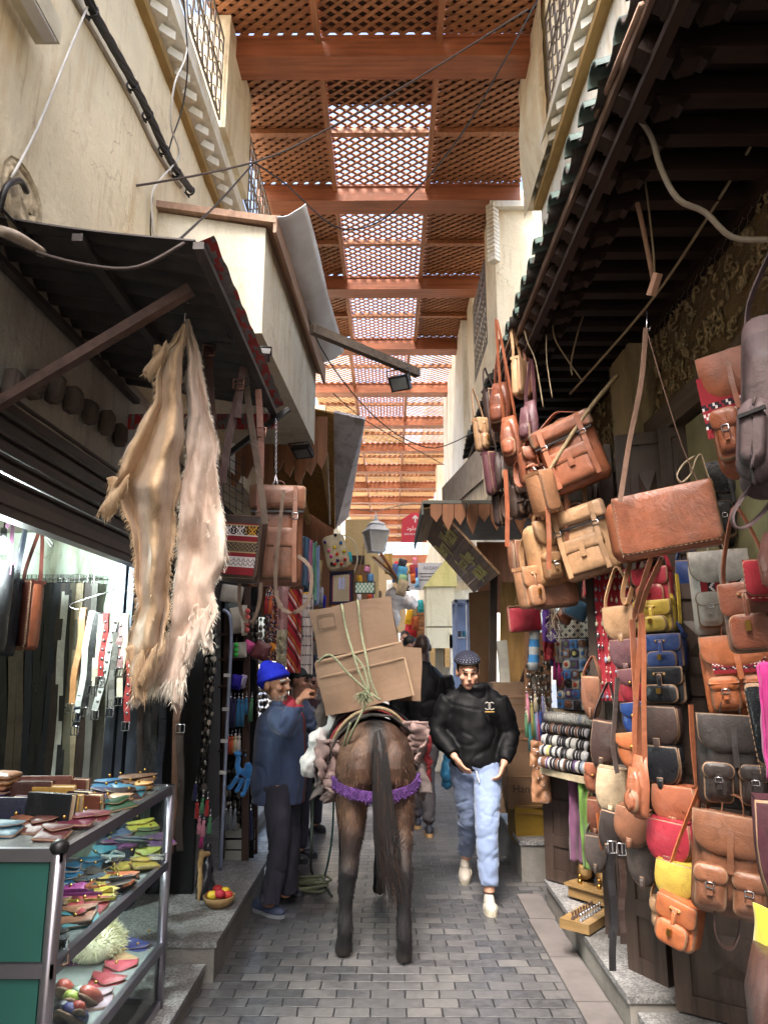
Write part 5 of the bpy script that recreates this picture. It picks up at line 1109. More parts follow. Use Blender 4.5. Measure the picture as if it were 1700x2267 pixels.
for i in range(2):
    for j in range(8):
        b = MB(); b.lathe([(.012, 0), (.012, .006), (.005, .015), (.005, .03), (.009, .036), (.0, .045)], (-.02 + .05 * i, -.13 + j * .036, .05), 8); b.build('piece', [M('piece_brown', C(70, 52, 46), .5), M('piece_silver', C(180, 180, 186), .3, .8)][i], o)
# ---- souvenir stall further along: board of magnets, bracelet rolls, tassels
m_px = [M('pat_%d' % i, c, .5, var=.15, bump=0) for i, c in enumerate((C(60, 70, 86), C(70, 120, 180), C(120, 84, 66), C(190, 180, 160), C(40, 36, 40), C(96, 72, 110), C(160, 60, 50), C(150, 160, 180), C(90, 110, 70), C(206, 196, 120)))]
def plate(name, label, cat, TLp, BRp, Y0, Y1, nx, ny, f, mats, group=None, th=.012):
    """flat printed panel seen between two picture corners; near edge Y1, far edge Y0"""
    a, b_ = PY(TLp[0], TLp[1], Y0), PY(BRp[0], TLp[1], Y1); zb = PY((TLp[0] + BRp[0]) / 2, BRp[1], (Y0 + Y1) / 2).z; zt = (a.z + b_.z) / 2
    o = thing(name, label, cat, (a + b_) / 2, group=group); n = Vector(((b_ - a).y, -(b_ - a).x, 0)).normalized()
    if n.y > 0: n = -n
    b = MB(); L_ = o.location
    b.grid(nx, ny, lambda u, v: Vector(((a.x + (b_.x - a.x) * u), (a.y + (b_.y - a.y) * u), zb + (zt - zb) * v)) - L_ + n * .001, sm=False, mf=f)
    q = b.build('face', mats, o)
    m = Vector((0, 0, (zb + zt) / 2 - L_.z)); b = MB(); b.box(m - n * (th / 2 + .001), ((b_ - a).length + .02, th, zt - zb + .02), (0, 0, math.atan2(b_.y - a.y, b_.x - a.x))); b.build('board', m_darkx, o)
    return o, a, b_, zt, zb, n
mb_o, a, b_, zt, zb, n = plate('magnet_board', 'grey board covered with souvenir fridge magnets above the bracelet rolls', 'display board', (1228, 1415), (1318, 1572), 5.35, 5.05, 10, 16, lambda i, j: 7, m_px)
k = 0
for r_ in range(7):
    for c_ in range(5):
        u, v = (c_ + .5 + R.uniform(-.1, .1)) / 5, (r_ + .5 + R.uniform(-.1, .1)) / 7
        o = thing('fridge_magnet', '%s souvenir magnet, row %s from the top of the board, %s across' % (R.choice(('blue', 'brown', 'grey', 'painted')) if 0 else ['blue', 'brown', 'dark', 'pale', 'violet'][(r_ * 3 + c_) % 5], ['one', 'two', 'three', 'four', 'five', 'six', 'seven'][6 - r_], ['one', 'two', 'three', 'four', 'five'][c_]), 'magnet', a.lerp(b_, u) + Vector((0, 0, zb + (zt - zb) * v - a.lerp(b_, u).z)) + n * .012, (0, 0, math.atan2(b_.y - a.y, b_.x - a.x)), 'souvenir magnets on the board')
        w_ = (b_ - a).length / 5 * .42; h_ = (zt - zb) / 7 * .42; mm = [m_px[1], m_px[2], m_px[4], m_px[3], m_px[5]][(r_ * 3 + c_) % 5]; m2_ = m_px[(r_ + 2 * c_) % 10]
        b = MB(); b.slab([(w_ * math.cos(t * .524) * (1.15 if (r_ + c_) % 2 else 1), h_ * math.sin(t * .524)) for t in range(12, 0, -1)] if (r_ + c_) % 2 else [(-w_, h_), (w_, h_), (w_, -h_), (-w_, -h_)], .006, -.006, .002, .002); b.build('magnet', mm, o)
        b = MB(); b.slab([(w_ * .6 * math.cos(t * .785), h_ * .6 * math.sin(t * .785)) for t in range(8, 0, -1)], -.006, -.011, .002, .002); b.build('picture', m2_, o)
sf = thing('bracelet_rack', 'stepped wooden rack carrying five rolls of bracelets', 'rack', PY(1250, 1640, 5.2)); sl_ = lambda p: Vector(p) - sf.location
b = MB(); b.quad(sl_(PY(1212, 1570, 5.5)), sl_(PY(1200, 1715, 5.15)), sl_(PY(1300, 1735, 4.85)), sl_(PY(1315, 1575, 5.2)), .02); b.build('back', m_darkx, sf)
for q_ in (((1198, 1705, 5.1), (1296, 1728, 4.8)), ((1212, 1572, 5.42), (1320, 1580, 5.15))): MB().bar(sl_(PY(*q_[0])), sl_(PY(*q_[1])), .03, .04).build('shelf_edge', wood('shelf_pine', C(196, 180, 150), 0, .7, .7), sf)
rows = [((1208, 1586), (1318, 1598), 'white'), ((1202, 1610), (1302, 1624), 'black'), ((1202, 1636), (1300, 1652), 'black and white'), ((1198, 1660), (1300, 1676), 'plain white and black'), ((1196, 1686), (1296, 1700), 'mixed beaded')]
rc = random.Random(3)
for i, (p_, q_, nme) in enumerate(rows):
    a, e = PY(p_[0], p_[1], 5.22 - .04 * i), PY(q_[0], q_[1], 4.98 - .04 * i); o = thing('bracelet_roll', 'roll of %s bracelets, %s from the top of the rack' % (nme, order[i]), 'bracelet roll', a, group='rolls of bracelets'); d = e - a
    b = MB(); b.tube([Vector((0, 0, 0)), d], .032, 12); b.build('roll', M('roll_white', C(206, 206, 210), .7), o)
    t = .08
    cm = {'white': (2, 2, 4, 2), 'black': (1, 1, 3, 1), 'black and white': (1, 2, 2, 1), 'plain white and black': (2, 2, 1, 5), 'mixed beaded': (2, 1, 3, 6, 4)}[nme]; bm_ = [m_px[3], m_px[4], M('bead_white', C(200, 198, 192), .35), m_px[2], m_px[7], m_px[9], m_px[5]]
    while t < .97:
        w_ = rc.uniform(.012, .022); p = d * t; b = MB(); b.tube([p - d.normalized() * w_ * .4, p, p + d.normalized() * w_ * .4], [.036, .041, .036], 12); b.build('bracelet', bm_[rc.choice(cm)], o); t += (w_ + .002) / d.length
drape('pink_scarf', 'dusty purple scarf hanging under the bracelet rack', 'scarf', 1272, 1720, 34, 175, 5.0, M('plum_cloth', C(116, 72, 104), .8, sheen=.3), 1, .015, 'cloths under the bracelet rack')
drape('green_scarf', 'lime green scarf hanging next to the purple one', 'scarf', 1292, 1722, 26, 185, 4.85, M('lime_cloth', C(96, 132, 56), .8, sheen=.3), 3, .015, 'cloths under the bracelet rack')
drape('tan_scarf', 'thin tan cloth strip behind the lime scarf', 'scarf', 1306, 1740, 12, 165, 4.9, M('tan_cloth', C(150, 116, 80), .8), 6, .01, 'cloths under the bracelet rack')
door_leaf('dark door leaf with grooves standing on the kerb end under the bracelets', (1.10, 5.40), (1.33, 5.15), .18, 1.18, carve=False)
for (x0, y0, x1, y1, lab, sd) in ((1172, 1640, 1206, 1695, 'tan leather scrap with small studs hanging over another', 1), (1176, 1695, 1214, 1772, 'larger studded tan leather piece hanging at the rack end', 2)):
    o = drape('studded_leather', lab, 'leather piece', (x0 + x1) / 2, y0, x1 - x0, y1 - y0, 5.25, tan, sd, .008, 'studded leather pieces'); s_ = mpp(o.location); b = MB()
    for q in range(9): b.ball(((rc.random() - .5) * (x1 - x0) * .8 * s_, -.03, -rc.random() * (y1 - y0) * s_), .006, 6)
    b.build('stud', m_chrome, o)
o, a, b_, zt, zb, n = plate('earring_cloth', 'red cloth pinned with rows of silver earrings', 'earring display', (1312, 1262), (1392, 1552), 4.30, 4.16, 1, 1, lambda i, j: 0, [M('red_felt', C(150, 28, 44), .95, sheen=.3)])
for r_ in range(11):
    for c_ in range(7):
        u, v = (c_ + .3 + rc.uniform(-.2, .3)) / 7, (r_ + .4 + rc.uniform(-.1, .1)) / 11
        if v < .22 and u > .6: continue
        p = a.lerp(b_, u); p.z = zb + (zt - zb) * v; p += n * .012; q = thing('earring', 'small silver drop earring pinned on the red cloth', 'earring', p, group='earrings on the red cloth'); b = MB(); k = rc.uniform(.006, .011)
        b.tube([(0, 0, .03), (0, -.004, .012)], .0015, 4); b.ball((0, -.004, 0), (k, .004, k * rc.uniform(1, 2)), 6); b.build('drop', [m_chrome, m_px[7], m_px[3]][rc.randrange(3)], q)
m_tas = {k_: M('tassel_' + k_, c, .8, var=.2, sheen=.3, stretch=(40, 40, 1)) for k_, c in dict(magenta=C(168, 30, 110), red=C(176, 40, 44), teal=C(40, 110, 110), green=C(70, 130, 90), lilac=C(150, 150, 190), cream=C(206, 190, 160), pink=C(206, 130, 150), olive=C(150, 140, 80), blue=C(50, 80, 160), navy=C(30, 32, 84), orange=C(206, 100, 50), white=C(206, 200, 196), grey=C(100, 104, 112), cyan=C(30, 110, 160)).items()}
def tassel(px, py, h_, Y, col, label, group, k=1.0, bead=None):
    p = PY(px, py, Y); H = h_ * mpp(p); o = thing('tassel', label, 'tassel', p, (0, R.uniform(-.06, .06), 0), group); b = MB()
    b.lathe([(.002, 0), (.010 * k, -.006), (.011 * k, -.02), (.007 * k, -.028), (.012 * k, -.04), (.016 * k, -H), (.001, -H)], n=9); b.build('threads', m_tas[col], o)
    b = MB(); b.tube([(0, 0, 0), (0, 0, .05)], .0018, 4); b.ball((0, 0, .008), .009 * k, 8); b.build('bead', bead or m_chrome, o); return o
TS = [(1166, 1535, 60, 'pink'), (1176, 1555, 70, 'olive'), (1186, 1560, 80, 'lilac'), (1200, 1540, 60, 'lilac'), (1190, 1590, 60, 'red'), (1172, 1600, 60, 'teal'), (1180, 1580, 50, 'green'), (1164, 1580, 50, 'green'), (1196, 1575, 70, 'blue'), (1168, 1560, 40, 'cream'), (1206, 1560, 34, 'white'), (1184, 1535, 40, 'cream'), (1194, 1620, 40, 'red'), (1176, 1625, 34, 'teal'), (1226, 1458, 46, 'magenta'), (1236, 1465, 50, 'magenta'), (1242, 1480, 40, 'red'), (1220, 1440, 34, 'navy'), (1228, 1420, 46, 'cream'), (1238, 1420, 46, 'white'), (1222, 1412, 40, 'orange'), (1325, 1490, 34, 'pink'), (1332, 1492, 32, 'orange')]
for i, (px, py, h_, c) in enumerate(TS): tassel(px, py, h_, 5.3 if px < 1250 else 4.45, c, '%s tassel key ring hanging %s the magnet board' % (c, 'beside' if px < 1250 else 'to the right of') if 0 else '%s thread tassel, %s in the bunch left of the magnets' % (c, order[i] if i < 15 else ('sixteenth', 'seventeenth', 'eighteenth', 'nineteenth', 'twentieth', 'twenty-first', 'twenty-second', 'twenty-third')[i - 15]), 'tassel key rings at the souvenir stall', .95)
m_kr = M('key_silver', C(112, 108, 102), .34, .9, var=.3)
def keyring_mesh(i):
    b = MB(); b.tube([(.009 * math.cos(q), 0, .009 * math.sin(q)) for q in [t * .785 for t in range(9)]], .0016, 4)
    b.tube([(0, 0, -.009), (0, .002, -.035)], .0016, 4)
    if i == 0: b.ball((0, 0, -.052), (.013, .004, .018), 8)
    elif i == 1: b.lathe([(0, -.003), (.014, -.003), (.014, .003), (0, .003)], (0, 0, -.05), 10, axis=Matrix.Rotation(rad(90), 3, 'X'))
    else: b.prism([(-.01, -.035), (.01, -.035), (.014, -.06), (0, -.075), (-.014, -.06)], -.003, .003)
    return b
km_ = [keyring_mesh(i).mesh('key_ring', [m_kr]) for i in range(3)]
def keyrings(n_, f, label, group):
    for i in range(n_):
        o = bpy.data.objects.new('key_ring', km_[i % 3]); COL.objects.link(o); o.location = f(i); o.rotation_euler = (0, R.uniform(-.15, .15), R.uniform(-.7, .7)); o.scale = (R.uniform(.9, 1.4),) * 3; tag(o, label, 'key ring', group)
pb, pe = PY(1166, 1418, 5.42), PY(1212, 1418, 5.3)
keyrings(54, lambda i: pb.lerp(pe, (i % 9) / 8 + R.uniform(-.04, .04)) + Vector((0, -.01, -.05 - (i // 9) * .075 + R.uniform(-.02, .02))), 'small silver key ring hanging left of the magnet board', 'key rings left of the magnet board')
MB().bar(PY(1190, 1400, 5.46), PY(1190, 1640, 5.46), .2, .012, (0, 1, 0)).build('peg_board', wood('peg_board', C(120, 84, 58), 2, .6, .7), label='narrow brown peg board carrying key rings and tassels', cat='board')
# hung things over the stall
o = B('pouch', 1120, 1340, 1194, 1398, 4.9, 'plum red zipped pouch with whipstitched edge hanging on a cord', redl, 10, -4, d=.04); b = MB(); b.tube([(-.06, 0, 0), (-.01, 0, .13), (.03, 0, .02)], .002, 4); b.build('cord', m_edge, o)
o = thing('knitted_strip', 'blue and grey striped knitted tube hanging beside the plum pouch', 'knitted tube', PY(1184, 1348, 4.95), (0, rad(4), 0)); s_ = mpp(o.location)
b = MB(); b.tube([(0, 0, -t * .052 * 1) for t in range(9)], [.034 + .004 * (t % 2) for t in range(9)], 12); m_ = b.mesh('knit', [M('knit_blue', C(50, 110, 160), .95), M('knit_grey', C(150, 150, 150), .95)])
for i, p in enumerate(m_.polygons): p.material_index = (i // 12) % 2
q = bpy.data.objects.new('knit', m_); COL.objects.link(q); q.parent = o
drape('purple_cloth', 'purple cloth hanging behind the striped knitted tube', 'cloth', 1212, 1340, 26, 80, 5.2, M('purple_cloth', C(80, 44, 120), .8), 2, .01, 'cloths over the souvenir stall')
drape('red_cloth', 'dark red cloth hanging below the purple one', 'cloth', 1212, 1400, 22, 60, 5.25, M('dred_cloth', C(130, 26, 36), .8), 4, .01, 'cloths over the souvenir stall')
cb = thing('cord_bundle', 'bundle of thin leather cords hanging from the brown messenger bag', 'cord bundle', PY(1222, 1300, 4.7)); b = MB()
for i in range(26):
    x0, x1 = R.uniform(-.02, .02), R.uniform(-.05, .05); b.tube(smoothpath([(x0, R.uniform(-.02, .02), 0), (x0 * 1.4, 0, -.12), (x1, R.uniform(-.03, .03), -.2 - R.random() * .12)], 3), .0022, 4, i % 3)
b.build('cord', [brn, m_tas['cream'], dk], cb)
hp = thing('wire_ornament', 'white and black octahedron hanging ornament above the tassels', 'ornament', PY(1226, 1392, 5.0)); b = MB()
for (x, z) in ((-.03, .02), (.03, -.005), (-.025, -.05), (.03, -.06)):
    P_ = [Vector((x - .03, 0, z)), Vector((x + .03, 0, z)), Vector((x, 0, z + .035)), Vector((x, 0, z - .035)), Vector((x, -.03, z)), Vector((x, .03, z))]
    for i in range(6):
        for j in range(i): b.bar(P_[i], P_[j], .004)
b.build('wire', M('wire_white', C(210, 206, 204), .5), hp)
B('pouch', 1250, 1276, 1282, 1322, 5.0, 'bright green patent pouch hanging behind the roll-top backpack', leather('leather_lime', C(80, 190, 60), .25), 20, 10, d=.05)
B('pouch', 1256, 1326, 1310, 1372, 4.95, 'steel blue leather pouch behind the brown messenger bag', leather('leather_steel', C(80, 120, 150)), 10, 25, d=.04)
B('pouch', 1244, 1342, 1280, 1384, 5.0, 'rust pouch tucked under the steel blue one', cinn, 10, 35, d=.04)
B('pouch', 1290, 1284, 1316, 1326, 5.1, 'crimson patent pouch beside the red earring cloth', leather('leather_crimson', C(190, 20, 50), .25), 10, 10, d=.04)
o, *_ = plate('patterned_panel', 'black cloth with white mosaic pattern behind the magnets', 'cloth panel', (1232, 1366), (1312, 1424), 5.4, 5.2, 36, 26, lambda i, j: 3 if (abs((i % 8) - 4) + abs((j % 8) - 4)) in (3, 5) else 4, m_px)
# cardboard boxes at the recess
def box_mat(name, c):
    if name in MATS: return MATS[name]
    g = G(name); v = g.co(); n = g.noise(g.co((1, 1, 30)), 3, 4); n2 = g.noise(v, 2.5, 5, .7)
    c_ = g.ramp(n2, [(.3, k3(c, .78)), (.55, c), (.75, k3(c, 1.15))]); c_ = g.mix(g.n('MapRange', Value=n, i1=.4, i2=.7, i3=0, i4=.25).outputs[0], c_, k3(c, .7)); g.base(c_); g.set(Roughness=.8); g.bump(n2, .3, .01); MATS[name] = g.m; return g.m
m_card = box_mat('cardboard', C(122, 98, 78)); m_card2 = box_mat('cardboard_dark', C(112, 86, 64)); m_tape = M('packing_tape', C(176, 130, 60), .25, var=.15)
def carton(label, c, dim, rot=(0, 0, 0), mat=None, group=None, seed=0, flap=True, tape=True):
    """cardboard box with slightly dented faces, flap seam and tape; c = centre of its bottom"""
    o = thing('cardboard_box', label, 'box', c, rot, group); w_, d_, h_ = dim; q = MB(); N = 8
    def warp(p): return p + Vector((noise.noise(p * 4 + Vector((seed, 0, 0))), noise.noise(p * 4 + Vector((0, seed, 3))), noise.noise(p * 4 + Vector((5, 0, seed))))) * .018
    for ax in range(3):
        for sg in (-1, 1):
            def f(u, v, ax=ax, sg=sg):
                p = [0, 0, 0]; p[ax] = sg * .5; a1, a2 = (ax + 1) % 3, (ax + 2) % 3; p[a1] = (u - .5) * sg; p[a2] = v - .5
                return warp(Vector((p[0] * w_, p[1] * d_, (p[2] + .5) * h_)))
            q.grid(N, N, f, 0, False)
    q.build('carton', mat or m_card, o)
    if flap:
        q = MB(); q.box((0, -d_ / 2 - .006, h_ * .78), (w_ * .985, .006, .006)); q.box((0, -d_ / 2 - .004, h_ - .01), (w_ * .98, .01, .012)); q.build('fold', k_fold, o)
    return o
k_fold = M('card_fold', C(112, 84, 60), .85)
GCB = 'cardboard boxes stacked in the recess'
def pbox(label, x0, y0, x1, y1, Y, dpt, mat, sd, flap=True):
    a = PY((x0 + x1) / 2, y1, Y); s_ = mpp(a); return carton(label, a + Vector((0, dpt / 2, 0)), ((x1 - x0) * s_, dpt, (y1 - y0) * s_), (0, 0, rad(R.uniform(-4, 4))), mat, GCB, sd, flap)
pbox('yellow taped cardboard box at the bottom of the stack on the kerb', 1142, 1788, 1222, 1868, 6.1, .35, box_mat('yellow_tape_card', C(140, 110, 30)), 11)
hb_ = pbox('dark cardboard box with large printed lettering above the yellow one', 1128, 1722, 1222, 1790, 6.15, .4, m_card2, 12)
text('Handle', 'printing', M('print_ink', C(44, 34, 30), .8), Matrix.Translation((-.02, -.212, .15)) @ Matrix.Rotation(rad(90), 4, 'X'), .085, hb_, .001)
pbox('plain dark cardboard box in the middle of the stack', 1126, 1618, 1220, 1722, 6.2, .4, m_card2, 13)
pbox('tape covered cardboard box with a faint stamp in the stack', 1118, 1545, 1200, 1620, 6.3, .4, m_card, 14)
pbox('open long cardboard box on top of the stack', 1092, 1514, 1175, 1546, 6.4, .35, m_card, 15, False)
pbox('crumpled pale cardboard box standing beside the boy on the kerb', 1096, 1640, 1138, 1800, 6.6, .3, m_card, 16)
# planks, framed board, dark post behind
pl_ = thing('plank_stack', 'bundle of pale wooden planks leaning behind the plum pouch', 'planks', PY(1135, 1500, 6.9)); 
for i in range(6): 
    b = MB(); x = 1112 + i * 12; b.bar(PY(x, 1520, 6.9) - pl_.location, PY(x + 2, 1290, 7.0) - pl_.location, .055, .03, (0, 1, 0)); b.build('plank', wood('pale_plank', C(178, 136, 82), 2, .65, .55), pl_)
MB().bar(PY(1090, 1530, 7.0), PY(1092, 1270, 7.0), .07, .06, (0, 1, 0)).build('dark_post', m_darkz, label='dark wooden door post beside the brown panel', cat='post')
MB().bar(PY(1118, 1520, 6.6), PY(1110, 1418, 6.6), .09, .05, (0, 1, 0)).build('wrapped_roll', M('roll_paper', C(170, 166, 156), .8), label='grey wrapped roll leaning against the planks', cat='roll')
MB().bar(PY(1154, 1510, 6.3), PY(1178, 1440, 6.3), .03, .03).build('leaning_bar', m_darkx, label='dark bar leaning over the boxes', cat='bar')
bp_ = thing('brown_panel', 'tall plain brown board standing beside the blue display fridge', 'panel', PY(1065, 1700, 7.6)); b = MB(); p, q = PY(1038, 1312, 7.6), PY(1088, 1312, 7.3); b.hexa([Vector(v) - bp_.location for v in ((p.x, p.y, .3), (q.x, q.y, .3), (q.x, q.y + .04, .3), (p.x, p.y + .04, .3), (p.x, p.y, p.z), (q.x, q.y, p.z), (q.x, q.y + .04, p.z), (p.x, p.y + .04, p.z))]); b.build('board', M('brown_board', C(132, 96, 66), .8, var=.12, bump=.2, bs=200), bp_)
# scalloped valance, loose sticks and wires under the eave
va = thing('fringed_valance', 'grey pleated cloth valance with pointed fringe hanging from the eave', 'valance', PY(1000, 1090, 5.6)); b = MB()
A_, B_, Cc, D_ = PY(1068, 985, 5.35), PY(980, 1080, 6.9), PY(1000, 1145, 6.9), PY(1066, 1015, 5.35)
vl = lambda p: p - va.location
b.quad(vl(A_), vl(B_), vl(B_ + Vector((0, 0, -.28))), vl(A_ + Vector((0, 0, -.28))), .01)
for i in range(24):
    t = i / 24; t2 = (i + 1) / 24; p, q = A_.lerp(B_, t) + Vector((0, 0, -.28)), A_.lerp(B_, t2) + Vector((0, 0, -.28)); b.add([vl(p), vl(q), vl((p + q) / 2 + Vector((0, 0, -.14)))], [(0, 1, 2), (2, 1, 0)])
b.build('fringe', M('grey_fringe', C(150, 140, 130), .9, var=.25, vs=12), va)
WG = 'loose cords and sticks under the dark eave'
def wire(name, label, pts, r_, mat, group=None, cat='wire', n=5):
    b = MB(); b.tube(smoothpath([PY(*p) for p in pts]), r_, n); return b.build(name, mat, label=label, cat=cat, group=group)
m_cab = M('white_cable', C(170, 160, 146), .5); m_string = M('jute', C(150, 134, 108), .9)
wire('white_cable', 'thick white cable curling down across the dark joists', [(1383, 195, 2.6), (1400, 240, 2.55), (1440, 300, 2.5), (1462, 370, 2.5), (1500, 440, 2.5), (1560, 470, 2.5), (1620, 525, 2.5), (1700, 530, 2.45)], .012, m_cab)
wire('hanging_rod', 'long thin rod slanting from the eave to the right edge', [(1700, 258, 2.6), (1560, 490, 3.1), (1430, 680, 3.6), (1262, 872, 4.4)], .008, m_string, WG, 'rod')
wire('hanging_rod', 'pale bamboo stick slanting above the big cinnamon backpack', [(1366, 830, 3.9), (1290, 925, 4.0), (1195, 1075, 4.1)], .014, wood('bamboo', C(150, 132, 100), 0, .6, .6), WG, 'rod')
wire('hanging_stick', 'peach coloured stick hanging from the joists beside a rope', [(1398, 400, 3.0), (1422, 500, 3.0), (1446, 620, 3.0)], .012, M('peach_stick', C(190, 150, 128), .7), WG, 'stick')
wire('hanging_rope', 'thin twisted rope beside the peach stick', [(1420, 350, 2.95), (1434, 450, 2.95), (1446, 560, 2.95), (1448, 615, 2.95)], .005, m_string, WG, 'rope')
wire('hanging_rope', 'looped jute string hanging in the dark recess', [(1268, 636, 4.2), (1230, 700, 4.2), (1226, 745, 4.2), (1258, 800, 4.2), (1290, 845, 4.2)], .005, m_string, WG, 'rope')
wire('hanging_rope', 'second jute string hanging beside the looped one', [(1275, 640, 4.2), (1294, 680, 4.2), (1280, 730, 4.2), (1264, 800, 4.2), (1266, 830, 4.2)], .006, m_string, WG, 'rope')
wire('hanging_rope', 'straight string tied to the bamboo stick', [(1209, 740, 4.15), (1210, 800, 4.15), (1222, 880, 4.1)], .004, m_string, WG, 'rope')
wire('hanging_rope', 'knotted pale string beside the high tan bags', [(1160, 728, 4.3), (1168, 760, 4.3), (1185, 800, 4.3), (1202, 900, 4.2)], .005, m_string, WG, 'rope')
b = MB(); b.bar(PY(1456, 605, 2.9), PY(1440, 655, 2.95), .03, .03); b.build('wood_toggle', M('peach_stick', C(190, 150, 128), .7), label='small wooden toggle tied on the slanting rod', cat='toggle')
wire('eave_pole', 'thin brown pole running along the tiled edge', [(1420, 10, 1.95), (1290, 330, 2.9), (1200, 560, 3.9), (1100, 830, 5.0)], .012, wood('eave_pole', C(170, 140, 120), 1, .6, .6), None, 'pole')
# ================================================================== the mule, its load and the people
def rot_z(a): return Matrix.Rotation(a, 3, 'Z')
MU = thing('mule', 'dark brown mule seen from behind carrying cardboard boxes along the alley', 'mule', (-.075, 4.50, 0), (0, 0, rad(6)))
b = MB()
b.tube([(0, -.02, 1.04), (0, .04, 1.06), (0, .2, 1.09), (0, .45, 1.03), (0, .75, .99), (0, 1.0, 1.0), (0, 1.2, 1.05), (0, 1.3, 1.1)], [(.12, .13), (.20, .20), (.255, .245), (.26, .27), (.275, .29), (.25, .285), (.19, .23), (.1, .12)], 18)
b.ball((0, .14, 1.16), (.19, .22, .17), 14)
for sx in (-1, 1):
    b.ball((sx * .125, .12, 1.0), (.125, .2, .24), 14); b.ball((sx * .14, .10, .84), (.095, .15, .2), 12)
    b.ball((sx * .1, .0, 1.05), (.1, .11, .16), 10)
    dx, dy = ((-.035, .10) if sx < 0 else (.0, -.03))
    b.tube([(sx * .14, .1, .9), (sx * .145, .08, .78), (sx * .145, .03, .66), (sx * .145 + dx * .4, -.03 + dy * .5, .55), (sx * .145 + dx * .6, -.075 + dy * .7, .475), (sx * .145 + dx * .8, -.075 + dy * .9, .42), (sx * .145 + dx, -.07 + dy, .28), (sx * .145 + dx, -.075 + dy, .15), (sx * .15 + dx, -.05 + dy, .09), (sx * .15 + dx, -.02 + dy, .03)],
           [(.105, .16), (.092, .135), (.072, .1), (.058, .074), (.058, .07), (.05, .058), (.041, .046), (.048, .052), (.045, .048), (.057, .062)], 12)
    fx = -.02 if sx < 0 else .0
    b.tube([(sx * .13, 1.08, .95), (sx * .13 + fx, 1.1, .78), (sx * .13 + fx, 1.12, .6), (sx * .12 + fx, 1.12, .46), (sx * .12 + fx, 1.12, .3), (sx * .12 + fx, 1.11, .14), (sx * .12 + fx, 1.15, .07), (sx * .12 + fx, 1.17, .02)], [(.09, .12), (.075, .09), (.056, .064), (.052, .056), (.04, .044), (.046, .048), (.044, .046), (.055, .06)], 12)
b.tube([(0, 1.15, 1.12), (0, 1.35, 1.3), (0, 1.55, 1.45), (0, 1.68, 1.52)], [(.12, .2), (.1, .16), (.085, .13), (.07, .1)], 12)
b.tube([(0, 1.6, 1.55), (0, 1.78, 1.45), (0, 1.95, 1.3), (0, 2.05, 1.22)], [(.08, .11), (.085, .11), (.06, .075), (.05, .06)], 12)
for sx in (-1, 1): b.tube([(sx * .05, 1.62, 1.6), (sx * .09, 1.6, 1.74), (sx * .1, 1.62, 1.86)], [.022, .04, .008], 8)
def coat():
    g = G('mule_coat'); v = g.co(); sep = g.n('SeparateXYZ', Vector=v); n = g.noise(g.co((9, 9, 1.6)), 9, 5, .7); n1 = g.noise(v, 4, 5, .65)
    zz = g.n('Math', _operation='MULTIPLY_ADD', i0=n1, i1=.35, i2=sep.outputs[2]).outputs[0]
    body = g.ramp(n1, [(.3, C(46, 32, 25)), (.5, C(78, 53, 38)), (.72, C(112, 84, 62))])
    leg = g.ramp(n, [(.3, C(16, 14, 16)), (.7, C(44, 42, 46))])
    col = g.mix(g.n('MapRange', Value=zz, i1=.66, i2=1.0, i3=1, i4=0).outputs[0], body, leg)
    x2 = g.n('Math', _operation='ABSOLUTE', i0=sep.outputs[0]).outputs[0]
    lm = g.n('Math', _operation='MULTIPLY', i0=g.n('MapRange', Value=x2, i1=.03, i2=.075, i3=1, i4=0).outputs[0], i1=g.n('MapRange', Value=sep.outputs[2], i1=.75, i2=1.1, i3=0, i4=1).outputs[0]).outputs[0]
    col = g.mix(lm, col, C(20, 17, 18))
    col = g.mix(g.n('MapRange', Value=n, i1=.4, i2=.68, i3=0, i4=.55).outputs[0], col, C(30, 24, 22))
    g.base(col); g.set(Roughness=.55); g.bump(n, .7, .01); return g.m
mb_ = sculpt('body', b, [coat(), M('hoof', C(40, 36, 34), .5)], .013, 5, MU, .006, 6, lambda c: 1 if c.z < .055 else 0)
rh = random.Random(11); ha = [MB(), MB(), MB()]
for p in rh.sample(list(mb_.data.polygons), 13000):
    c, n_ = p.center, p.normal
    if c.z < .1 or c.y > .55: continue
    k = 2 if c.z < .62 + .1 * rh.random() or (abs(c.x) < .04 and c.z > .8) else (0 if noise.noise(c * 5) + rh.uniform(-.4, .4) > 0 else 1)
    hairs(ha[k], [(c, n_ * .35 + Vector((.25 * c.x, 0, -1)))], .024, .0028, 0, .3, .25, rh)
for k in range(3): ha[k].build('coat_hair', M('coat_hair_%d' % k, (C(98, 70, 50), C(66, 45, 34), C(24, 20, 20))[k], .6, var=.3), MU)
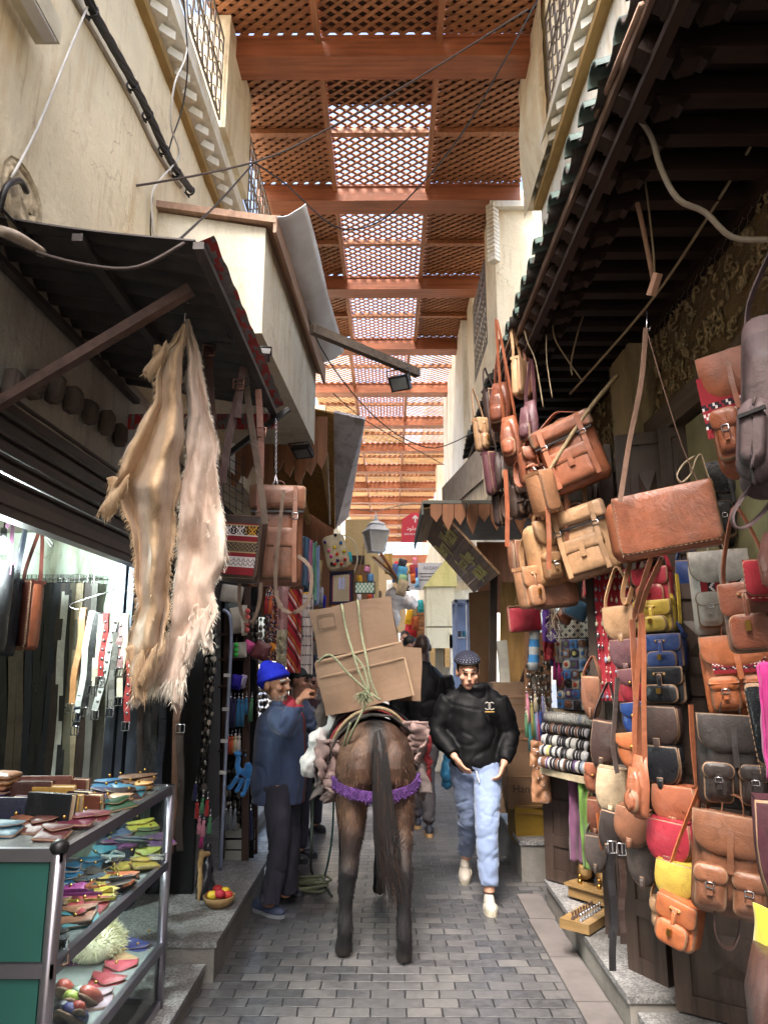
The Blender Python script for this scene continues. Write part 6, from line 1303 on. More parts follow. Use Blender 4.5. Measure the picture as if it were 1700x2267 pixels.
# tail
hb = MB(); rt_ = random.Random(5); m_tail = M('tail_hair', C(22, 19, 20), .7, var=.5, stretch=(60, 60, 1)); m_tail2 = M('tail_hair_brown', C(70, 46, 32), .5, var=.4)
core = [Vector((0, -.06, 1.26)), Vector((.01, -.12, 1.16)), Vector((.015, -.15, .98)), Vector((.03, -.16, .8)), Vector((.055, -.17, .62)), Vector((.08, -.175, .5))]
hb.tube(smoothpath(core[:5]), [.016] * 4 + [.024] * 4 + [.032] * 4 + [.03] * 4 + [.012], 8)
for i in range(700):
    a = rt_.uniform(0, 6.28); rr = math.sqrt(rt_.random()); s0 = rt_.uniform(0, .45); endz = rt_.uniform(.30, .62) if rt_.random() < .6 else rt_.uniform(.45, .8); sw = rt_.gauss(0, .026)
    pts = []
    for t in range(6):
        q = s0 + (1 - s0) * t / 5; k = min(4.999, q * 5); c0 = core[int(k)].lerp(core[int(k) + 1], k - int(k)); wd = .026 + .026 * math.sin(math.pi * min(1, q * .9))
        c = c0 + Vector((math.cos(a) * rr * wd + sw * q * q, -abs(math.sin(a)) * rr * wd * .7, 0))
        if t == 5: c.z = endz; c.x += sw * .5
        if t == 4: c.z = (c.z + endz) / 2
        pts.append(c)
    sd = Vector((.0022, .001, 0)); vs = []
    for j, p in enumerate(pts): w_ = 1 - .8 * (j / 5) ** 2; vs += [p - sd * w_, p + sd * w_]
    hb.add(vs, [(2 * j, 2 * j + 1, 2 * j + 3, 2 * j + 2) for j in range(5)], 1 if rt_.random() < .16 else 0, True)
hb.build('tail', [m_tail, m_tail2], MU)
def on(p): return MU.matrix_world @ Vector(p)
bpy.context.view_layer.update()
# harness, blankets, rope
br = thing('breeching_strap', 'fuzzy purple breeching strap round the hindquarters of the mule', 'harness strap'); pts = []
for i in range(25):
    a = math.pi * (i / 24); pts.append(on((-.285 * math.cos(a), .30 - .42 * math.sin(a) ** .8, .985 - .085 * math.sin(a) ** 1.2)))
b = MB(); b.ribbon(pts, (0, 0, 1), .055, .018); b.build('band', M('purple_felt', C(80, 46, 104), .95, var=.45, vs=30), br)
hb = MB(); pc_ = on((0, .3, 1)); rr_ = []
for _ in range(1500):
    k = rt_.random() * 23.99; p = pts[int(k)].lerp(pts[int(k) + 1], k % 1) + Vector((0, 0, rt_.uniform(-.03, .03))); rr_.append((p, Vector(((p.x - pc_.x) * 2, -1, rt_.uniform(-1.2, .6)))))
hairs(hb, rr_, .026, .005, 0, .6, .6, rt_)
hb.build('fringe', M('purple_yarn', C(92, 56, 118), .9, var=.4), br)
sd_ = thing('saddle_blankets', 'layered dark and red saddle blankets with frayed edges on the back of the mule', 'saddle blanket')
def blanket(y0, y1, w_, zt, drop, mat, seed, name='blanket', lift=0):
    q = MB()
    def f(u, v):
        t = (u - .5) * 2; a = abs(t); sx = math.copysign(1, t) if t else 1
        ang = a * 1.75; rx, rz = w_, .30
        x = sx * rx * math.sin(min(ang, 1.57)); z = zt - rz * (1 - math.cos(min(ang, 1.57))) - max(0, ang - 1.57) * drop * 2.2
        z += .02 * noise.noise(Vector((u * 9, v * 6, seed))); y = y0 + (y1 - y0) * v + .035 * noise.noise(Vector((u * 6, v * 2, seed + 3))) - .05 * (1 - a) * (1 - v)
        return on((x + .022 * noise.noise(Vector((v * 7, u * 9, seed))), y + .10 * a * a * (v < .5) * 0 + .12 * a * (1 - v), z + lift))
    q.grid(48, 14, f); o = q.build(name, mat, sd_); o.modifiers.new('t', 'SOLIDIFY').thickness = .014; return o
blanket(.10, 1.15, .285, 1.352, .16, M('blanket_dark', C(52, 48, 46), .95, var=.4, vs=12, bump=.6), 1)
blanket(.19, 1.10, .30, 1.372, .12, M('blanket_red', C(120, 34, 40), .95, var=.3, bump=.5), 5)
blanket(.28, 1.05, .31, 1.395, .16, M('blanket_grey', C(44, 42, 46), .95, var=.4, vs=10, bump=.6), 8)
b = MB()
b.tube(smoothpath([on((-.30, .33, 1.0)), on((-.25, .22, 1.2)), on((-.15, .15, 1.33)), on((0, .12, 1.385)), on((.13, .15, 1.34)), on((.22, .22, 1.22)), on((.27, .3, 1.1))], 6), .012, 7)
b.build('edge_rope', M('rope_dirty', C(128, 112, 86), .9, var=.4, vs=60, bump=.8), sd_)
def lump(name, label, cat, pts, mat, seed, ns=.02, vox=.016, group=None):
    q = MB()
    for (p, r_) in pts: q.ball(p, r_, 12)
    o = sculpt(name, q, [mat], vox, 2, None, ns, 14); return tag(o, label, cat, group)
m_rag = M('dusty_rag', C(122, 102, 98), .95, var=.45, vs=14, bump=.7)
rg = thing('rag_bundle', 'bunched dusty pink rags stuffed under the left side of the saddle', 'rags'); 
def ragged(parent, name, c, w_, h_, seed, mat, yaw=0):
    b = MB(); mt = Matrix.Rotation(yaw, 3, 'Z')
    def f(u, v):
        p = Vector(((u - .5) * w_ * (1 - .25 * math.sin(v * 5 + seed)), .05 * math.sin(u * 11 + seed + v * 3) + .05 * noise.noise(Vector((u * 5, v * 7, seed))), -h_ * v + .03 * math.sin(u * 9 + seed) * v)); q = p * 30
        return c + mt @ (p + Vector((.02 * noise.noise(Vector((v * 9, u * 4, seed))), 0, 0)))
    b.grid(22, 22, f); o = b.build(name, mat, parent); o.modifiers.new('t', 'SOLIDIFY').thickness = .012; return o
ragged(rg, 'rag', on((-.29, .2, 1.19)), .15, .3, 2, m_rag, .6); ragged(rg, 'rag', on((-.31, .25, 1.06)), .14, .22, 5, M('grey_rag', C(96, 86, 84), .95, var=.4), .3); ragged(rg, 'rag', on((-.27, .18, 1.0)), .12, .16, 8, m_rag, .9)
rg = thing('rag_bundle', 'ragged grey pink cloth hanging from the right side of the saddle', 'rags')
ragged(rg, 'rag', on((.25, .17, 1.30)), .15, .22, 3, m_rag, -.7); ragged(rg, 'rag', on((.29, .22, 1.18)), .13, .34, 6, M('grey_rag', C(96, 86, 84), .95, var=.4), -.9); ragged(rg, 'rag', on((.31, .26, 1.2)), .07, .3, 9, M('blanket_red', C(120, 34, 40), .95), -1.0)
m_sack = M('white_sack', C(206, 204, 202), .6, var=.2, vs=8, bump=.7, bs=20)
a0 = PY(700, 1690, 4.85); lump('plastic_sack', 'crumpled white plastic sack hanging at the left flank of the mule', 'sack', [(PY(705, 1655, 4.85), (.07, .08, .13)), (PY(690, 1690, 4.85), (.08, .08, .09)), (PY(722, 1712, 4.85), (.06, .07, .06)), (PY(738, 1600, 4.9), (.05, .07, .1))], m_sack, 3, .028)
lump('grey_sack', 'brown grey sack cloth between the man and the boxes', 'sack', [(PY(712, 1590, 5.0), (.045, .06, .12)), (PY(706, 1640, 5.0), (.05, .06, .08)), (PY(722, 1545, 5.0), (.03, .05, .1))], M('grey_sackcloth', C(86, 76, 72), .95, var=.4), 4, .025)
# boxes
def tilted(label, TL, TR, BRc, BLc, Y, dpt, seed, yawd=0, mat=None, fl=False):
    P_ = [PY(x, y, Y) for x, y in (TL, TR, BRc, BLc)]; wv = ((P_[1] - P_[0]) + (P_[2] - P_[3])) / 2; up = ((P_[0] - P_[3]) + (P_[1] - P_[2])) / 2; c = (P_[2] + P_[3]) / 2
    o = carton(label, c + Vector((0, dpt / 2, 0)), (wv.length, dpt, up.length), (0, 0, 0), mat, 'cardboard boxes roped on the mule', seed, False)
    x = wv.normalized(); z = up - x * up.dot(x); z.normalize(); y = z.cross(x); o.rotation_euler = Matrix((x, y, z)).transposed().to_euler(); o.location = c + y * dpt / 2; return o, wv.length, up.length
k_seam = M('card_seam', C(146, 122, 98), .8); k_line = M('card_line', C(58, 44, 36), .8)
lo_, lw_, lh_ = tilted('lower cardboard box roped across the back of the mule', (698, 1462), (890, 1420), (917, 1538), (722, 1588), 4.72, .42, 21)
b = MB(); b.box((0, -.222, lh_ * .70), (lw_ * .96, .004, .006)); b.box((lw_ * .49, -.219, lh_ * .35), (.012, .006, lh_ * .68)); b.box((0, -.219, lh_ * .985), (lw_ * .97, .006, .012)); b.build('seam', k_seam, lo_)
b = MB(); [b.box((x * lw_, -.2205, lh_ * .36), (.003, .004, lh_ * .5)) for x in (-.1, .12, .15)]; b.build('crease', M('card_crease', C(120, 92, 66), .85), lo_)
up_, uw_, uh_ = tilted('upper cardboard box with a printed rectangle, on top of the load', (683, 1352), (862, 1318), (884, 1424), (704, 1460), 4.84, .40, 27, mat=box_mat('cardboard_up', C(106, 84, 66)))
b = MB(); cx_, cz_ = -uw_ * .32, uh_ * .72
for (dx, dz, sx, sz) in ((0, .045, .115, .004), (0, -.045, .115, .004), (-.0575, 0, .004, .09), (.0575, 0, .004, .09)): b.box((cx_ + dx, -.2125, cz_ + dz), (sx, .004, sz))
b.build('printed_frame', k_line, up_)
tilted('third cardboard box hidden behind the lower one at the right of the load', (880, 1424), (926, 1440), (930, 1545), (884, 1560), 5.05, .40, 33)
m_rope = M('green_rope', C(124, 128, 102), .9, var=.35, vs=80, bump=.9, bs=150)
rp = thing('lashing_rope', 'pale green rope lashing the boxes, tied in a bushy knot', 'rope'); b = MB()
for pts in ([(756, 1338, 4.86), (758, 1344, 4.63), (766, 1390, 4.62), (783, 1450, 4.52), (800, 1500, 4.49), (822, 1540, 4.48)], [(790, 1330, 4.86), (793, 1336, 4.63), (800, 1400, 4.62), (812, 1460, 4.50), (822, 1510, 4.48), (836, 1542, 4.48)], [(705, 1466, 4.51), (720, 1452, 4.48), (738, 1454, 4.48), (770, 1490, 4.48), (812, 1528, 4.48), (842, 1550, 4.47)], [(815, 1545, 4.46), (800, 1580, 4.42), (780, 1620, 4.45), (765, 1660, 4.55)], [(776, 1600, 4.44), (764, 1640, 4.5), (758, 1670, 4.6)], [(783, 1450, 4.53), (806, 1480, 4.5), (818, 1530, 4.47)]):
    b.tube(smoothpath([PY(*p) for p in pts], 5), .0075, 7)
b.build('rope', m_rope, rp)
hb = MB(); c = PY(808, 1540, 4.45); hairs(hb, [(c + Vector((rt_.uniform(-.02, .02), -.01, rt_.uniform(-.02, .02))), Vector((rt_.uniform(-1, .6), -.6, rt_.uniform(-1, .4)))) for _ in range(200)], .07, .006, 0, .7, .4, rt_); hb.ball(c, .03, 8); hb.build('knot', m_rope, rp)
# lead rope and coil
cr = thing('rope_coil', 'pale green rope coiled on the pavers beside the front hooves of the mule', 'rope'); b = MB(); c = PZ(690, 1965, .012)
for i in range(7):
    r_ = rt_.uniform(.09, .16); ox, oy = rt_.uniform(-.07, .07), rt_.uniform(-.06, .06); b.tube([c + Vector((ox + r_ * math.cos(t * .42) * rt_.uniform(.97, 1.03), oy + r_ * .7 * math.sin(t * .42), .006 + .008 * i + .006 * math.sin(t * 1.3 + i))) for t in range(16)], .009, 6)
b.build('rope', m_rope, cr)
b = MB(); b.tube(smoothpath([PY(693, 1735, 5.3), PY(692, 1800, 5.28), PY(690, 1880, 5.26), PZ(690, 1930, .03), PZ(716, 1960, .02), PZ(735, 1985, .02)], 6), .009, 6); b.build('lead_rope', M('dark_rope', C(60, 72, 64), .9, var=.3), label='dark lead rope hanging straight down to the coil', cat='rope')
b = MB(); b.tube(smoothpath([PY(739, 1760, 5.5), PY(736, 1840, 5.48), PY(728, 1900, 5.46), PZ(716, 1945, .02), PZ(700, 1958, .02)], 6), .007, 6); b.build('lead_rope', M('teal_rope', C(30, 90, 84), .8), label='thin teal rope hanging between the man and the mule', cat='rope')
# ------------------------------------------------------------------ people
m_skin = {k_: M('skin_' + k_, c, .5, var=.12, vs=10, bump=.1) for k_, c in dict(old=C(156, 110, 86), young=C(206, 156, 130), dark=C(66, 48, 42), far=C(170, 126, 104)).items()}
m_eye = M('eye_dark', C(26, 20, 18), .3); m_brow = M('brow_hair', C(38, 30, 28), .8); m_lip = M('lips', C(130, 78, 70), .5); m_grey_h = M('grey_stubble', C(170, 164, 158), .9); m_hair = M('black_hair', C(20, 18, 18), .5, var=.4, vs=30, bump=.6)
def head_prims(b, mt, beard=False):
    def B_(c, r): b.ball(mt @ Vector(c), r, 14, rot=mt.to_3x3())
    B_((0, .01, .03), (.074, .095, .098)); B_((0, -.03, -.045), (.058, .066, .075)); B_((0, -.058, -.088), (.034, .032, .026))
    B_((0, -.088, .028), (.052, .018, .016)); B_((0, -.098, -.008), (.012, .018, .028)); B_((0, -.112, -.024), (.017, .014, .012)); B_((0, -.085, -.062), (.028, .018, .014))
    for sx in (-1, 1): B_((sx * .077, .012, .0), (.011, .022, .034)); B_((sx * .043, -.068, -.02), (.024, .022, .022))
def head_paint(mt, brow=True, stub=False):
    inv = mt.inverted()
    def inel(p, c, r): return sum(((p[i] - c[i]) / r[i]) ** 2 for i in range(3)) < 1
    def f(cn):
        p = inv @ cn
        if abs(p.x) > .2 or abs(p.z) > .2 or abs(p.y) > .2: return 0
        for sx in (-1, 1):
            if inel(p, (sx * .031, -.088, .008), (.015, .03, .0075)): return 1
            if inel(p, (sx * .033, -.09, .032), (.023, .03, .0065)): return 2
        if inel(p, (0, -.1, -.062), (.024, .03, .0055)): return 3
        if stub and (inel(p, (0, -.105, -.046), (.03, .03, .008)) or (inel(p, (0, -.05, -.085), (.062, .07, .035)) and noise.noise(p * 90) > .0)): return 4
        return 0
    return f
def arm_prims(b, sh, el, wr, k=1.0):
    b.tube([sh, sh.lerp(el, .5), el, el.lerp(wr, .4), wr], [.052 * k, .048 * k, .042 * k, .042 * k, .029 * k], 10)
def hand_prims(b, wr, d, pn, curl=.5, side=1, k=1.0):
    """palm plus five bent fingers; d = direction of the fingers, pn = direction the palm faces"""
    d = d.normalized(); pn = (pn - d * pn.dot(d)).normalized(); s = d.cross(pn) * side
    pc = wr + d * .045 * k; mt = Matrix((s, d, pn)).transposed()
    b.ball(pc, (.04 * k, .052 * k, .018 * k), 12, rot=mt); b.ball(wr, .026 * k, 10)
    for i, (o, L_) in enumerate(((-.029, .068), (-.010, .078), (.010, .073), (.028, .056))):
        p = wr + d * .085 * k + s * o * k; dd = d.copy(); pts = [p - d * .03 * k, p]; c = curl
        for sg in (.45, .32, .23):
            dd = (Matrix.Rotation(0, 3, 'X') @ dd); ax = s; dd = (Matrix.Rotation(-c * .9 * side if False else c * .9, 3, d.cross(pn)) @ dd); p = p + dd * L_ * sg * k; pts.append(p)
        b.tube(pts, [.0105 * k, .0105 * k, .0098 * k, .009 * k, .0075 * k], 8); b.ball(pts[-1], .0075 * k, 6)
    p = wr + d * .03 * k - s * .03 * k; q1 = p + (d * .6 - s * .7 + pn * .3).normalized() * .036 * k; q2 = q1 + (d * .85 - s * .2 + pn * .5 * (1 + curl)).normalized() * .034 * k
    b.tube([p + s * .012 * k, p, q1, q2], [.015 * k, .015 * k, .0118 * k, .0085 * k], 8); b.ball(q2, .0085 * k, 6)
def shoe(name, mats, toe, heel, parent, w_=.048, hgt=.075, up=0, sole=.022):
    d = toe - heel; d2 = Vector((d.x, d.y, 0)); L_ = d.length; mt = Matrix((d2.normalized().cross(Vector((0, 0, 1))) * 1, d.normalized(), d2.normalized().cross(Vector((0, 0, 1))).cross(d.normalized()))).transposed()
    c = (toe + heel) / 2
    b = MB(); P_ = lambda x, y, z: c + mt @ Vector((x, y, z))
    b.ball(P_(0, L_ * .2, hgt * .42), (w_, L_ * .31, hgt * .5), 12, rot=mt); b.ball(P_(0, -L_ * .22, hgt * .5), (w_ * .84, L_ * .27, hgt * .62), 12, rot=mt); b.ball(P_(0, -L_ * .22, hgt * .85), (w_ * .76, L_ * .17, hgt * .42), 12, rot=mt)
    sculpt(name, b, [mats[0]], .008, 3, parent)
    b = MB(); out = []
    for i in range(20):
        a = 2 * math.pi * i / 20; y = math.sin(a) * L_ * .5; wv = w_ * (1.06 if y > 0 else .9); out.append((math.copysign(abs(math.cos(a)) ** .75, math.cos(a)) * wv, y))
    b.prism(out, 0, sole, 0, lambda u, v, z: P_(u, v, z)); b.build('sole', mats[1], parent)
    if len(mats) > 2:
        b = MB()
        for i in range(5): b.bar(P_(-w_ * .4, L_ * (.26 - .08 * i), hgt * (.83 + .07 * i)), P_(w_ * .4, L_ * (.26 - .08 * i), hgt * (.83 + .07 * i)), .008, .006)
        b.build('laces', mats[2], parent)
def leg_prims(b, hip, kn, an, k=1.0, cuff=.06): b.tube([hip, hip.lerp(kn, .5), kn, kn.lerp(an, .45), an], [(.098 * k, .098 * k), (.088 * k, .09 * k), (.07 * k, .072 * k), (.068 * k, .07 * k), (cuff, cuff)], 14)
def V(*a): return Vector(a)
# ---- man with the blue cap tying the load: faces right and slightly away from the camera
mp_ = thing('person', 'man in a bright blue knit cap and navy jacket holding the rope of the load', 'person', PZ(612, 2020, 0)); o0 = mp_.location.copy()
FD = V(.95, -.10, 0).normalized(); RT = V(FD.y, -FD.x, 0)          # facing, his right hand side
W3 = lambda r, f, z: RT * r + FD * f + V(0, 0, z)
hd = Matrix.Translation(W3(.0, .0, 1.50) + V(-.05, -.03, 0)) @ Matrix((RT * -1, FD * -1, V(0, 0, 1))).transposed().to_4x4() @ Matrix.Rotation(rad(-20), 4, 'Z') @ Matrix.Rotation(rad(-3), 4, 'X') @ Matrix.Scale(1.08, 4)
shR, shL = W3(.17, .02, 1.30), W3(-.17, .05, 1.30)
elR, elL = PY(628, 1612, 4.97) - o0, W3(-.22, .27, 1.16); wrR = PY(664, 1550, 4.95) - o0; wrL = W3(-.08, .5, 1.36)
b = MB(); head_prims(b, hd); b.tube([W3(0, .0, 1.30), W3(0, .0, 1.40) + V(-.02, 0, 0), W3(0, .0, 1.46) + V(-.045, -.02, 0)], [.062, .056, .055], 12)
b.tube([W3(0, 0, .82), W3(0, 0, 1.0), W3(0, .0, 1.2), W3(0, .01, 1.32)], [(.13, .1), (.13, .1), (.15, .1), (.09, .07)], 14)
for s_, e_, w_ in ((shR, elR, wrR), (shL, elL, wrL)): arm_prims(b, s_, e_, w_, .9)
leg_prims(b, W3(.09, 0, .84), W3(.1, .03, .46), W3(.1, -.03, .07), .75, .04); leg_prims(b, W3(-.09, 0, .84), W3(-.1, .06, .46), W3(-.1, .03, .07), .75, .04)
hand_prims(b, wrR, V(.62, .2, .72), V(.6, .5, -.5), 1.1, 1, 1.02); hand_prims(b, wrL, V(.5, .1, .8), V(.6, -.5, -.3), 1.0, -1)
sculpt('body', b, [m_skin['old'], m_eye, m_grey_h, m_lip, m_grey_h], .0072, 2, mp_, 0, 1, head_paint(hd, stub=True))
b = MB(); b.tube([W3(0, -.01, .70), W3(0, -.01, .84), W3(0, -.01, 1.0), W3(0, 0, 1.16), W3(0, .0, 1.28), W3(0, .0, 1.36), W3(0, .0, 1.41) + V(-.02, 0, 0)], [(.19, .15), (.2, .165), (.195, .16), (.19, .145), (.18, .12), (.12, .1), (.085, .085)], 18)
for s_, e_, w_ in ((shR, elR, wrR), (shL, elL, wrL)): b.tube([s_ + V(0, 0, .01), s_.lerp(e_, .5), e_, e_.lerp(w_, .5), e_.lerp(w_, .92)], [.078, .08, .076, .066, .05], 14)
m_navy = M('navy_jacket', C(52, 66, 98), .75, var=.35, vs=5, bump=.4, bs=30, sheen=.2); m_redl = M('red_lining', C(150, 36, 52), .8); m_vest = M('grey_vest', C(92, 88, 84), .85)
def jk(c):
    q = c; f = q.dot(FD); r = q.dot(RT)
    if f > .06 and abs(r + .02) < .055 and q.z < 1.33 and (V(q.x, q.y, 0) - V(0, 0, 0)).length < .3: return 2 if abs(r + .02) < .035 else 1
    if q.z > 1.375: return 1 if f > .03 else 0
    return 0
sculpt('jacket', b, [m_navy, m_redl, m_vest], .012, 5, mp_, .014, 7, jk, (1, 1, .7), True)
b = MB(); leg_prims(b, W3(.085, 0, .84), W3(.1, .035, .46), W3(.1, -.02, .09), 1.05, .075); leg_prims(b, W3(-.085, 0, .84), W3(-.1, .065, .46), W3(-.1, .04, .09), 1.05, .075); b.ball(W3(0, 0, .84), (.17, .15, .12), 14)
sculpt('trousers', b, [M('dark_trousers', C(44, 44, 56), .85, var=.3, vs=5)], .012, 4, mp_, .013, 10, None, (1, 1, .5), True)
m_cap = M('blue_knit', C(24, 40, 200), .85, var=.15, vs=60, bump=.8, bs=120, stretch=(1, 1, .3))
b = MB(); hm = lambda c: hd @ V(*c); b.ball(hm((0, .022, .072)), (.09, .108, .085), 18, rot=hd.to_3x3()); b.ball(hm((0, .06, .03)), (.078, .065, .06), 14, rot=hd.to_3x3()); b.ball(hm((0, .06, .13)), (.055, .055, .04), 12, rot=hd.to_3x3()); b.tube([hm((.088 * math.cos(t), .016 + .104 * math.sin(t), .052 - .03 * math.sin(t))) for t in [q * .349 for q in range(19)]], [(.012, .026)] * 19, 8)
sculpt('knit_cap', b, [m_cap], .007, 3, mp_)
shm = M('navy_shoe', C(58, 68, 92), .6); shs = M('shoe_sole', C(120, 124, 132), .7)
shoe('shoe', [shm, shs], PZ(622, 2034, 0) - o0 + V(.02, 0, 0), PZ(556, 2012, 0) - o0 + V(0, 0, .0), mp_, .05, .075); shoe('shoe', [M('dark_shoe', C(36, 38, 46), .6), M('dark_sole', C(50, 50, 54), .7)], PZ(668, 1995, 0) - o0, PZ(612, 1975, 0) - o0, mp_, .048, .075)
# ---- young man walking towards the camera
yp = thing('person', 'young man in a black padded jacket, pale blue trousers and white trainers walking forward', 'person', PZ(1060, 1978, 0)); o0 = yp.location.copy(); FD = V(-.10, -1, 0).normalized(); RT = V(FD.y, -FD.x, 0)
W3 = lambda r, f, z: RT * r + FD * f + V(0, 0, z)
hd = Matrix.Translation(W3(.045, .06, 1.585)) @ Matrix((RT * -1, FD * -1, V(0, 0, 1))).transposed().to_4x4() @ Matrix.Rotation(rad(11), 4, 'X') @ Matrix.Rotation(rad(6), 4, 'Z') @ Matrix.Scale(1.06, 4)
fa, ra = PZ(1087, 2018, 0) - o0, PZ(1034, 1950, 0) - o0 + V(0, 0, .06)
shR, shL = W3(.185, .0, 1.39), W3(-.185, .0, 1.39); elR, elL = W3(.30, .02, 1.14), W3(-.27, -.03, 1.12); wrR, wrL = W3(.155, .2, .98), W3(-.205, .14, .93)
b = MB(); head_prims(b, hd); b.tube([W3(.01, 0, 1.40), W3(.02, .02, 1.48), W3(.035, .03, 1.54)], [.064, .058, .056], 12)
b.tube([W3(0, 0, .9), W3(0, 0, 1.1), W3(0, 0, 1.3), W3(0, 0, 1.42)], [(.13, .1), (.14, .1), (.16, .1), (.09, .07)], 14)
for s_, e_, w_ in ((shR, elR, wrR), (shL, elL, wrL)): arm_prims(b, s_, e_, w_, .9)
hipR, hipL = W3(.095, 0, .92), W3(-.095, 0, .92); knL, knR = V(fa.x, fa.y * .55, .50) + V(0, -.06, 0), V(ra.x, ra.y * .35, .5); anL, anR = fa + V(0, .07, .1), ra + V(0, .04, .1)
leg_prims(b, hipL, knL, anL, .72, .04); leg_prims(b, hipR, knR, anR, .72, .04)
hand_prims(b, wrR, V(.55, -.25, -.8), V(.75, .3, .3), .35, 1, 1.05); hand_prims(b, wrL, V(-.35, -.25, -.85), V(-.8, .3, .3), .5, -1, 1.05)
sculpt('body', b, [m_skin['young'], m_eye, m_brow, m_lip], .0072, 2, yp, 0, 1, head_paint(hd))
m_blkj = M('black_padded', C(14, 14, 17), .6, var=.4, vs=6, bump=.5, bs=25, spec=.22)
b = MB(); b.tube([W3(0, 0, .86), W3(0, 0, .92), W3(0, 0, 1.05), W3(0, 0, 1.2), W3(0, 0, 1.34), W3(.0, 0, 1.44), W3(.01, .0, 1.5)], [(.175, .14), (.195, .16), (.2, .165), (.21, .16), (.205, .14), (.145, .115), (.1, .095)], 18)
b.tube([W3(.08 * math.cos(t) * 1.2, .015 + .085 * math.sin(t), 1.475) for t in [q * .449 for q in range(15)]], .036, 8)
for s_, e_, w_ in ((shR, elR, wrR), (shL, elL, wrL)): b.tube([s_ + V(0, 0, .01), s_.lerp(e_, .5), e_, e_.lerp(w_, .5), e_.lerp(w_, .93)], [.08, .088, .082, .072, .05], 14); b.ball(s_.lerp(W3(0, 0, 1.40), .3) + V(0, 0, -.01), .085, 12)
q = sculpt('jacket', b, [m_blkj], .012, 7, yp, .010, 6, None, (1, 1, 1.5), True)
b = MB(); cc = W3(-.11, .192, 1.345)
for dx in (-.016, .016):
    b.tube([cc + RT * -(dx + (.022 * math.cos(t) * (1 if dx > 0 else -1))) * 1 + V(0, 0, .026 * math.sin(t)) for t in [.7 + q_ * .35 for q_ in range(15)]], .0045, 5)
b.build('emblem', M('emblem_grey', C(150, 146, 140), .5), yp)
b = MB(); b.bar(cc + V(-.035, 0, -.042), cc + V(.035, 0, -.042), .006, .006); b.build('emblem_line', M('emblem_gold', C(190, 150, 80), .5), yp)
b = MB(); leg_prims(b, hipL, knL, anL + V(0, 0, .04), 1.16, .064); leg_prims(b, hipR, knR, anR + V(0, 0, .04), 1.16, .064); b.ball(W3(0, 0, .9), (.18, .15, .13), 14)
sculpt('trousers', b, [M('pale_joggers', C(124, 141, 174), .85, var=.12, vs=5, sheen=.2)], .012, 4, yp, .008, 10, None, (1, 1, 1.6), True)
b = MB(); b.tube(smoothpath([W3(0, .17, .88), W3(-.01, .19, .84), W3(-.02, .19, .8)]), .005, 5); b.build('drawstring', m_wht, yp)
b = MB(); hm = lambda c: hd @ V(*c); b.ball(hm((0, .032, .055)), (.08, .09, .075), 14, rot=hd.to_3x3()); b.ball(hm((0, -.052, .078)), (.062, .036, .018), 10, rot=hd.to_3x3())
for sx in (-1, 1): b.ball(hm((sx * .07, .0, .035)), (.010, .03, .04), 8, rot=hd.to_3x3())
sculpt('hair', b, [m_hair], .007, 2, yp, .004, 40)
m_dots = [M('cap_navy', C(30, 32, 52), .8), M('cap_dot', C(206, 206, 216), .7)]
cpt = lambda th, ph, k=1.0: hm((.088 * k * math.sin(th) * math.cos(ph), .012 + .104 * k * math.sin(th) * math.sin(ph), .088 + .062 * k * math.cos(th) + .01 * math.sin(th) * math.sin(ph)))
b = MB(); b.grid(24, 8, lambda u, v: cpt(.02 + 1.62 * v, 6.2832 * u)); q = b.build('cap', m_dots[0], yp); q.modifiers.new('t', 'SOLIDIFY').thickness = .006
b = MB()
for i in range(6):
    th = .25 + .22 * i; n_ = int(4 + 20 * math.sin(th))
    for k in range(n_): b.ball(cpt(th, 2 * math.pi * (k + .5 * (i % 2)) / n_, 1.02), .0045, 5)
b.build('cap_dots', m_dots[1], yp)
b = MB(); b.tube([cpt(1.6, t * .349, 1.02) for t in range(19)], .009, 6); b.build('cap_band', M('cap_black', C(14, 14, 18), .7), yp)
wsh = M('white_trainer', C(168, 164, 154), .5, var=.15); wso = M('trainer_sole', C(176, 168, 150), .7)
shoe('shoe', [wsh, wso, m_wht], fa + V(-.01, -.12, 0), fa + V(.0, .15, .0), yp, .05, .08, sole=.03); shoe('shoe', [M('grey_trainer', C(160, 152, 142), .6), wso], ra + V(-.03, -.12, -.06), ra + V(0, .12, .03), yp, .05, .08, sole=.03)
# ---- bald man walking away with a blue bag
bp2 = thing('person', 'bald man in a black jacket and grey trousers walking away', 'person', PZ(942, 1838, 0)); o0 = bp2.location.copy(); K = 1.115
W3 = lambda x, y, z: V(x, y, z) * K
b = MB(); hd = Matrix.Translation(W3(-.01, .02, 1.62)) @ Matrix.Rotation(rad(180), 4, 'Z') @ Matrix.Scale(1.12, 4); head_prims(b, hd); b.tube([W3(0, 0, 1.4), W3(0, 0, 1.5), W3(0, .01, 1.57)], [.07, .064, .062], 12)
b.tube([W3(0, 0, .9), W3(0, 0, 1.1), W3(0, 0, 1.3), W3(0, 0, 1.42)], [(.13, .1), (.14, .1), (.16, .1), (.09, .07)], 14)
arms = ((W3(-.2, 0, 1.36), W3(-.27, 0, 1.1), W3(-.24, -.05, .86)), (W3(.2, 0, 1.36), W3(.27, .02, 1.1), W3(.27, -.04, .84)))
for a_ in arms: arm_prims(b, *a_)
hand_prims(b, arms[0][2], V(0, -.1, -1), V(1, 0, 0), .6, 1); hand_prims(b, arms[1][2], V(0, -.1, -1), V(-1, 0, 0), .9, -1)
fr_, fl_ = PZ(950, 1850, 0) - o0, PZ(924, 1832, 0) - o0
for hx_, f_ in ((-.09, fl_), (.09, fr_)): leg_prims(b, W3(hx_, 0, .9), V(f_.x, f_.y * .5, .5 * K), f_ + V(0, 0, .1), .72, .04)
sculpt('body', b, [m_skin['dark']], .009, 2, bp2)
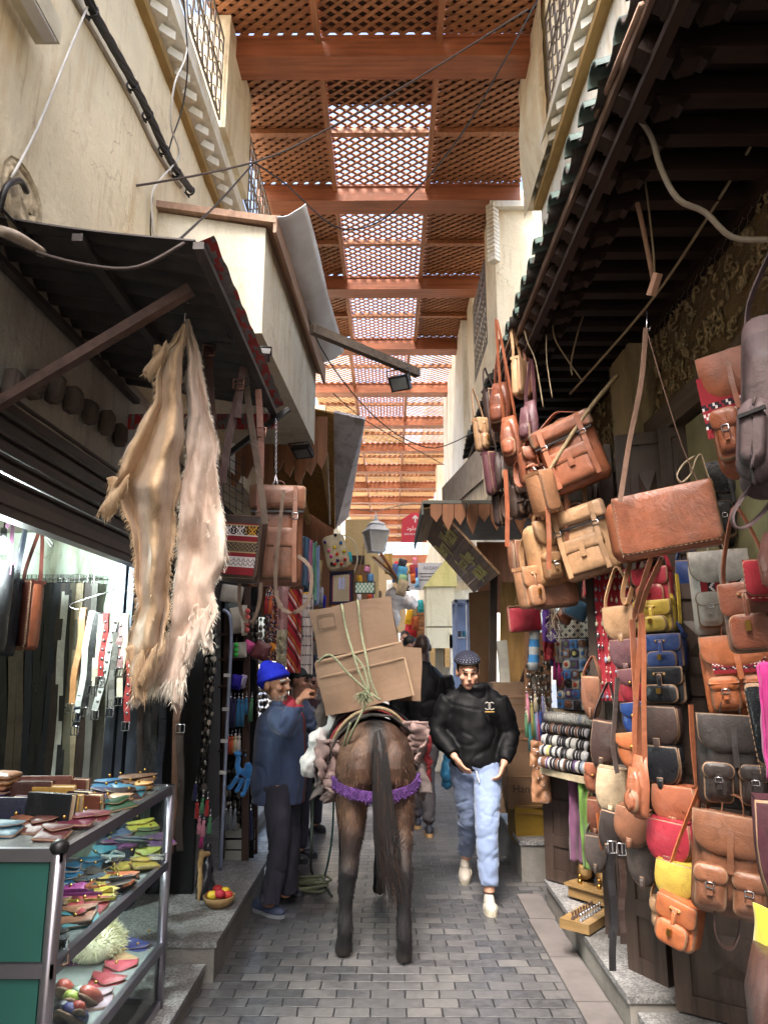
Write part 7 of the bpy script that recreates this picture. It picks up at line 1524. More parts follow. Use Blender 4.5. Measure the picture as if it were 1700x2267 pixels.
b = MB(); b.tube([W3(0, 0, .84), W3(0, 0, 1.0), W3(0, 0, 1.2), W3(0, 0, 1.34), W3(0, 0, 1.44), W3(0, 0, 1.5)], [(.2, .15), (.22, .17), (.24, .17), (.23, .15), (.13, .1), (.08, .075)], 16)
for s_, e_, w_ in arms: b.tube([s_, s_.lerp(e_, .5), e_, e_.lerp(w_, .5), e_.lerp(w_, .95)], [.085, .082, .075, .065, .05], 12)
sculpt('jacket', b, [m_blkj], .014, 4, bp2, .012, 7, None, (1, 1, 1), True)
b = MB(); b.ball(W3(0, 0, .88), (.18, .15, .12), 12)
for hx_, f_ in ((-.09, fl_), (.09, fr_)): leg_prims(b, W3(hx_, 0, .9), V(f_.x, f_.y * .5, .5 * K), f_ + V(0, 0, .12), 1.0, .065)
sculpt('trousers', b, [M('grey_trousers', C(74, 70, 74), .85, var=.25)], .014, 4, bp2, .012, 9, None, (1, 1, 1), True)
for f_ in (fr_, fl_): shoe('shoe', [M('dark_shoe', C(36, 38, 46), .6), M('tan_sole', C(176, 140, 96), .7)], f_ + V(0, .18, 0), f_ + V(0, -.1, 0), bp2, .052, .085, sole=.035)
lump('carrier_bag', 'blue plastic bag hanging from the hand of the bald man', 'bag', [(PY(990, 1712, 7.35), (.07, .1, .15)), (PY(992, 1675, 7.35), (.045, .08, .12)), (PY(986, 1640, 7.35), (.015, .04, .12))], M('blue_plastic', C(40, 96, 130), .4, var=.3, bump=.6), 4, .02, .018)
# ---- smaller passers-by
def far_person(px, py_head, Y, label, coat, hair, hat=None, face=0, k=1.0):
    h = PY(px, py_head, Y); k = h.z / 1.76; o = thing('person', label, 'person', (h.x, h.y, 0), (0, 0, rad(face)), 'passers-by in the crowd'); b = MB(); w3 = lambda x, y, z: V(x, y, z) * k
    hd = Matrix.Translation(w3(0, 0, 1.63)); head_prims(b, hd); b.tube([w3(0, 0, 1.4), w3(0, 0, 1.56)], [.06, .056], 10); b.tube([w3(0, 0, .9), w3(0, 0, 1.42)], [(.13, .1), (.12, .08)], 10)
    ar = [(w3(s * .19, 0, 1.37), w3(s * .25, .02, 1.1), w3(s * .2, -.14, .95)) for s in (-1, 1)]
    for a_ in ar: arm_prims(b, *a_); hand_prims(b, a_[2], V(0, -.6, -.6), V(0, 0, -1), .5, 1)
    for s in (-1, 1): leg_prims(b, w3(s * .09, 0, .9), w3(s * .1, -.02, .5), w3(s * .1, .0, .05), .75, .045)
    sculpt('body', b, [m_skin['far'], m_eye, m_brow, m_lip], .011, 2, o, 0, 1, head_paint(hd))
    b = MB(); b.tube([w3(0, 0, .84), w3(0, 0, 1.1), w3(0, 0, 1.34), w3(0, 0, 1.47)], [(.19, .14), (.2, .15), (.21, .13), (.08, .075)], 12)
    for s_, e_, w_ in ar: b.tube([s_, e_, e_.lerp(w_, .9)], [.075, .068, .05], 10)
    sculpt('jacket', b, [coat], .018, 3, o, .01, 7)
    b = MB(); b.ball(w3(0, 0, .88), (.16, .13, .1), 10)
    for s in (-1, 1): leg_prims(b, w3(s * .09, 0, .9), w3(s * .1, -.02, .5), w3(s * .1, 0, .08), .95, .06)
    sculpt('trousers', b, [M('dark_trousers', C(44, 44, 56), .85)], .018, 3, o)
    for s in (-1, 1): shoe('shoe', [M('dark_shoe', C(36, 38, 46), .6), M('dark_sole', C(50, 50, 54), .7)], w3(s * .1, -.18, 0), w3(s * .1, .1, 0), o)
    b = MB(); b.ball(hd @ V(0, .018, .05), (.08, .096, .088), 12)
    if hat: b.box(hd @ V(0, -.1, .06), (.13, .09, .012))
    sculpt('cap' if hat else 'hair', b, [hat or m_hair], .01, 2, o)
    return o
far_person(664, 1480, 6.6, 'person in a dark green cap just behind the man with the blue cap', m_navy, m_hair, M('green_cap', C(40, 46, 46), .8), 70)
far_person(690, 1490, 7.6, 'person with dark hair and dark coat half hidden by the boxes', M('maroon_coat', C(70, 40, 44), .8), m_hair, None, 40)
far_person(910, 1405, 9.2, 'dark haired person in a striped dark jacket behind the bald man', M('striped_jacket', C(40, 40, 50), .8), m_hair, None, 80)
far_person(896, 1392, 11.5, 'distant person in a black coat walking towards the camera', m_blkj, m_hair, None, 0)
far_person(922, 1390, 13.5, 'distant person in a red jacket beyond the boxes', M('red_coat', C(176, 30, 40), .8), m_hair, None, 180)
# ================================================================== stall of small goods on the left, lantern, signs, far goods, cables
# ---- key ring strip and rack
ks = thing('hanging_board', 'narrow black board hung full of silver key rings beside the dark belts', 'board', PY(455, 1400, 5.08)); a, e = PY(430, 1395, 5.08), PY(482, 1395, 5.04); zb_ = PY(450, 1790, 5.1).z
b = MB(); b.quad(a - ks.location, e - ks.location, Vector((e.x - .03, e.y, zb_)) - ks.location, Vector((a.x - .05, a.y, zb_)) - ks.location, .01); b.build('board', M('black_cloth', C(14, 14, 16), .95), ks)
keyrings(112, lambda i: a.lerp(e, (i % 7) / 6) + Vector((-.04 * (i // 7) / 15 + R.uniform(-.01, .01), -.02, -.0 - (i // 7) * (a.z - zb_ - .12) / 15.5 + R.uniform(-.02, .02))), 'silver key ring hanging on the narrow black board', 'key rings on the black board')
for i, (px, py, c) in enumerate(((434, 1735, 'navy'), (437, 1775, 'red'), (450, 1765, 'green'), (460, 1770, 'red'), (442, 1810, 'pink'), (452, 1815, 'pink'), (448, 1840, 'magenta'), (466, 1808, 'green'))): tassel(px, py, 34, 4.98, c, '%s tassel, %s of those at the foot of the black key ring board' % (c, order[i]), 'tassels under the key ring board', 1.1)
st = thing('clothes_stand', 'pale blue grey metal pole with a curved top and clips standing on the left kerb', 'stand', PZ(488, 1925, .2)); P = lambda x, y: PY(x, y, st.location.y - .02) - st.location
b = MB(); b.tube(smoothpath([P(488, 1925), P(494, 1800), P(503, 1600), P(511, 1440), P(511, 1375), P(505, 1357), P(494, 1350)], 5), .014, 8); b.build('pole', M('pale_steel', C(150, 160, 184), .35, .5), st)
b = MB()
for y in (1495, 1570, 1640, 1710): p = P(500 + (1710 - y) * .045, y); b.box(p + Vector((-.02, 0, 0)), (.05, .03, .025))
b.build('clip', m_wht, st)
rk = thing('goods_rack', 'brown wooden rack with white panels behind the blue plush camel', 'rack', PY(530, 1900, 6.0)); P = lambda x, y, Y=6.0: PY(x, y, Y) - rk.location
b = MB(); b.bar(P(543, 1915), P(548, 1300), .05, .05, (0, 1, 0)); b.bar(P(492, 1900, 6.0), P(505, 1300), .04, .04, (0, 1, 0)); b.bar(P(488, 1912), P(545, 1915), .04, .05); b.bar(P(565, 1890, 6.5), P(568, 1300, 6.5), .04, .04, (0, 1, 0)); b.build('frame', M('rack_brown', C(66, 44, 34), .6), rk)
b = MB()
for (y0, y1) in ((1835, 1855), (1860, 1880), (1884, 1905)): b.quad(P(494, y0), P(541, y0), P(540, y1), P(492, y1), .01); b.quad(P(546, y0 - 2), P(566, y0 - 25, 6.5), P(565, y1 - 25, 6.5), P(545, y1 - 2), .01)
b.build('panel', M('rack_white', C(176, 180, 176), .6), rk)
for y in (1405, 1460, 1520, 1660): MB().bar(P(490, y), P(548, y), .2, .015, (0, 0, 1)).build('shelf', M('rack_brown', C(66, 44, 34), .6), rk)
b = MB(); b.quad(P(490, 1300, 6.15), P(570, 1300, 6.15), P(562, 1900, 6.15), P(486, 1900, 6.15), .01); b.build('back', M('black_cloth', C(14, 14, 16), .95), rk)
keyrings(60, lambda i: PY(572 + (i % 6) * 6.5, 1480 + (i // 6) * 15, 5.95 + .02 * (i % 3)) , 'shiny silver key ring in the cluster behind the man', 'silver key rings behind the man')
keyrings(40, lambda i: PY(560 + (i % 5) * 9, 1345 + (i // 5) * 14, 6.0 + .02 * (i % 3)), 'small metal charm hung above the man in the blue cap', 'metal charms on the rack')
keyrings(24, lambda i: PY(500 + (i % 4) * 10, 1690 + (i // 4) * 24, 5.9), 'silver key ring on the lower rack near the camel', 'key rings on the lower rack')
# plush camel
cm_ = thing('plush_camel', 'bright blue plush camel hanging on the rack', 'plush toy', PY(545, 1740, 5.75)); s_ = mpp(cm_.location); q = lambda x, y, d=0: Vector(((x - 545) * s_, d, (1740 - y) * s_)); b = MB()
b.ball(q(550, 1712), (.06, .045, .045), 12); b.ball(q(548, 1698), (.03, .03, .03), 10)
b.tube([q(530, 1715), q(524, 1698), q(526, 1680)], [.028, .022, .02], 10); b.ball(q(524, 1672), (.032, .026, .024), 10); b.ball(q(541, 1675), (.012, .01, .012), 8)
for (p0_, p1_, d) in (((528, 1720), (512, 1742), -.03), ((536, 1725), (526, 1750), .02), ((552, 1725), (542, 1756), -.03), ((564, 1722), (562, 1752), .02)): b.tube([q(*p0_, d), q((p0_[0] + p1_[0]) / 2, (p0_[1] + p1_[1]) / 2, d), q(*p1_, d)], [.024, .02, .018], 8); b.ball(q(p1_[0] - 2, p1_[1], d), .022, 8)
tag(sculpt('body', b, [M('plush_blue', C(60, 140, 214), .95, sheen=.5)], .008, 2, cm_))
for i, (px, py, h_, c, Y) in enumerate(((512, 1545, 62, 'navy', 5.8), (520, 1548, 60, 'navy', 5.8), (529, 1546, 60, 'cyan', 5.8), (537, 1548, 58, 'cyan', 5.78), (546, 1545, 36, 'cyan', 5.9), (558, 1545, 50, 'green', 5.9), (506, 1630, 36, 'red', 5.8), (514, 1630, 38, 'orange', 5.8), (522, 1628, 36, 'cream', 5.8), (530, 1628, 36, 'white', 5.8), (501, 1795, 40, 'grey', 5.7), (511, 1790, 44, 'grey', 5.7), (521, 1795, 40, 'grey', 5.7), (540, 1800, 50, 'green', 6.1), (556, 1795, 60, 'navy', 6.1), (600, 1320, 40, 'orange', 6.0), (590, 1320, 40, 'red', 6.0))): tassel(px, py, h_, Y, c, '%s thread tassel on the brown rack, number %s from the top left' % (c, ('one', 'two', 'three', 'four', 'five', 'six', 'seven', 'eight', 'nine', 'ten', 'eleven', 'twelve', 'thirteen', 'fourteen', 'fifteen', 'sixteen', 'seventeen')[i]), 'tassels on the brown rack', 1.25)
def softbox(name, label, cat, x0, y0, x1, y1, Y, mat, rz=0, d=.05, group=None, yaw=0):
    p = PY((x0 + x1) / 2, y0, Y); s = mpp(p); o = thing(name, label, cat, p, (0, rad(rz), rad(yaw)), group); _n[0] += 1
    MB().slab(rrect((x1 - x0) * s, (y1 - y0) * s, .012), d / 2, -d / 2, .012, .008, 0, 0, .008, _n[0]).build('body', [mat], o); return o
m_ivw = M('ivory_wool', C(206, 202, 192), .95, var=.25, vs=9, bump=.6)
GR = 'small goods on the brown rack'
softbox('cushion', 'white and grey furry cushion at the top of the brown rack', 'cushion', 508, 1345, 540, 1402, 5.85, M('fur_patch', C(190, 184, 172), .95, var=.6, vs=5), -6, .08, GR)
softbox('cushion', 'cream woven cushion above the furry one', 'cushion', 494, 1296, 540, 1334, 5.85, m_ivw, 8, .08, GR)
softbox('gift_box', 'pale box under the cream cushion on the rack', 'box', 500, 1330, 530, 1350, 5.9, M('pale_box', C(180, 200, 214), .6), 4, .06, GR)
softbox('notebook', 'cream notebook with three green pompoms on the rack', 'notebook', 515, 1422, 546, 1456, 5.8, m_ivw, -3, .03, GR)
o = thing('pompom_charm', 'string of three bright green pompoms on the rack', 'pompom charm', PY(525, 1420, 5.76)); b = MB()
for i in range(3): b.ball((0, -.02, -.03 - i * .038), .02, 10)
b.build('pompom', M('green_yarn', C(60, 206, 80), .95, sheen=.4), o); MB().tube([(0, -.02, -.12), (0, -.01, .04)], .002, 4).build('cord', m_edge, o)
softbox('passport_cover', 'maroon passport cover with a stamped emblem tilted on the rack', 'passport cover', 570, 1422, 606, 1462, 5.8, leather('leather_passport', C(128, 60, 66)), 24, .02, GR)
softbox('pink_purse', 'pink and lilac purse beside the passport cover', 'purse', 545, 1420, 568, 1446, 5.85, M('pink_felt', C(214, 90, 150), .9), 32, .03, GR)
o = thing('orange_charm', 'round orange felt charm behind the passport cover', 'charm', PY(602, 1432, 5.85)); MB().ball((0, 0, 0), (.035, .015, .035), 12).build('disc', M('orange_felt', C(220, 140, 40), .9), o)
softbox('notebook', 'blue bound notebook with a lilac clasp standing on the rack', 'notebook', 516, 1494, 540, 1526, 5.8, M('blue_felt', C(40, 30, 150), .85), 12, .05, GR)
softbox('notebook', 'lilac and cream notebook next to the blue bound one', 'notebook', 536, 1494, 549, 1524, 5.82, M('lilac_felt', C(170, 160, 190), .85), 14, .05, GR)
o = thing('pompom_charm', 'cream tassel band with coral red pompoms hanging from the rack', 'pompom charm', PY(550, 1345, 5.7)); b = MB()
for i in range(4): b.ball((.0, -.02, -.03 - i * .05), .022, 10)
b.build('pompom', M('coral_yarn', C(224, 100, 96), .95, sheen=.4), o); b = MB(); b.ribbon([(-.03, 0, .02), (-.035, 0, -.1), (-.02, 0, -.22)], (1, 0, 0), .04, .015); b.build('band', m_ivw, o)
# woven rugs
def rug(label, x0, y0, x1, y1, Y, f, mats, seed, nx=16, ny=60, sm=.025, shag=None, cat='rug'):
    p = PY((x0 + x1) / 2, y0, Y); s = mpp(p); w_, h_ = (x1 - x0) * s, (y1 - y0) * s; o = thing('woven_rug', label, cat, p, group='woven rugs hung above the man'); b = MB()
    fn = lambda u, v: Vector(((u - .5) * w_, sm * math.sin(u * 8 + seed) + .02 * noise.noise(Vector((u * 4, v * 6, seed))), -h_ * (1 - v)))
    b.grid(nx, ny, fn, sm=False, mf=f); q = b.build('weave', mats, o); q.modifiers.new('t', 'SOLIDIFY').thickness = .012
    if shag:
        hb = MB(); hairs(hb, [(fn(R.random(), R.random()) + Vector((0, -.012, 0)), Vector((0, -1, -.6))) for _ in range(500)], .04, .006, 0, .8, .4); hb.build('shag', shag, o)
    return o
rm_ = [M('rug_red', C(168, 40, 50), .95, bump=.4, bs=120), M('rug_white', C(216, 206, 200), .95), M('rug_dark', C(44, 30, 44), .95), M('rug_gold', C(190, 130, 60), .95), M('rug_pink', C(206, 110, 120), .95), M('rug_blue', C(44, 50, 110), .95)]
dia = lambda n: (lambda i, j: [0, 1, 4, 1][(abs((i % n) - n // 2) + abs((j % (n * 1)) - n // 2)) % 4])
rug('pink and white rug with diamond figures hanging above the blue cap', 614, 1296, 640, 1396, 6.4, dia(16), rm_, 1)
rug('red rug with slanting dark and white stripes hanging right of the blue cap', 640, 1305, 670, 1485, 6.3, lambda i, j: [0, 0, 2, 0, 1, 0, 3, 0][((j + i) // 2) % 8], rm_, 4)
rug('dark many-coloured knotted rug hanging left of the diamond rug', 588, 1300, 614, 1460, 6.3, lambda i, j: R.choice((5, 2, 0, 1, 3, 2)), rm_, 2)
rug('shaggy cream rug hanging under the diamond rug', 612, 1394, 642, 1475, 6.35, lambda i, j: 1, rm_, 7, shag=M('wool', C(232, 228, 196), .8))
rug('cream rug with thin dark bars hanging beside the cardboard load', 666, 1315, 694, 1490, 6.7, lambda i, j: 2 if j % 7 == 0 and i % 3 else 1, rm_, 9)
for i, (x0, x1, y0, y1, c, n_) in enumerate(((672, 684, 1190, 1300, C(90, 120, 150), 'denim blue'), (684, 692, 1195, 1290, C(200, 120, 160), 'pink'), (690, 700, 1200, 1330, C(120, 180, 150), 'mint green'), (698, 706, 1210, 1340, C(150, 170, 210), 'pale blue'), (676, 690, 1290, 1400, C(120, 150, 200), 'light blue'), (664, 674, 1210, 1290, C(160, 30, 50), 'dark red'), (700, 712, 1240, 1300, C(196, 170, 110), 'straw yellow'))):
    drape('hanging_scarf', '%s scarf in the bunch hanging under the wooden canopy' % n_, 'scarf', (x0 + x1) / 2, y0, (x1 - x0) * 1.3, y1 - y0, 7.2 + .05 * i, M('scarf_%d' % i, c, .85, sheen=.3), i, .02, 'scarves under the wooden canopy')
# things hung under the canopy
o = thing('pompom_bag', 'knitted cream bag covered with coloured pompoms under the canopy', 'bag', PY(735, 1185, 7.0), (0, rad(-14), 0)); s_ = mpp(o.location)
MB().slab(rrect(50 * s_, 78 * s_, .06), .04, -.04, .02, .02, 0, 0, .01, 3).build('body', [M('cream_knit', C(196, 182, 150), .95, var=.2, stretch=(30, 1, 1), bump=.7)], o)
pc = dict(pink=C(230, 110, 150), yellow=C(230, 200, 40), blue=C(40, 120, 200), orange=C(226, 90, 40), purple=C(70, 40, 120), black=C(24, 22, 30), magenta=C(200, 40, 130), red=C(200, 50, 50))
for (x, y, c) in ((-14, 34, 'pink'), (0, 30, 'yellow'), (16, 24, 'blue'), (-12, 48, 'magenta'), (2, 46, 'orange'), (18, 44, 'yellow'), (-18, 14, 'purple'), (8, 4, 'black'), (0, 60, 'purple'), (-8, 66, 'red'), (6, 70, 'red'), (-14, 64, 'black'), (16, 62, 'red')): MB().ball((x * s_, -.07, -y * s_), .017, 8).build('pompom', M('pom_' + c, pc[c], .95), o)
b = MB(); b.tube(smoothpath([(24 * s_, 0, -.02), (.2, -.02, -.12), (.19, -.02, -.3), (.12, 0, -.42)]), .008, 5); b.build('strap', M('cream_knit2', C(214, 204, 180), .95), o)
o, *_ = plate('hanging_rug', 'small framed carpet with a pale blue centre hanging on clips', 'carpet', (732, 1268), (780, 1336), 6.6, 6.5, 24, 30, lambda i, j: (2 if i in (0, 1, 22, 23) or j in (0, 1, 28, 29) else 0 if i in (2, 21) else 4 if 7 < i < 17 and 13 < j < 25 and (i % 4) else 3 if (i + j) % 3 else 1), [m_k[0], m_px[3], M('carpet_navy', C(40, 34, 66), .95), M('carpet_tan', C(160, 146, 116), .95), M('carpet_blue', C(170, 176, 214), .95)], th=.01)
MB().bar(PY(728, 1266, 6.55), PY(784, 1264, 6.5), .012).build('hanger_bar', m_blk, label='dark bar carrying the small carpet', cat='bar')
o, *_ = plate('clutch_bag', 'green and white basket-weave clutch hanging on a string', 'clutch bag', (787, 1290), (828, 1312), 6.9, 6.9, 20, 8, lambda i, j: 0 if ((i + (j // 2) * 2) // 2) % 2 else 1, [M('weave_green', C(110, 160, 140), .8), M('weave_white', C(214, 220, 206), .8)], th=.04)
b = MB(); b.tube([PY(790, 1290, 6.9), PY(800, 1240, 6.9), PY(806, 1200, 6.9)], .004, 5); b.tube([PY(808, 1290, 6.9), PY(807, 1240, 6.9), PY(806, 1200, 6.9)], .004, 5); b.build('hanging_string', m_string, label='pair of strings carrying the green clutch', cat='string')
softbox('pink_purse', 'pink square purse hanging above the green clutch', 'purse', 808, 1254, 820, 1268, 6.9, M('pink_felt2', C(230, 150, 190), .9), 12, .02)
softbox('blue_purse', 'light blue striped purse hanging beside the green clutch', 'purse', 812, 1270, 826, 1292, 7.0, M('blue_felt2', C(110, 160, 210), .9), -6, .02)
# far left shops, textile mass
for i, (x0, y0, x1, y1, Y, c, n_) in enumerate(((704, 1300, 716, 1345, 8.0, C(190, 190, 196), 'white'), (716, 1318, 722, 1346, 8.0, C(40, 40, 180), 'royal blue'), (735, 1338, 775, 1352, 7.6, C(224, 140, 60), 'orange'), (790, 1315, 800, 1340, 8.2, C(236, 230, 224), 'white flowery'), (812, 1315, 824, 1330, 8.2, C(210, 90, 60), 'tomato red'), (696, 1400, 706, 1460, 8.5, C(180, 200, 210), 'pale'), (700, 1350, 712, 1400, 8.4, C(206, 170, 110), 'straw'), (690, 1450, 700, 1520, 8.3, C(60, 60, 80), 'slate'))):
    softbox('textile', '%s cloth piece among the far left stall goods' % n_, 'cloth', x0, y0, x1, y1, Y, M('textile_%d' % i, c, .9), R.uniform(-8, 8), .05, 'cloth goods in the far left stall')
b = MB(); b.quad(PY(640, 1250, 9), PY(640, 1720, 9), PY(712, 1640, 9.3), PY(700, 1250, 9.3), .05); b.build('stall_backdrop', M('stall_back', C(120, 100, 84), .9, var=.5, vs=3), label='shadowed back of the far left textile stall', cat='stall')
# ---- lantern
ln = thing('street_lantern', 'white four-sided street lantern hanging on a wire over the alley', 'lantern', PY(832, 1222, 8.2)); s_ = mpp(ln.location); b = MB(); m_lw = M('lantern_white', C(206, 210, 214), .4, var=.1)
sq = lambda r, z: [(r, r, z), (-r, r, z), (-r, -r, z), (r, -r, z)]
def fr_(b, r0, z0, r1, z1): p = sq(r0, z0) + sq(r1, z1); b.add(p, [(0, 1, 5, 4), (1, 2, 6, 5), (2, 3, 7, 6), (3, 0, 4, 7), (3, 2, 1, 0), (4, 5, 6, 7)])
fr_(b, .105, .21, .125, .225); fr_(b, .118, .225, .065, .30); fr_(b, .08, .30, .07, .315); fr_(b, .065, .315, .02, .345); b.lathe([(.02, .345), (.03, .36), (.012, .37), (.02, .385), (.006, .41), (.004, .44)], n=10); fr_(b, .075, -.005, .075, .008)
for (x, y) in ((1, 1), (1, -1), (-1, 1), (-1, -1)): b.bar((x * .072, y * .072, 0), (x * .108, y * .108, .215), .012)
b.build('frame', m_lw, ln); b = MB(); fr_(b, .066, .008, .102, .212); b.build('pane', M('lantern_glass', C(206, 204, 196), .35), ln)
ln.rotation_euler = (0, 0, rad(22)); ln.scale = (1.08,) * 3
b = MB(); b.tube([PY(790, 1128, 8.2), PY(832, 1133, 8.2), PY(880, 1120, 8.2), PY(930, 1112, 7.8)], .006, 5); b.tube([PY(800, 1212, 8.3), PY(860, 1218, 8.3), PY(920, 1205, 8.0)], .004, 5); b.build('span_wire', m_cab, label='pale wires stretched across the alley holding the lantern', cat='wire')
# ---- red direction sign
rs = thing('direction_sign', 'red pointed direction sign with a white arrow and lettering', 'sign', PY(913, 1165, 9.0)); s_ = mpp(rs.location); q = [(-25, 36), (-23, -16), (-12, -22), (-4, -29), (8, -31), (20, -26), (30, -20), (32, 36)]
b = MB(); b.prism([(x * s_, -y * s_) for x, y in q], -.01, .01); b.build('board', M('sign_red', C(206, 44, 66), .5, var=.08), rs); m_sw = M('sign_white', C(232, 226, 226), .5)
b = MB(); b.prism([((x + 6) * s_, -(y - 17) * s_) for x, y in ((-1.6, 9), (-1.6, -2), (-6, 2), (-6, -2), (0, -8), (6, -2), (6, 2), (1.6, -2), (1.6, 9))], -.016, -.011); b.build('arrow', m_sw, rs)
T_ = lambda x, y: Matrix.Translation((x * s_, -.012, -y * s_)) @ Matrix.Rotation(rad(90), 4, 'X')
text('\ufea9\ufeee\ufee0\ufe9f\ufeee\ufe91', 'lettering', m_sw, T_(3, 5), 13 * s_, rs, .002); text('BAB BOUJLOUD', 'lettering', m_sw, T_(3, 18), 6.0 * s_, rs, .002)
# ---- slanted name board
sb = thing('shop_sign', 'brown slanted wooden name board with yellow painted lettering', 'sign', PY(1010, 1240, 7.2)); L_ = lambda p: Vector(p) - sb.location
Dn, Cf = Vector((.95, 6.15, 2.41)), Vector((.95, 8.0, 2.42)); An, Bf = Vector((.425, 6.15, 3.0)), Vector((.425, 8.0, 3.03))
b = MB(); N = 7
for i in range(N): t0, t1 = i / N, (i + .97) / N; b.quad(L_(Dn.lerp(An, t0)), L_(Dn.lerp(An, t1)), L_(Cf.lerp(Bf, t1)), L_(Cf.lerp(Bf, t0)), -.02)
b.build('board', wood('sign_wood', C(150, 116, 82), 1, .5, .6, grime=C(60, 48, 38)), sb)
fm = frame_mtx(L_((Dn + Cf + An + Bf) / 4), Dn - Cf, An - Dn); n_ = fm.to_3x3() @ Vector((0, 0, 1)); m_ys2 = M('sign_yellow', C(255, 246, 140), .5)
def st_(t, x, y, sz, sx=1.0): text(t, 'lettering', m_ys2, fm @ Matrix.Translation((x, y, .012)), sz, sb, .003, sx)
st_('Berry Watch', .02, .17, .27, 1.0); st_('Special Bague', .14, -.09, .2, .9); st_('BIJOUX', .3, -.28, .17, 1.1)
b = MB(); N = 22
for i in range(N):
    y0 = 6.15 + 1.85 * i / N; b.quad(L_((.425, y0, 3.01)), L_((.425, y0 + .078, 3.01)), L_((.30, y0 + .078, 2.99)), L_((.30, y0, 2.99)), .012)
b.build('eave_slat', m_ys, sb); b = MB(); b.span(L_((.285, 6.1, 2.93)), L_((.30, 8.05, 3.03))); b.span(L_((.29, 6.1, 3.03)), L_((1.75, 8.05, 3.06))); b.build('eave_edge', M('eave_grey', C(96, 98, 92), .7), sb)
b = MB(); x = .36; i = 0
while x < 1.7:
    hh = (.02, .10, .05, .13)[i % 4]; b.prism([(x, 3.02), (x + .1, 3.02), (x + .1, 2.94 - hh * .4), (x + .05, 2.88 - hh), (x, 2.93 - hh * .5)], 6.08, 6.11, 0, lambda u, v, w_: L_((u, w_, v))); x += .105; i += 1
b.build('valance', m_bp, sb); b = MB(); b.span(L_((1.0, 8.0, 2.2)), L_((1.7, 8.05, 3.0))); b.build('back_board', m_bp, sb)
# ---- far right: display fridge, white kiosk, posters
fg = thing('display_fridge', 'tall narrow glass cabinet with blue lit shelves of small goods', 'cabinet', PZ(1020, 1740, .3)); p = PY(1003, 1330, 8.8); q = PY(1040, 1330, 8.5); F_ = lambda x, y, z: Vector((x, y, z)) - fg.location
fx0, fx1, fz1 = p.x, q.x, p.z; b = MB(); b.span(F_(fx0, 8.6, .3), F_(fx0 + .03, 8.64, fz1)); b.span(F_(fx1 - .03, 8.6, .3), F_(fx1, 8.64, fz1)); b.span(F_(fx0, 8.6, fz1 - .04), F_(fx1, 9.0, fz1)); b.span(F_(fx0, 8.98, .3), F_(fx1, 9.0, fz1)); b.build('frame', M('cab_blue', C(150, 170, 206), .35, .3), fg)
for i in range(5):
    z = .5 + i * (fz1 - .6) / 5; MB().span(F_(fx0 + .03, 8.62, z), F_(fx1 - .03, 8.96, z + .015)).build('shelf', M('cab_shelf', C(206, 214, 220), .4), fg)
    for k in range(3): o = thing('jewel_box', '%s small box on shelf %s of the glass cabinet' % (('grey', 'teal', 'white')[k], ('one', 'two', 'three', 'four', 'five')[i]), 'box', (fx0 + .06 + k * .055, 8.7, z + .017), group='boxes in the glass cabinet'); MB().slab(rrect(.045, .07, .008, z0=.07), .02, -.02, .005, .002).build('body', [M('jb_%d' % k, (C(80, 90, 96), C(60, 130, 150), C(220, 224, 224))[k], .5)], o)
kk = thing('white_kiosk', 'weathered white and yellow wall cabinet with a pitched top at the end of the alley', 'kiosk', PY(978, 1440, 11)); K_ = lambda x, y, Y=11: PY(x, y, Y) - kk.location; m_kw = plaster('kiosk_white', C(226, 222, 196), C(190, 180, 90))
a, e = K_(945, 1435), K_(1008, 1435); zt_ = K_(975, 1300).z; zm = K_(975, 1388).z; b = MB(); b.span((a.x, 0, a.z), (e.x, .5, zm - .01)); b.span((a.x, 0, zm + .01), (e.x, .5, zt_)); b.build('door', m_kw, kk)
zp = K_(985, 1236).z; b = MB(); b.prism([(a.x - .04, zt_ + .01), (e.x + .04, zt_ + .01), (e.x + .04, zp), (a.x + .32, zp)], -.03, .5); b.build('pitched_top', plaster('kiosk_top', C(220, 214, 150), C(150, 160, 60)), kk)
b = MB(); b.span((a.x + .05, .0, a.z - .28), (a.x + .12, .3, a.z)); b.span((e.x - .16, 0, a.z - .28), (e.x - .08, .3, a.z)); b.build('bracket', wood('pale_rafter', C(196, 160, 104), 1), kk)
b = MB(); b.span(K_(1000, 1700), (e.x + .6, .6, a.z + .2)); b.span((a.x, .52, -2.0 + a.z * 0), (e.x + .5, .7, zt_)); b.build('wall', m_pl2, kk)
bb_ = thing('poster_board', 'grey billboard with dark lettering and a red figure beside the white kiosk', 'sign', PY(955, 1250, 12.5)); s_ = mpp(bb_.location); b = MB(); b.prism([(-52 * s_, 4 * s_), (34 * s_, 4 * s_), (34 * s_, -56 * s_), (-52 * s_, -56 * s_)], 0, .03); b.build('board', M('poster_grey', C(176, 178, 184), .6), bb_)
T2 = lambda x, y: Matrix.Translation((x * s_, -.006, y * s_)) @ Matrix.Rotation(rad(90), 4, 'X'); m_ink = M('print_ink', C(44, 34, 30), .8); text('AKEANI', 'lettering', M('ink_grey', C(90, 90, 110), .7), T2(0, -8), 11 * s_, bb_, .002)
b = MB(); [b.box((-4 * s_, -.004, -(20 + 7 * k) * s_), ((46 - 6 * (k % 2)) * s_, .006, 1.6 * s_)) for k in range(3)]; b.build('lines', m_ink, bb_); b = MB(); b.ball((-6 * s_, 0, -42 * s_), (3 * s_, .012, 8 * s_), 10); b.build('figure', M('figure_red', C(160, 40, 44), .6), bb_)
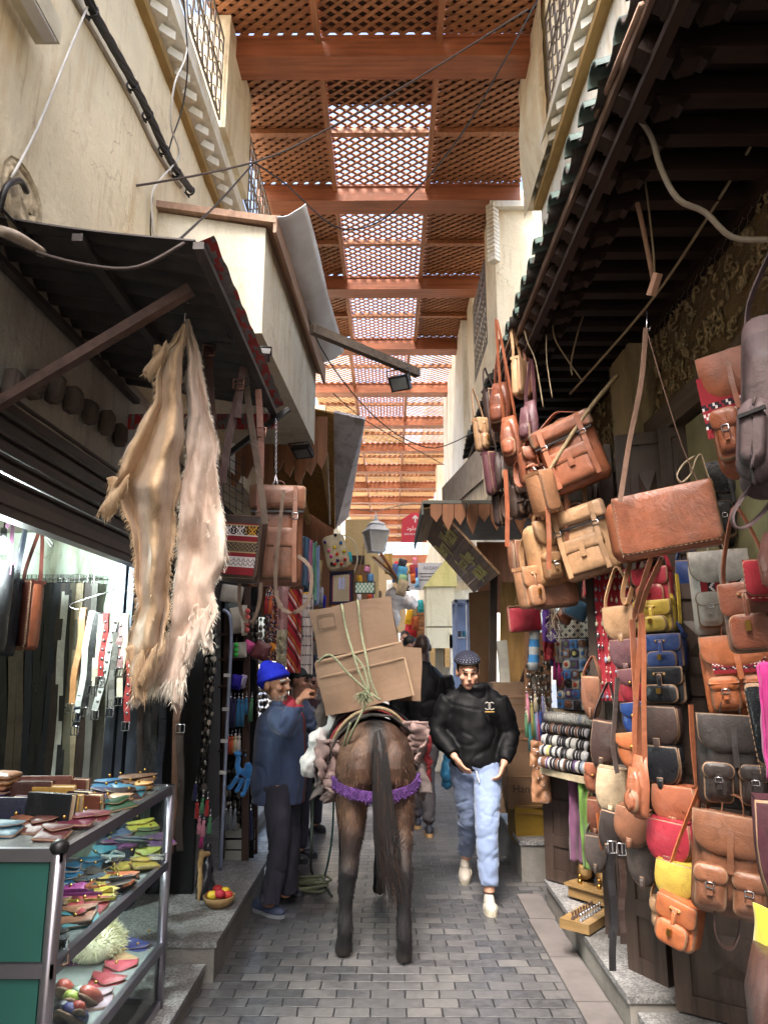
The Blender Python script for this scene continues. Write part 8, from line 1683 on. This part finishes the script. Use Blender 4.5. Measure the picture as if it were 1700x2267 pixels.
for i, (x0, y0, x1, y1, Y, c, n_, rz) in enumerate(((884, 1238, 902, 1258, 9.6, C(50, 54, 66), 'black patterned', 14), (882, 1254, 903, 1284, 9.5, C(80, 160, 200), 'sky blue', 10), (884, 1272, 902, 1298, 9.4, C(150, 190, 140), 'pale green', 10), (884, 1284, 906, 1320, 9.3, C(176, 156, 126), 'beige', 16), (868, 1248, 884, 1290, 10.5, C(70, 90, 140), 'navy poster-like', 0), (906, 1250, 918, 1276, 9.8, C(180, 60, 60), 'red and blue', -6), (908, 1270, 919, 1292, 9.7, C(214, 110, 50), 'orange', -4))):
    softbox('hanging_pouch', '%s flat pouch hanging over the end of the alley' % n_, 'pouch', x0, y0, x1, y1, Y, M('fp_%d' % i, c, .8, var=.35, vs=14), rz, .03, 'flat pouches hung over the alley')
o = thing('straw_bundle', 'bundle of yellow reeds hanging at the far left eave', 'reed bundle', PY(860, 1225, 10)); s_ = mpp(o.location); b = MB(); [b.bar(((x - 8) * s_, R.uniform(-.02, .02), 0), ((x - 8) * s_ + R.uniform(-.01, .01), 0, -46 * s_), 2.4 * s_) for x in range(0, 17, 2)]; b.build('reeds', M('reed', C(206, 170, 100), .8, var=.3), o)
lump('white_cloths', 'white shirts piled and hung at the far end left of the kiosk', 'cloth heap', [(PY(880, 1330, 10), (.18, .15, .12)), (PY(905, 1335, 10), (.14, .15, .1)), (PY(870, 1360, 10), (.1, .12, .2)), (PY(868, 1320, 10), (.1, .12, .12))], M('white_linen', C(226, 222, 218), .9, bump=.5), 5, .04, .03)
lump('red_robe', 'red robe hanging at a far doorway', 'robe', [(PY(911, 1390, 12), (.12, .08, .2)), (PY(911, 1372, 12), (.08, .06, .1))], M('red_coat', C(176, 30, 40), .8), 3, .03, .03)
dd_ = thing('shutter_door', 'brown slatted shutter door beside the far robe', 'door', PY(932, 1450, 12)); b = MB(); a, e = PY(922, 1350, 12) - dd_.location, PY(944, 1450, 12) - dd_.location
for k in range(12): z = a.z + (e.z - a.z) * k / 12; b.box(((a.x + e.x) / 2, 0, z), (e.x - a.x, .03, (a.z - e.z) / 14))
b.build('slats', wood('shutter_pine', C(150, 106, 70), 0), dd_); b = MB(); b.span((a.x - .04, .02, e.z - .5), (e.x, .04, a.z + .1)); b.build('frame', m_bp, dd_)
softbox('notice_board', 'small yellowed notice board above the far red robe', 'board', 901, 1345, 922, 1366, 11.8, M('notice', C(150, 132, 88), .8), 0, .03)
for (x, y0, y1, Y, w_, c, lab) in ((800, 1150, 1330, 10.5, .5, C(206, 186, 140), 'narrow cream house front far down the left side'), (830, 1235, 1400, 14, 1.2, C(150, 130, 100), 'shadowed stall front far down the left side'), (775, 1250, 1460, 9.4, .5, C(130, 96, 66), 'brown wooden stall side behind the boxes')):
    o = thing('stall_front', lab, 'building', PY(x, y1, Y)); h_ = PY(x, y0, Y).z - o.location.z; b = MB(); b.span((-w_ / 2, 0, 0), (w_ / 2, .4, h_)); b.build('wall', plaster('front_%d' % x, c, k3(c, .7)), o); b = MB(); b.span((-w_ * .3, -.02, h_ * .3), (w_ * .1, .0, h_ * .55)); b.build('opening', m_dark, o)
o = thing('low_awning', 'torn grey cloth awning sagging on poles at the far left', 'awning', PY(870, 1280, 9.4)); b = MB(); Pq = lambda x, y, Y: PY(x, y, Y) - o.location
b.grid(10, 10, lambda u, v: Pq(820 + 60 * u + 30 * v, 1232 + 40 * u + 60 * v * u, 9.6 + .6 * v) + Vector((0, 0, -.06 * math.sin(3.14 * u)))); q = b.build('cloth', M('torn_cloth', C(140, 128, 108), .95, var=.4), o); b = MB(); b.tube([Pq(815, 1180, 9.4), Pq(878, 1280, 9.4)], .02, 6); b.tube([Pq(826, 1232, 9.4), Pq(905, 1300, 9.8)], .018, 6); b.build('pole', m_bp, o)
# ---- basket and bits on the left kerb
o = thing('bread_basket', 'small basket of red and yellow charms on the left kerb', 'basket', PZ(485, 2005, .205)); b = MB(); b.lathe([(.06, 0), (.09, .03), (.1, .06), (.092, .06), (.08, .03), (.0, .012)], n=14); b.build('bowl', M('wicker', C(150, 120, 80), .8, bump=.6), o)
for k, c in enumerate((C(200, 60, 50), C(214, 180, 40), C(190, 50, 50), C(210, 110, 60), C(220, 190, 60), C(180, 40, 60))): MB().ball((.05 * math.cos(k), .05 * math.sin(k), .06 + .01 * (k % 3)), (.035, .03, .025), 8).build('charm', M('charm_%d' % k, c, .6), o)
lump('plastic_bag', 'dark see-through plastic bag hanging at the foot of the pale pole', 'bag', [(PY(455, 1960, 4.9), (.06, .05, .2)), (PY(460, 1900, 4.9), (.03, .03, .1)), (PY(462, 2010, 4.9), (.05, .05, .1))], M('dark_plastic', C(48, 48, 54), .2, bump=.5), 7, .02, .015)
lump('cloth_strip', 'yellowish cloth strip tied above the dark plastic bag', 'cloth', [(PY(443, 1950, 4.85), (.018, .02, .15)), (PY(445, 1900, 4.85), (.022, .02, .06)), (PY(455, 1890, 4.85), (.035, .02, .02))], M('straw_cloth', C(170, 140, 96), .85), 8, .01, .01)
# ---- cables
cbl = thing('cable_bundle', 'thick bundle of twisted black cables clamped along the cream wall', 'cable'); path = [PX(x * 1.0247, y * 1.0247, -1.41) for x, y in ((170, -60), (196, 20), (240, 100), (285, 180), (318, 245), (352, 320), (380, 370), (410, 410))]
for k in range(5):
    b = MB(); n_ = len(smoothpath(path, 6)); b.tube([p + Vector((.012 * math.cos(i * .5 + k * 1.3) + .01, .0, .016 * math.sin(i * .5 + k * 1.3))) for i, p in enumerate(smoothpath(path, 6))], .012, 6); b.build('cable', m_blk, cbl)
for i in (1, 3, 4, 5, 6, 7):
    b = MB(); p = path[min(i, 7)]; b.tube([p + Vector((.03 * math.cos(t), .012, .034 * math.sin(t))) for t in [q_ * .6 for q_ in range(12)]], .007, 5); b.bar(p + Vector((-.03, 0, -.02)), p + Vector((.0, 0, -.06)), .012); b.build('clamp', m_blk, cbl)
cp2 = [p + Vector((-.03, -.1, -.05)) for p in path]; b = MB(); b.tube(cp2, .014, 6); b.build('conduit_pipe', M('grey_conduit', C(150, 140, 126), .6), label='thin beige conduit under the black cable bundle', cat='pipe')
CG = 'thin cables over the left wall'
def cab(label, pts, r_, mat): b = MB(); b.tube(smoothpath(pts), r_, 5); return b.build('thin_cable', mat, label=label, cat='cable', group=CG)
D_ = lambda x, y, X: PX(x * 1.0247, y * 1.0247, X)
m_wc = M('white_wire', C(206, 204, 200), .5)
cab('thin white cable falling down the cream wall to the broken hole', [D_(196, 0, -1.41), D_(150, 110, -1.42), D_(80, 280, -1.42), D_(25, 385, -1.42)], .006, m_wc)
cab('white cable curling over the cornice down to the cream bay', [D_(400, -20, -1.27), D_(404, 110, -1.27), D_(378, 180, -1.3), D_(370, 270, -1.35), D_(388, 335, -1.38), D_(345, 390, -1.40), D_(328, 430, -1.42), D_(335, 530, -1.42)], .006, m_wc)
cab('black cable beside the curling white one', [D_(396, -20, -1.27), D_(406, 130, -1.27), D_(395, 230, -1.33), D_(372, 300, -1.38), D_(362, 340, -1.4)], .005, m_blk)
cab('thin dark wire dropping beside the cream bay', [D_(330, 425, -1.43), D_(326, 480, -1.43), D_(327, 530, -1.43)], .005, m_blk)
WS = 'wires strung across the alley'
def acr(label, pts, r_=.006): b = MB(); b.tube(smoothpath([PY(x * 1.0247, y * 1.0247, Y) for x, y, Y in pts]), r_, 5); return b.build('strung_wire', m_blk if r_ < .0065 else M('brown_wire', C(58, 46, 42), .7), label=label, cat='wire', group=WS)
acr('brown wire rising from the left wall to the upper right corner of the roof', [(-10, 419, 2.9), (250, 408, 3.5), (550, 350, 4.2), (705, 280, 4.3), (900, 170, 4.2), (1140, 20, 3.9)], .007)
acr('wire sagging from the knot near the cream bay up to the right cornice', [(550, 352, 4.2), (620, 400, 4.6), (720, 488, 5.2), (800, 488, 5.2), (880, 430, 5.0), (990, 300, 4.6), (1090, 130, 4.2), (1160, 0, 4.0)])
acr('wire running down from the knot to the corner of the metal awning', [(545, 356, 4.2), (470, 440, 3.6), (380, 525, 2.5)])
acr('long black wire sagging from the cream bay to the tiled eave', [(625, 560, 4.6), (690, 745, 5.5), (780, 870, 6.5), (860, 940, 7.2), (940, 968, 7.4), (1050, 920, 5.6), (1095, 890, 5.0)])
acr('second thin wire from the bay roof to the far right eave', [(720, 850, 6.2), (800, 915, 7.0), (960, 1005, 8.2)], .005)
acr('sagging cable under the front edge of the metal awning', [(-10, 500, 2.3), (80, 545, 2.33), (200, 575, 2.35), (300, 577, 2.35), (400, 525, 2.36)], .008)
fx = thing('wall_lamp', 'beige rectangular lamp housing at the top of the cream wall', 'lamp', PX(50, 10, -1.40)); b = MB(); b.box((.03, 0, .02), (.1, .3, .1)); b.build('housing', M('lamp_beige', C(196, 190, 168), .5), fx); b = MB(); b.box((.05, 0, -.035), (.05, .26, .012)); b.build('lens', m_wht, fx)
hl = thing('wall_hole', 'round broken patch of exposed stone with cut cables in the cream wall', 'wall patch', PX(45, 445, -1.435)); b = MB(); b.grid(14, 14, lambda u, v: Vector((.005 + .02 * noise.noise(Vector((u * 6, v * 6, 2))), (math.sqrt(u)) * .16 * math.cos(6.283 * v), math.sqrt(u) * .16 * math.sin(6.283 * v)))); b.build('rubble', M('rubble', C(196, 180, 150), .95, var=.5, vs=20, bump=.9, bs=40), hl)
cab('stub of thick black cable sticking from the broken patch', [PX(0, 470, -1.38), PX(15, 415, -1.36), PX(45, 400, -1.38), PX(60, 425, -1.4)], .012, m_blk)
cab('dark cable with clips slanting to the awning, left of the broken patch', [PX(0, 455, -1.4), PX(50, 510, -1.4), PX(110, 560, -1.4)], .006, m_blk)
cab('thick pale hose lying along the top of the metal awning', [PX(0, 512, -1.3), PX(40, 525, -1.3), PX(95, 560, -1.3)], .02, M('pale_hose', C(150, 138, 124), .7))
for i, (px, py) in enumerate(((118, 545), (136, 540), (55, 508))): b = MB(); b.box((0, 0, 0), (.04, .05, .05)); b.tube([(0, .02, .02), (0, .07, .03), (0, .12, -.02)], .008, 5); b.build('cable_clip', m_blk, label=('black cable clamp on the wall above the awning, nearest the bay', 'black cable clamp second from the bay above the awning', 'black cable clamp close to the broken patch')[i], cat='clamp').location = PX(px, py, -1.41)
g = MB()
for i in range(4): g.bar(PY(495 + i * 14, 1010, 5.4), PY(495 + i * 14, 1135, 5.4), .006)
for i in range(8): g.bar(PY(490, 1005 + i * 20, 5.4), PY(540, 1035 + i * 20, 5.4), .006)
g.build('wire_grid', m_blk, label='black wire display grid behind the kilim bag straps', cat='grid')
# ---- more small goods crowding the far stalls
rg_ = random.Random(21); FC = [('crimson', C(176, 30, 50)), ('saffron', C(226, 170, 40)), ('turquoise', C(50, 160, 170)), ('indigo', C(50, 50, 130)), ('rose', C(220, 130, 150)), ('white', C(224, 222, 216)), ('olive', C(120, 120, 60)), ('rust', C(170, 90, 50)), ('sky blue', C(120, 170, 210)), ('emerald', C(40, 130, 80)), ('black', C(30, 30, 34)), ('lilac', C(170, 150, 200)), ('sand', C(200, 174, 130))]
for (nm_, where, x0, x1, y0, y1, Y0, Y1, n) in (('scarf', 'hung in the far stall left of the lantern', 696, 812, 1215, 1330, 8.5, 11, 13), ('shirt', 'hung at the far end under the red sign', 850, 925, 1225, 1400, 10.5, 13, 13), ('bag', 'hung in the dark stall above the knit cap', 600, 700, 1185, 1330, 6.9, 8.6, 13), ('slipper pair', 'stacked in the far stall behind the cap', 684, 720, 1380, 1560, 8.5, 10, 8)):
    for i in range(n):
        c = FC[i]; x, y = rg_.uniform(x0, x1), rg_.uniform(y0, y1); w_, h_ = rg_.uniform(8, 15), rg_.uniform(16, 40) if nm_ != 'slipper pair' else rg_.uniform(7, 12)
        softbox(nm_.replace(' ', '_'), 'small %s %s %s' % (c[0], nm_, where), nm_.split()[0], x, y, x + w_, y + h_, rg_.uniform(Y0, Y1), M('far_' + c[0], c[1], .85, var=.3), rg_.uniform(-10, 10), .06, nm_ + 's ' + where)
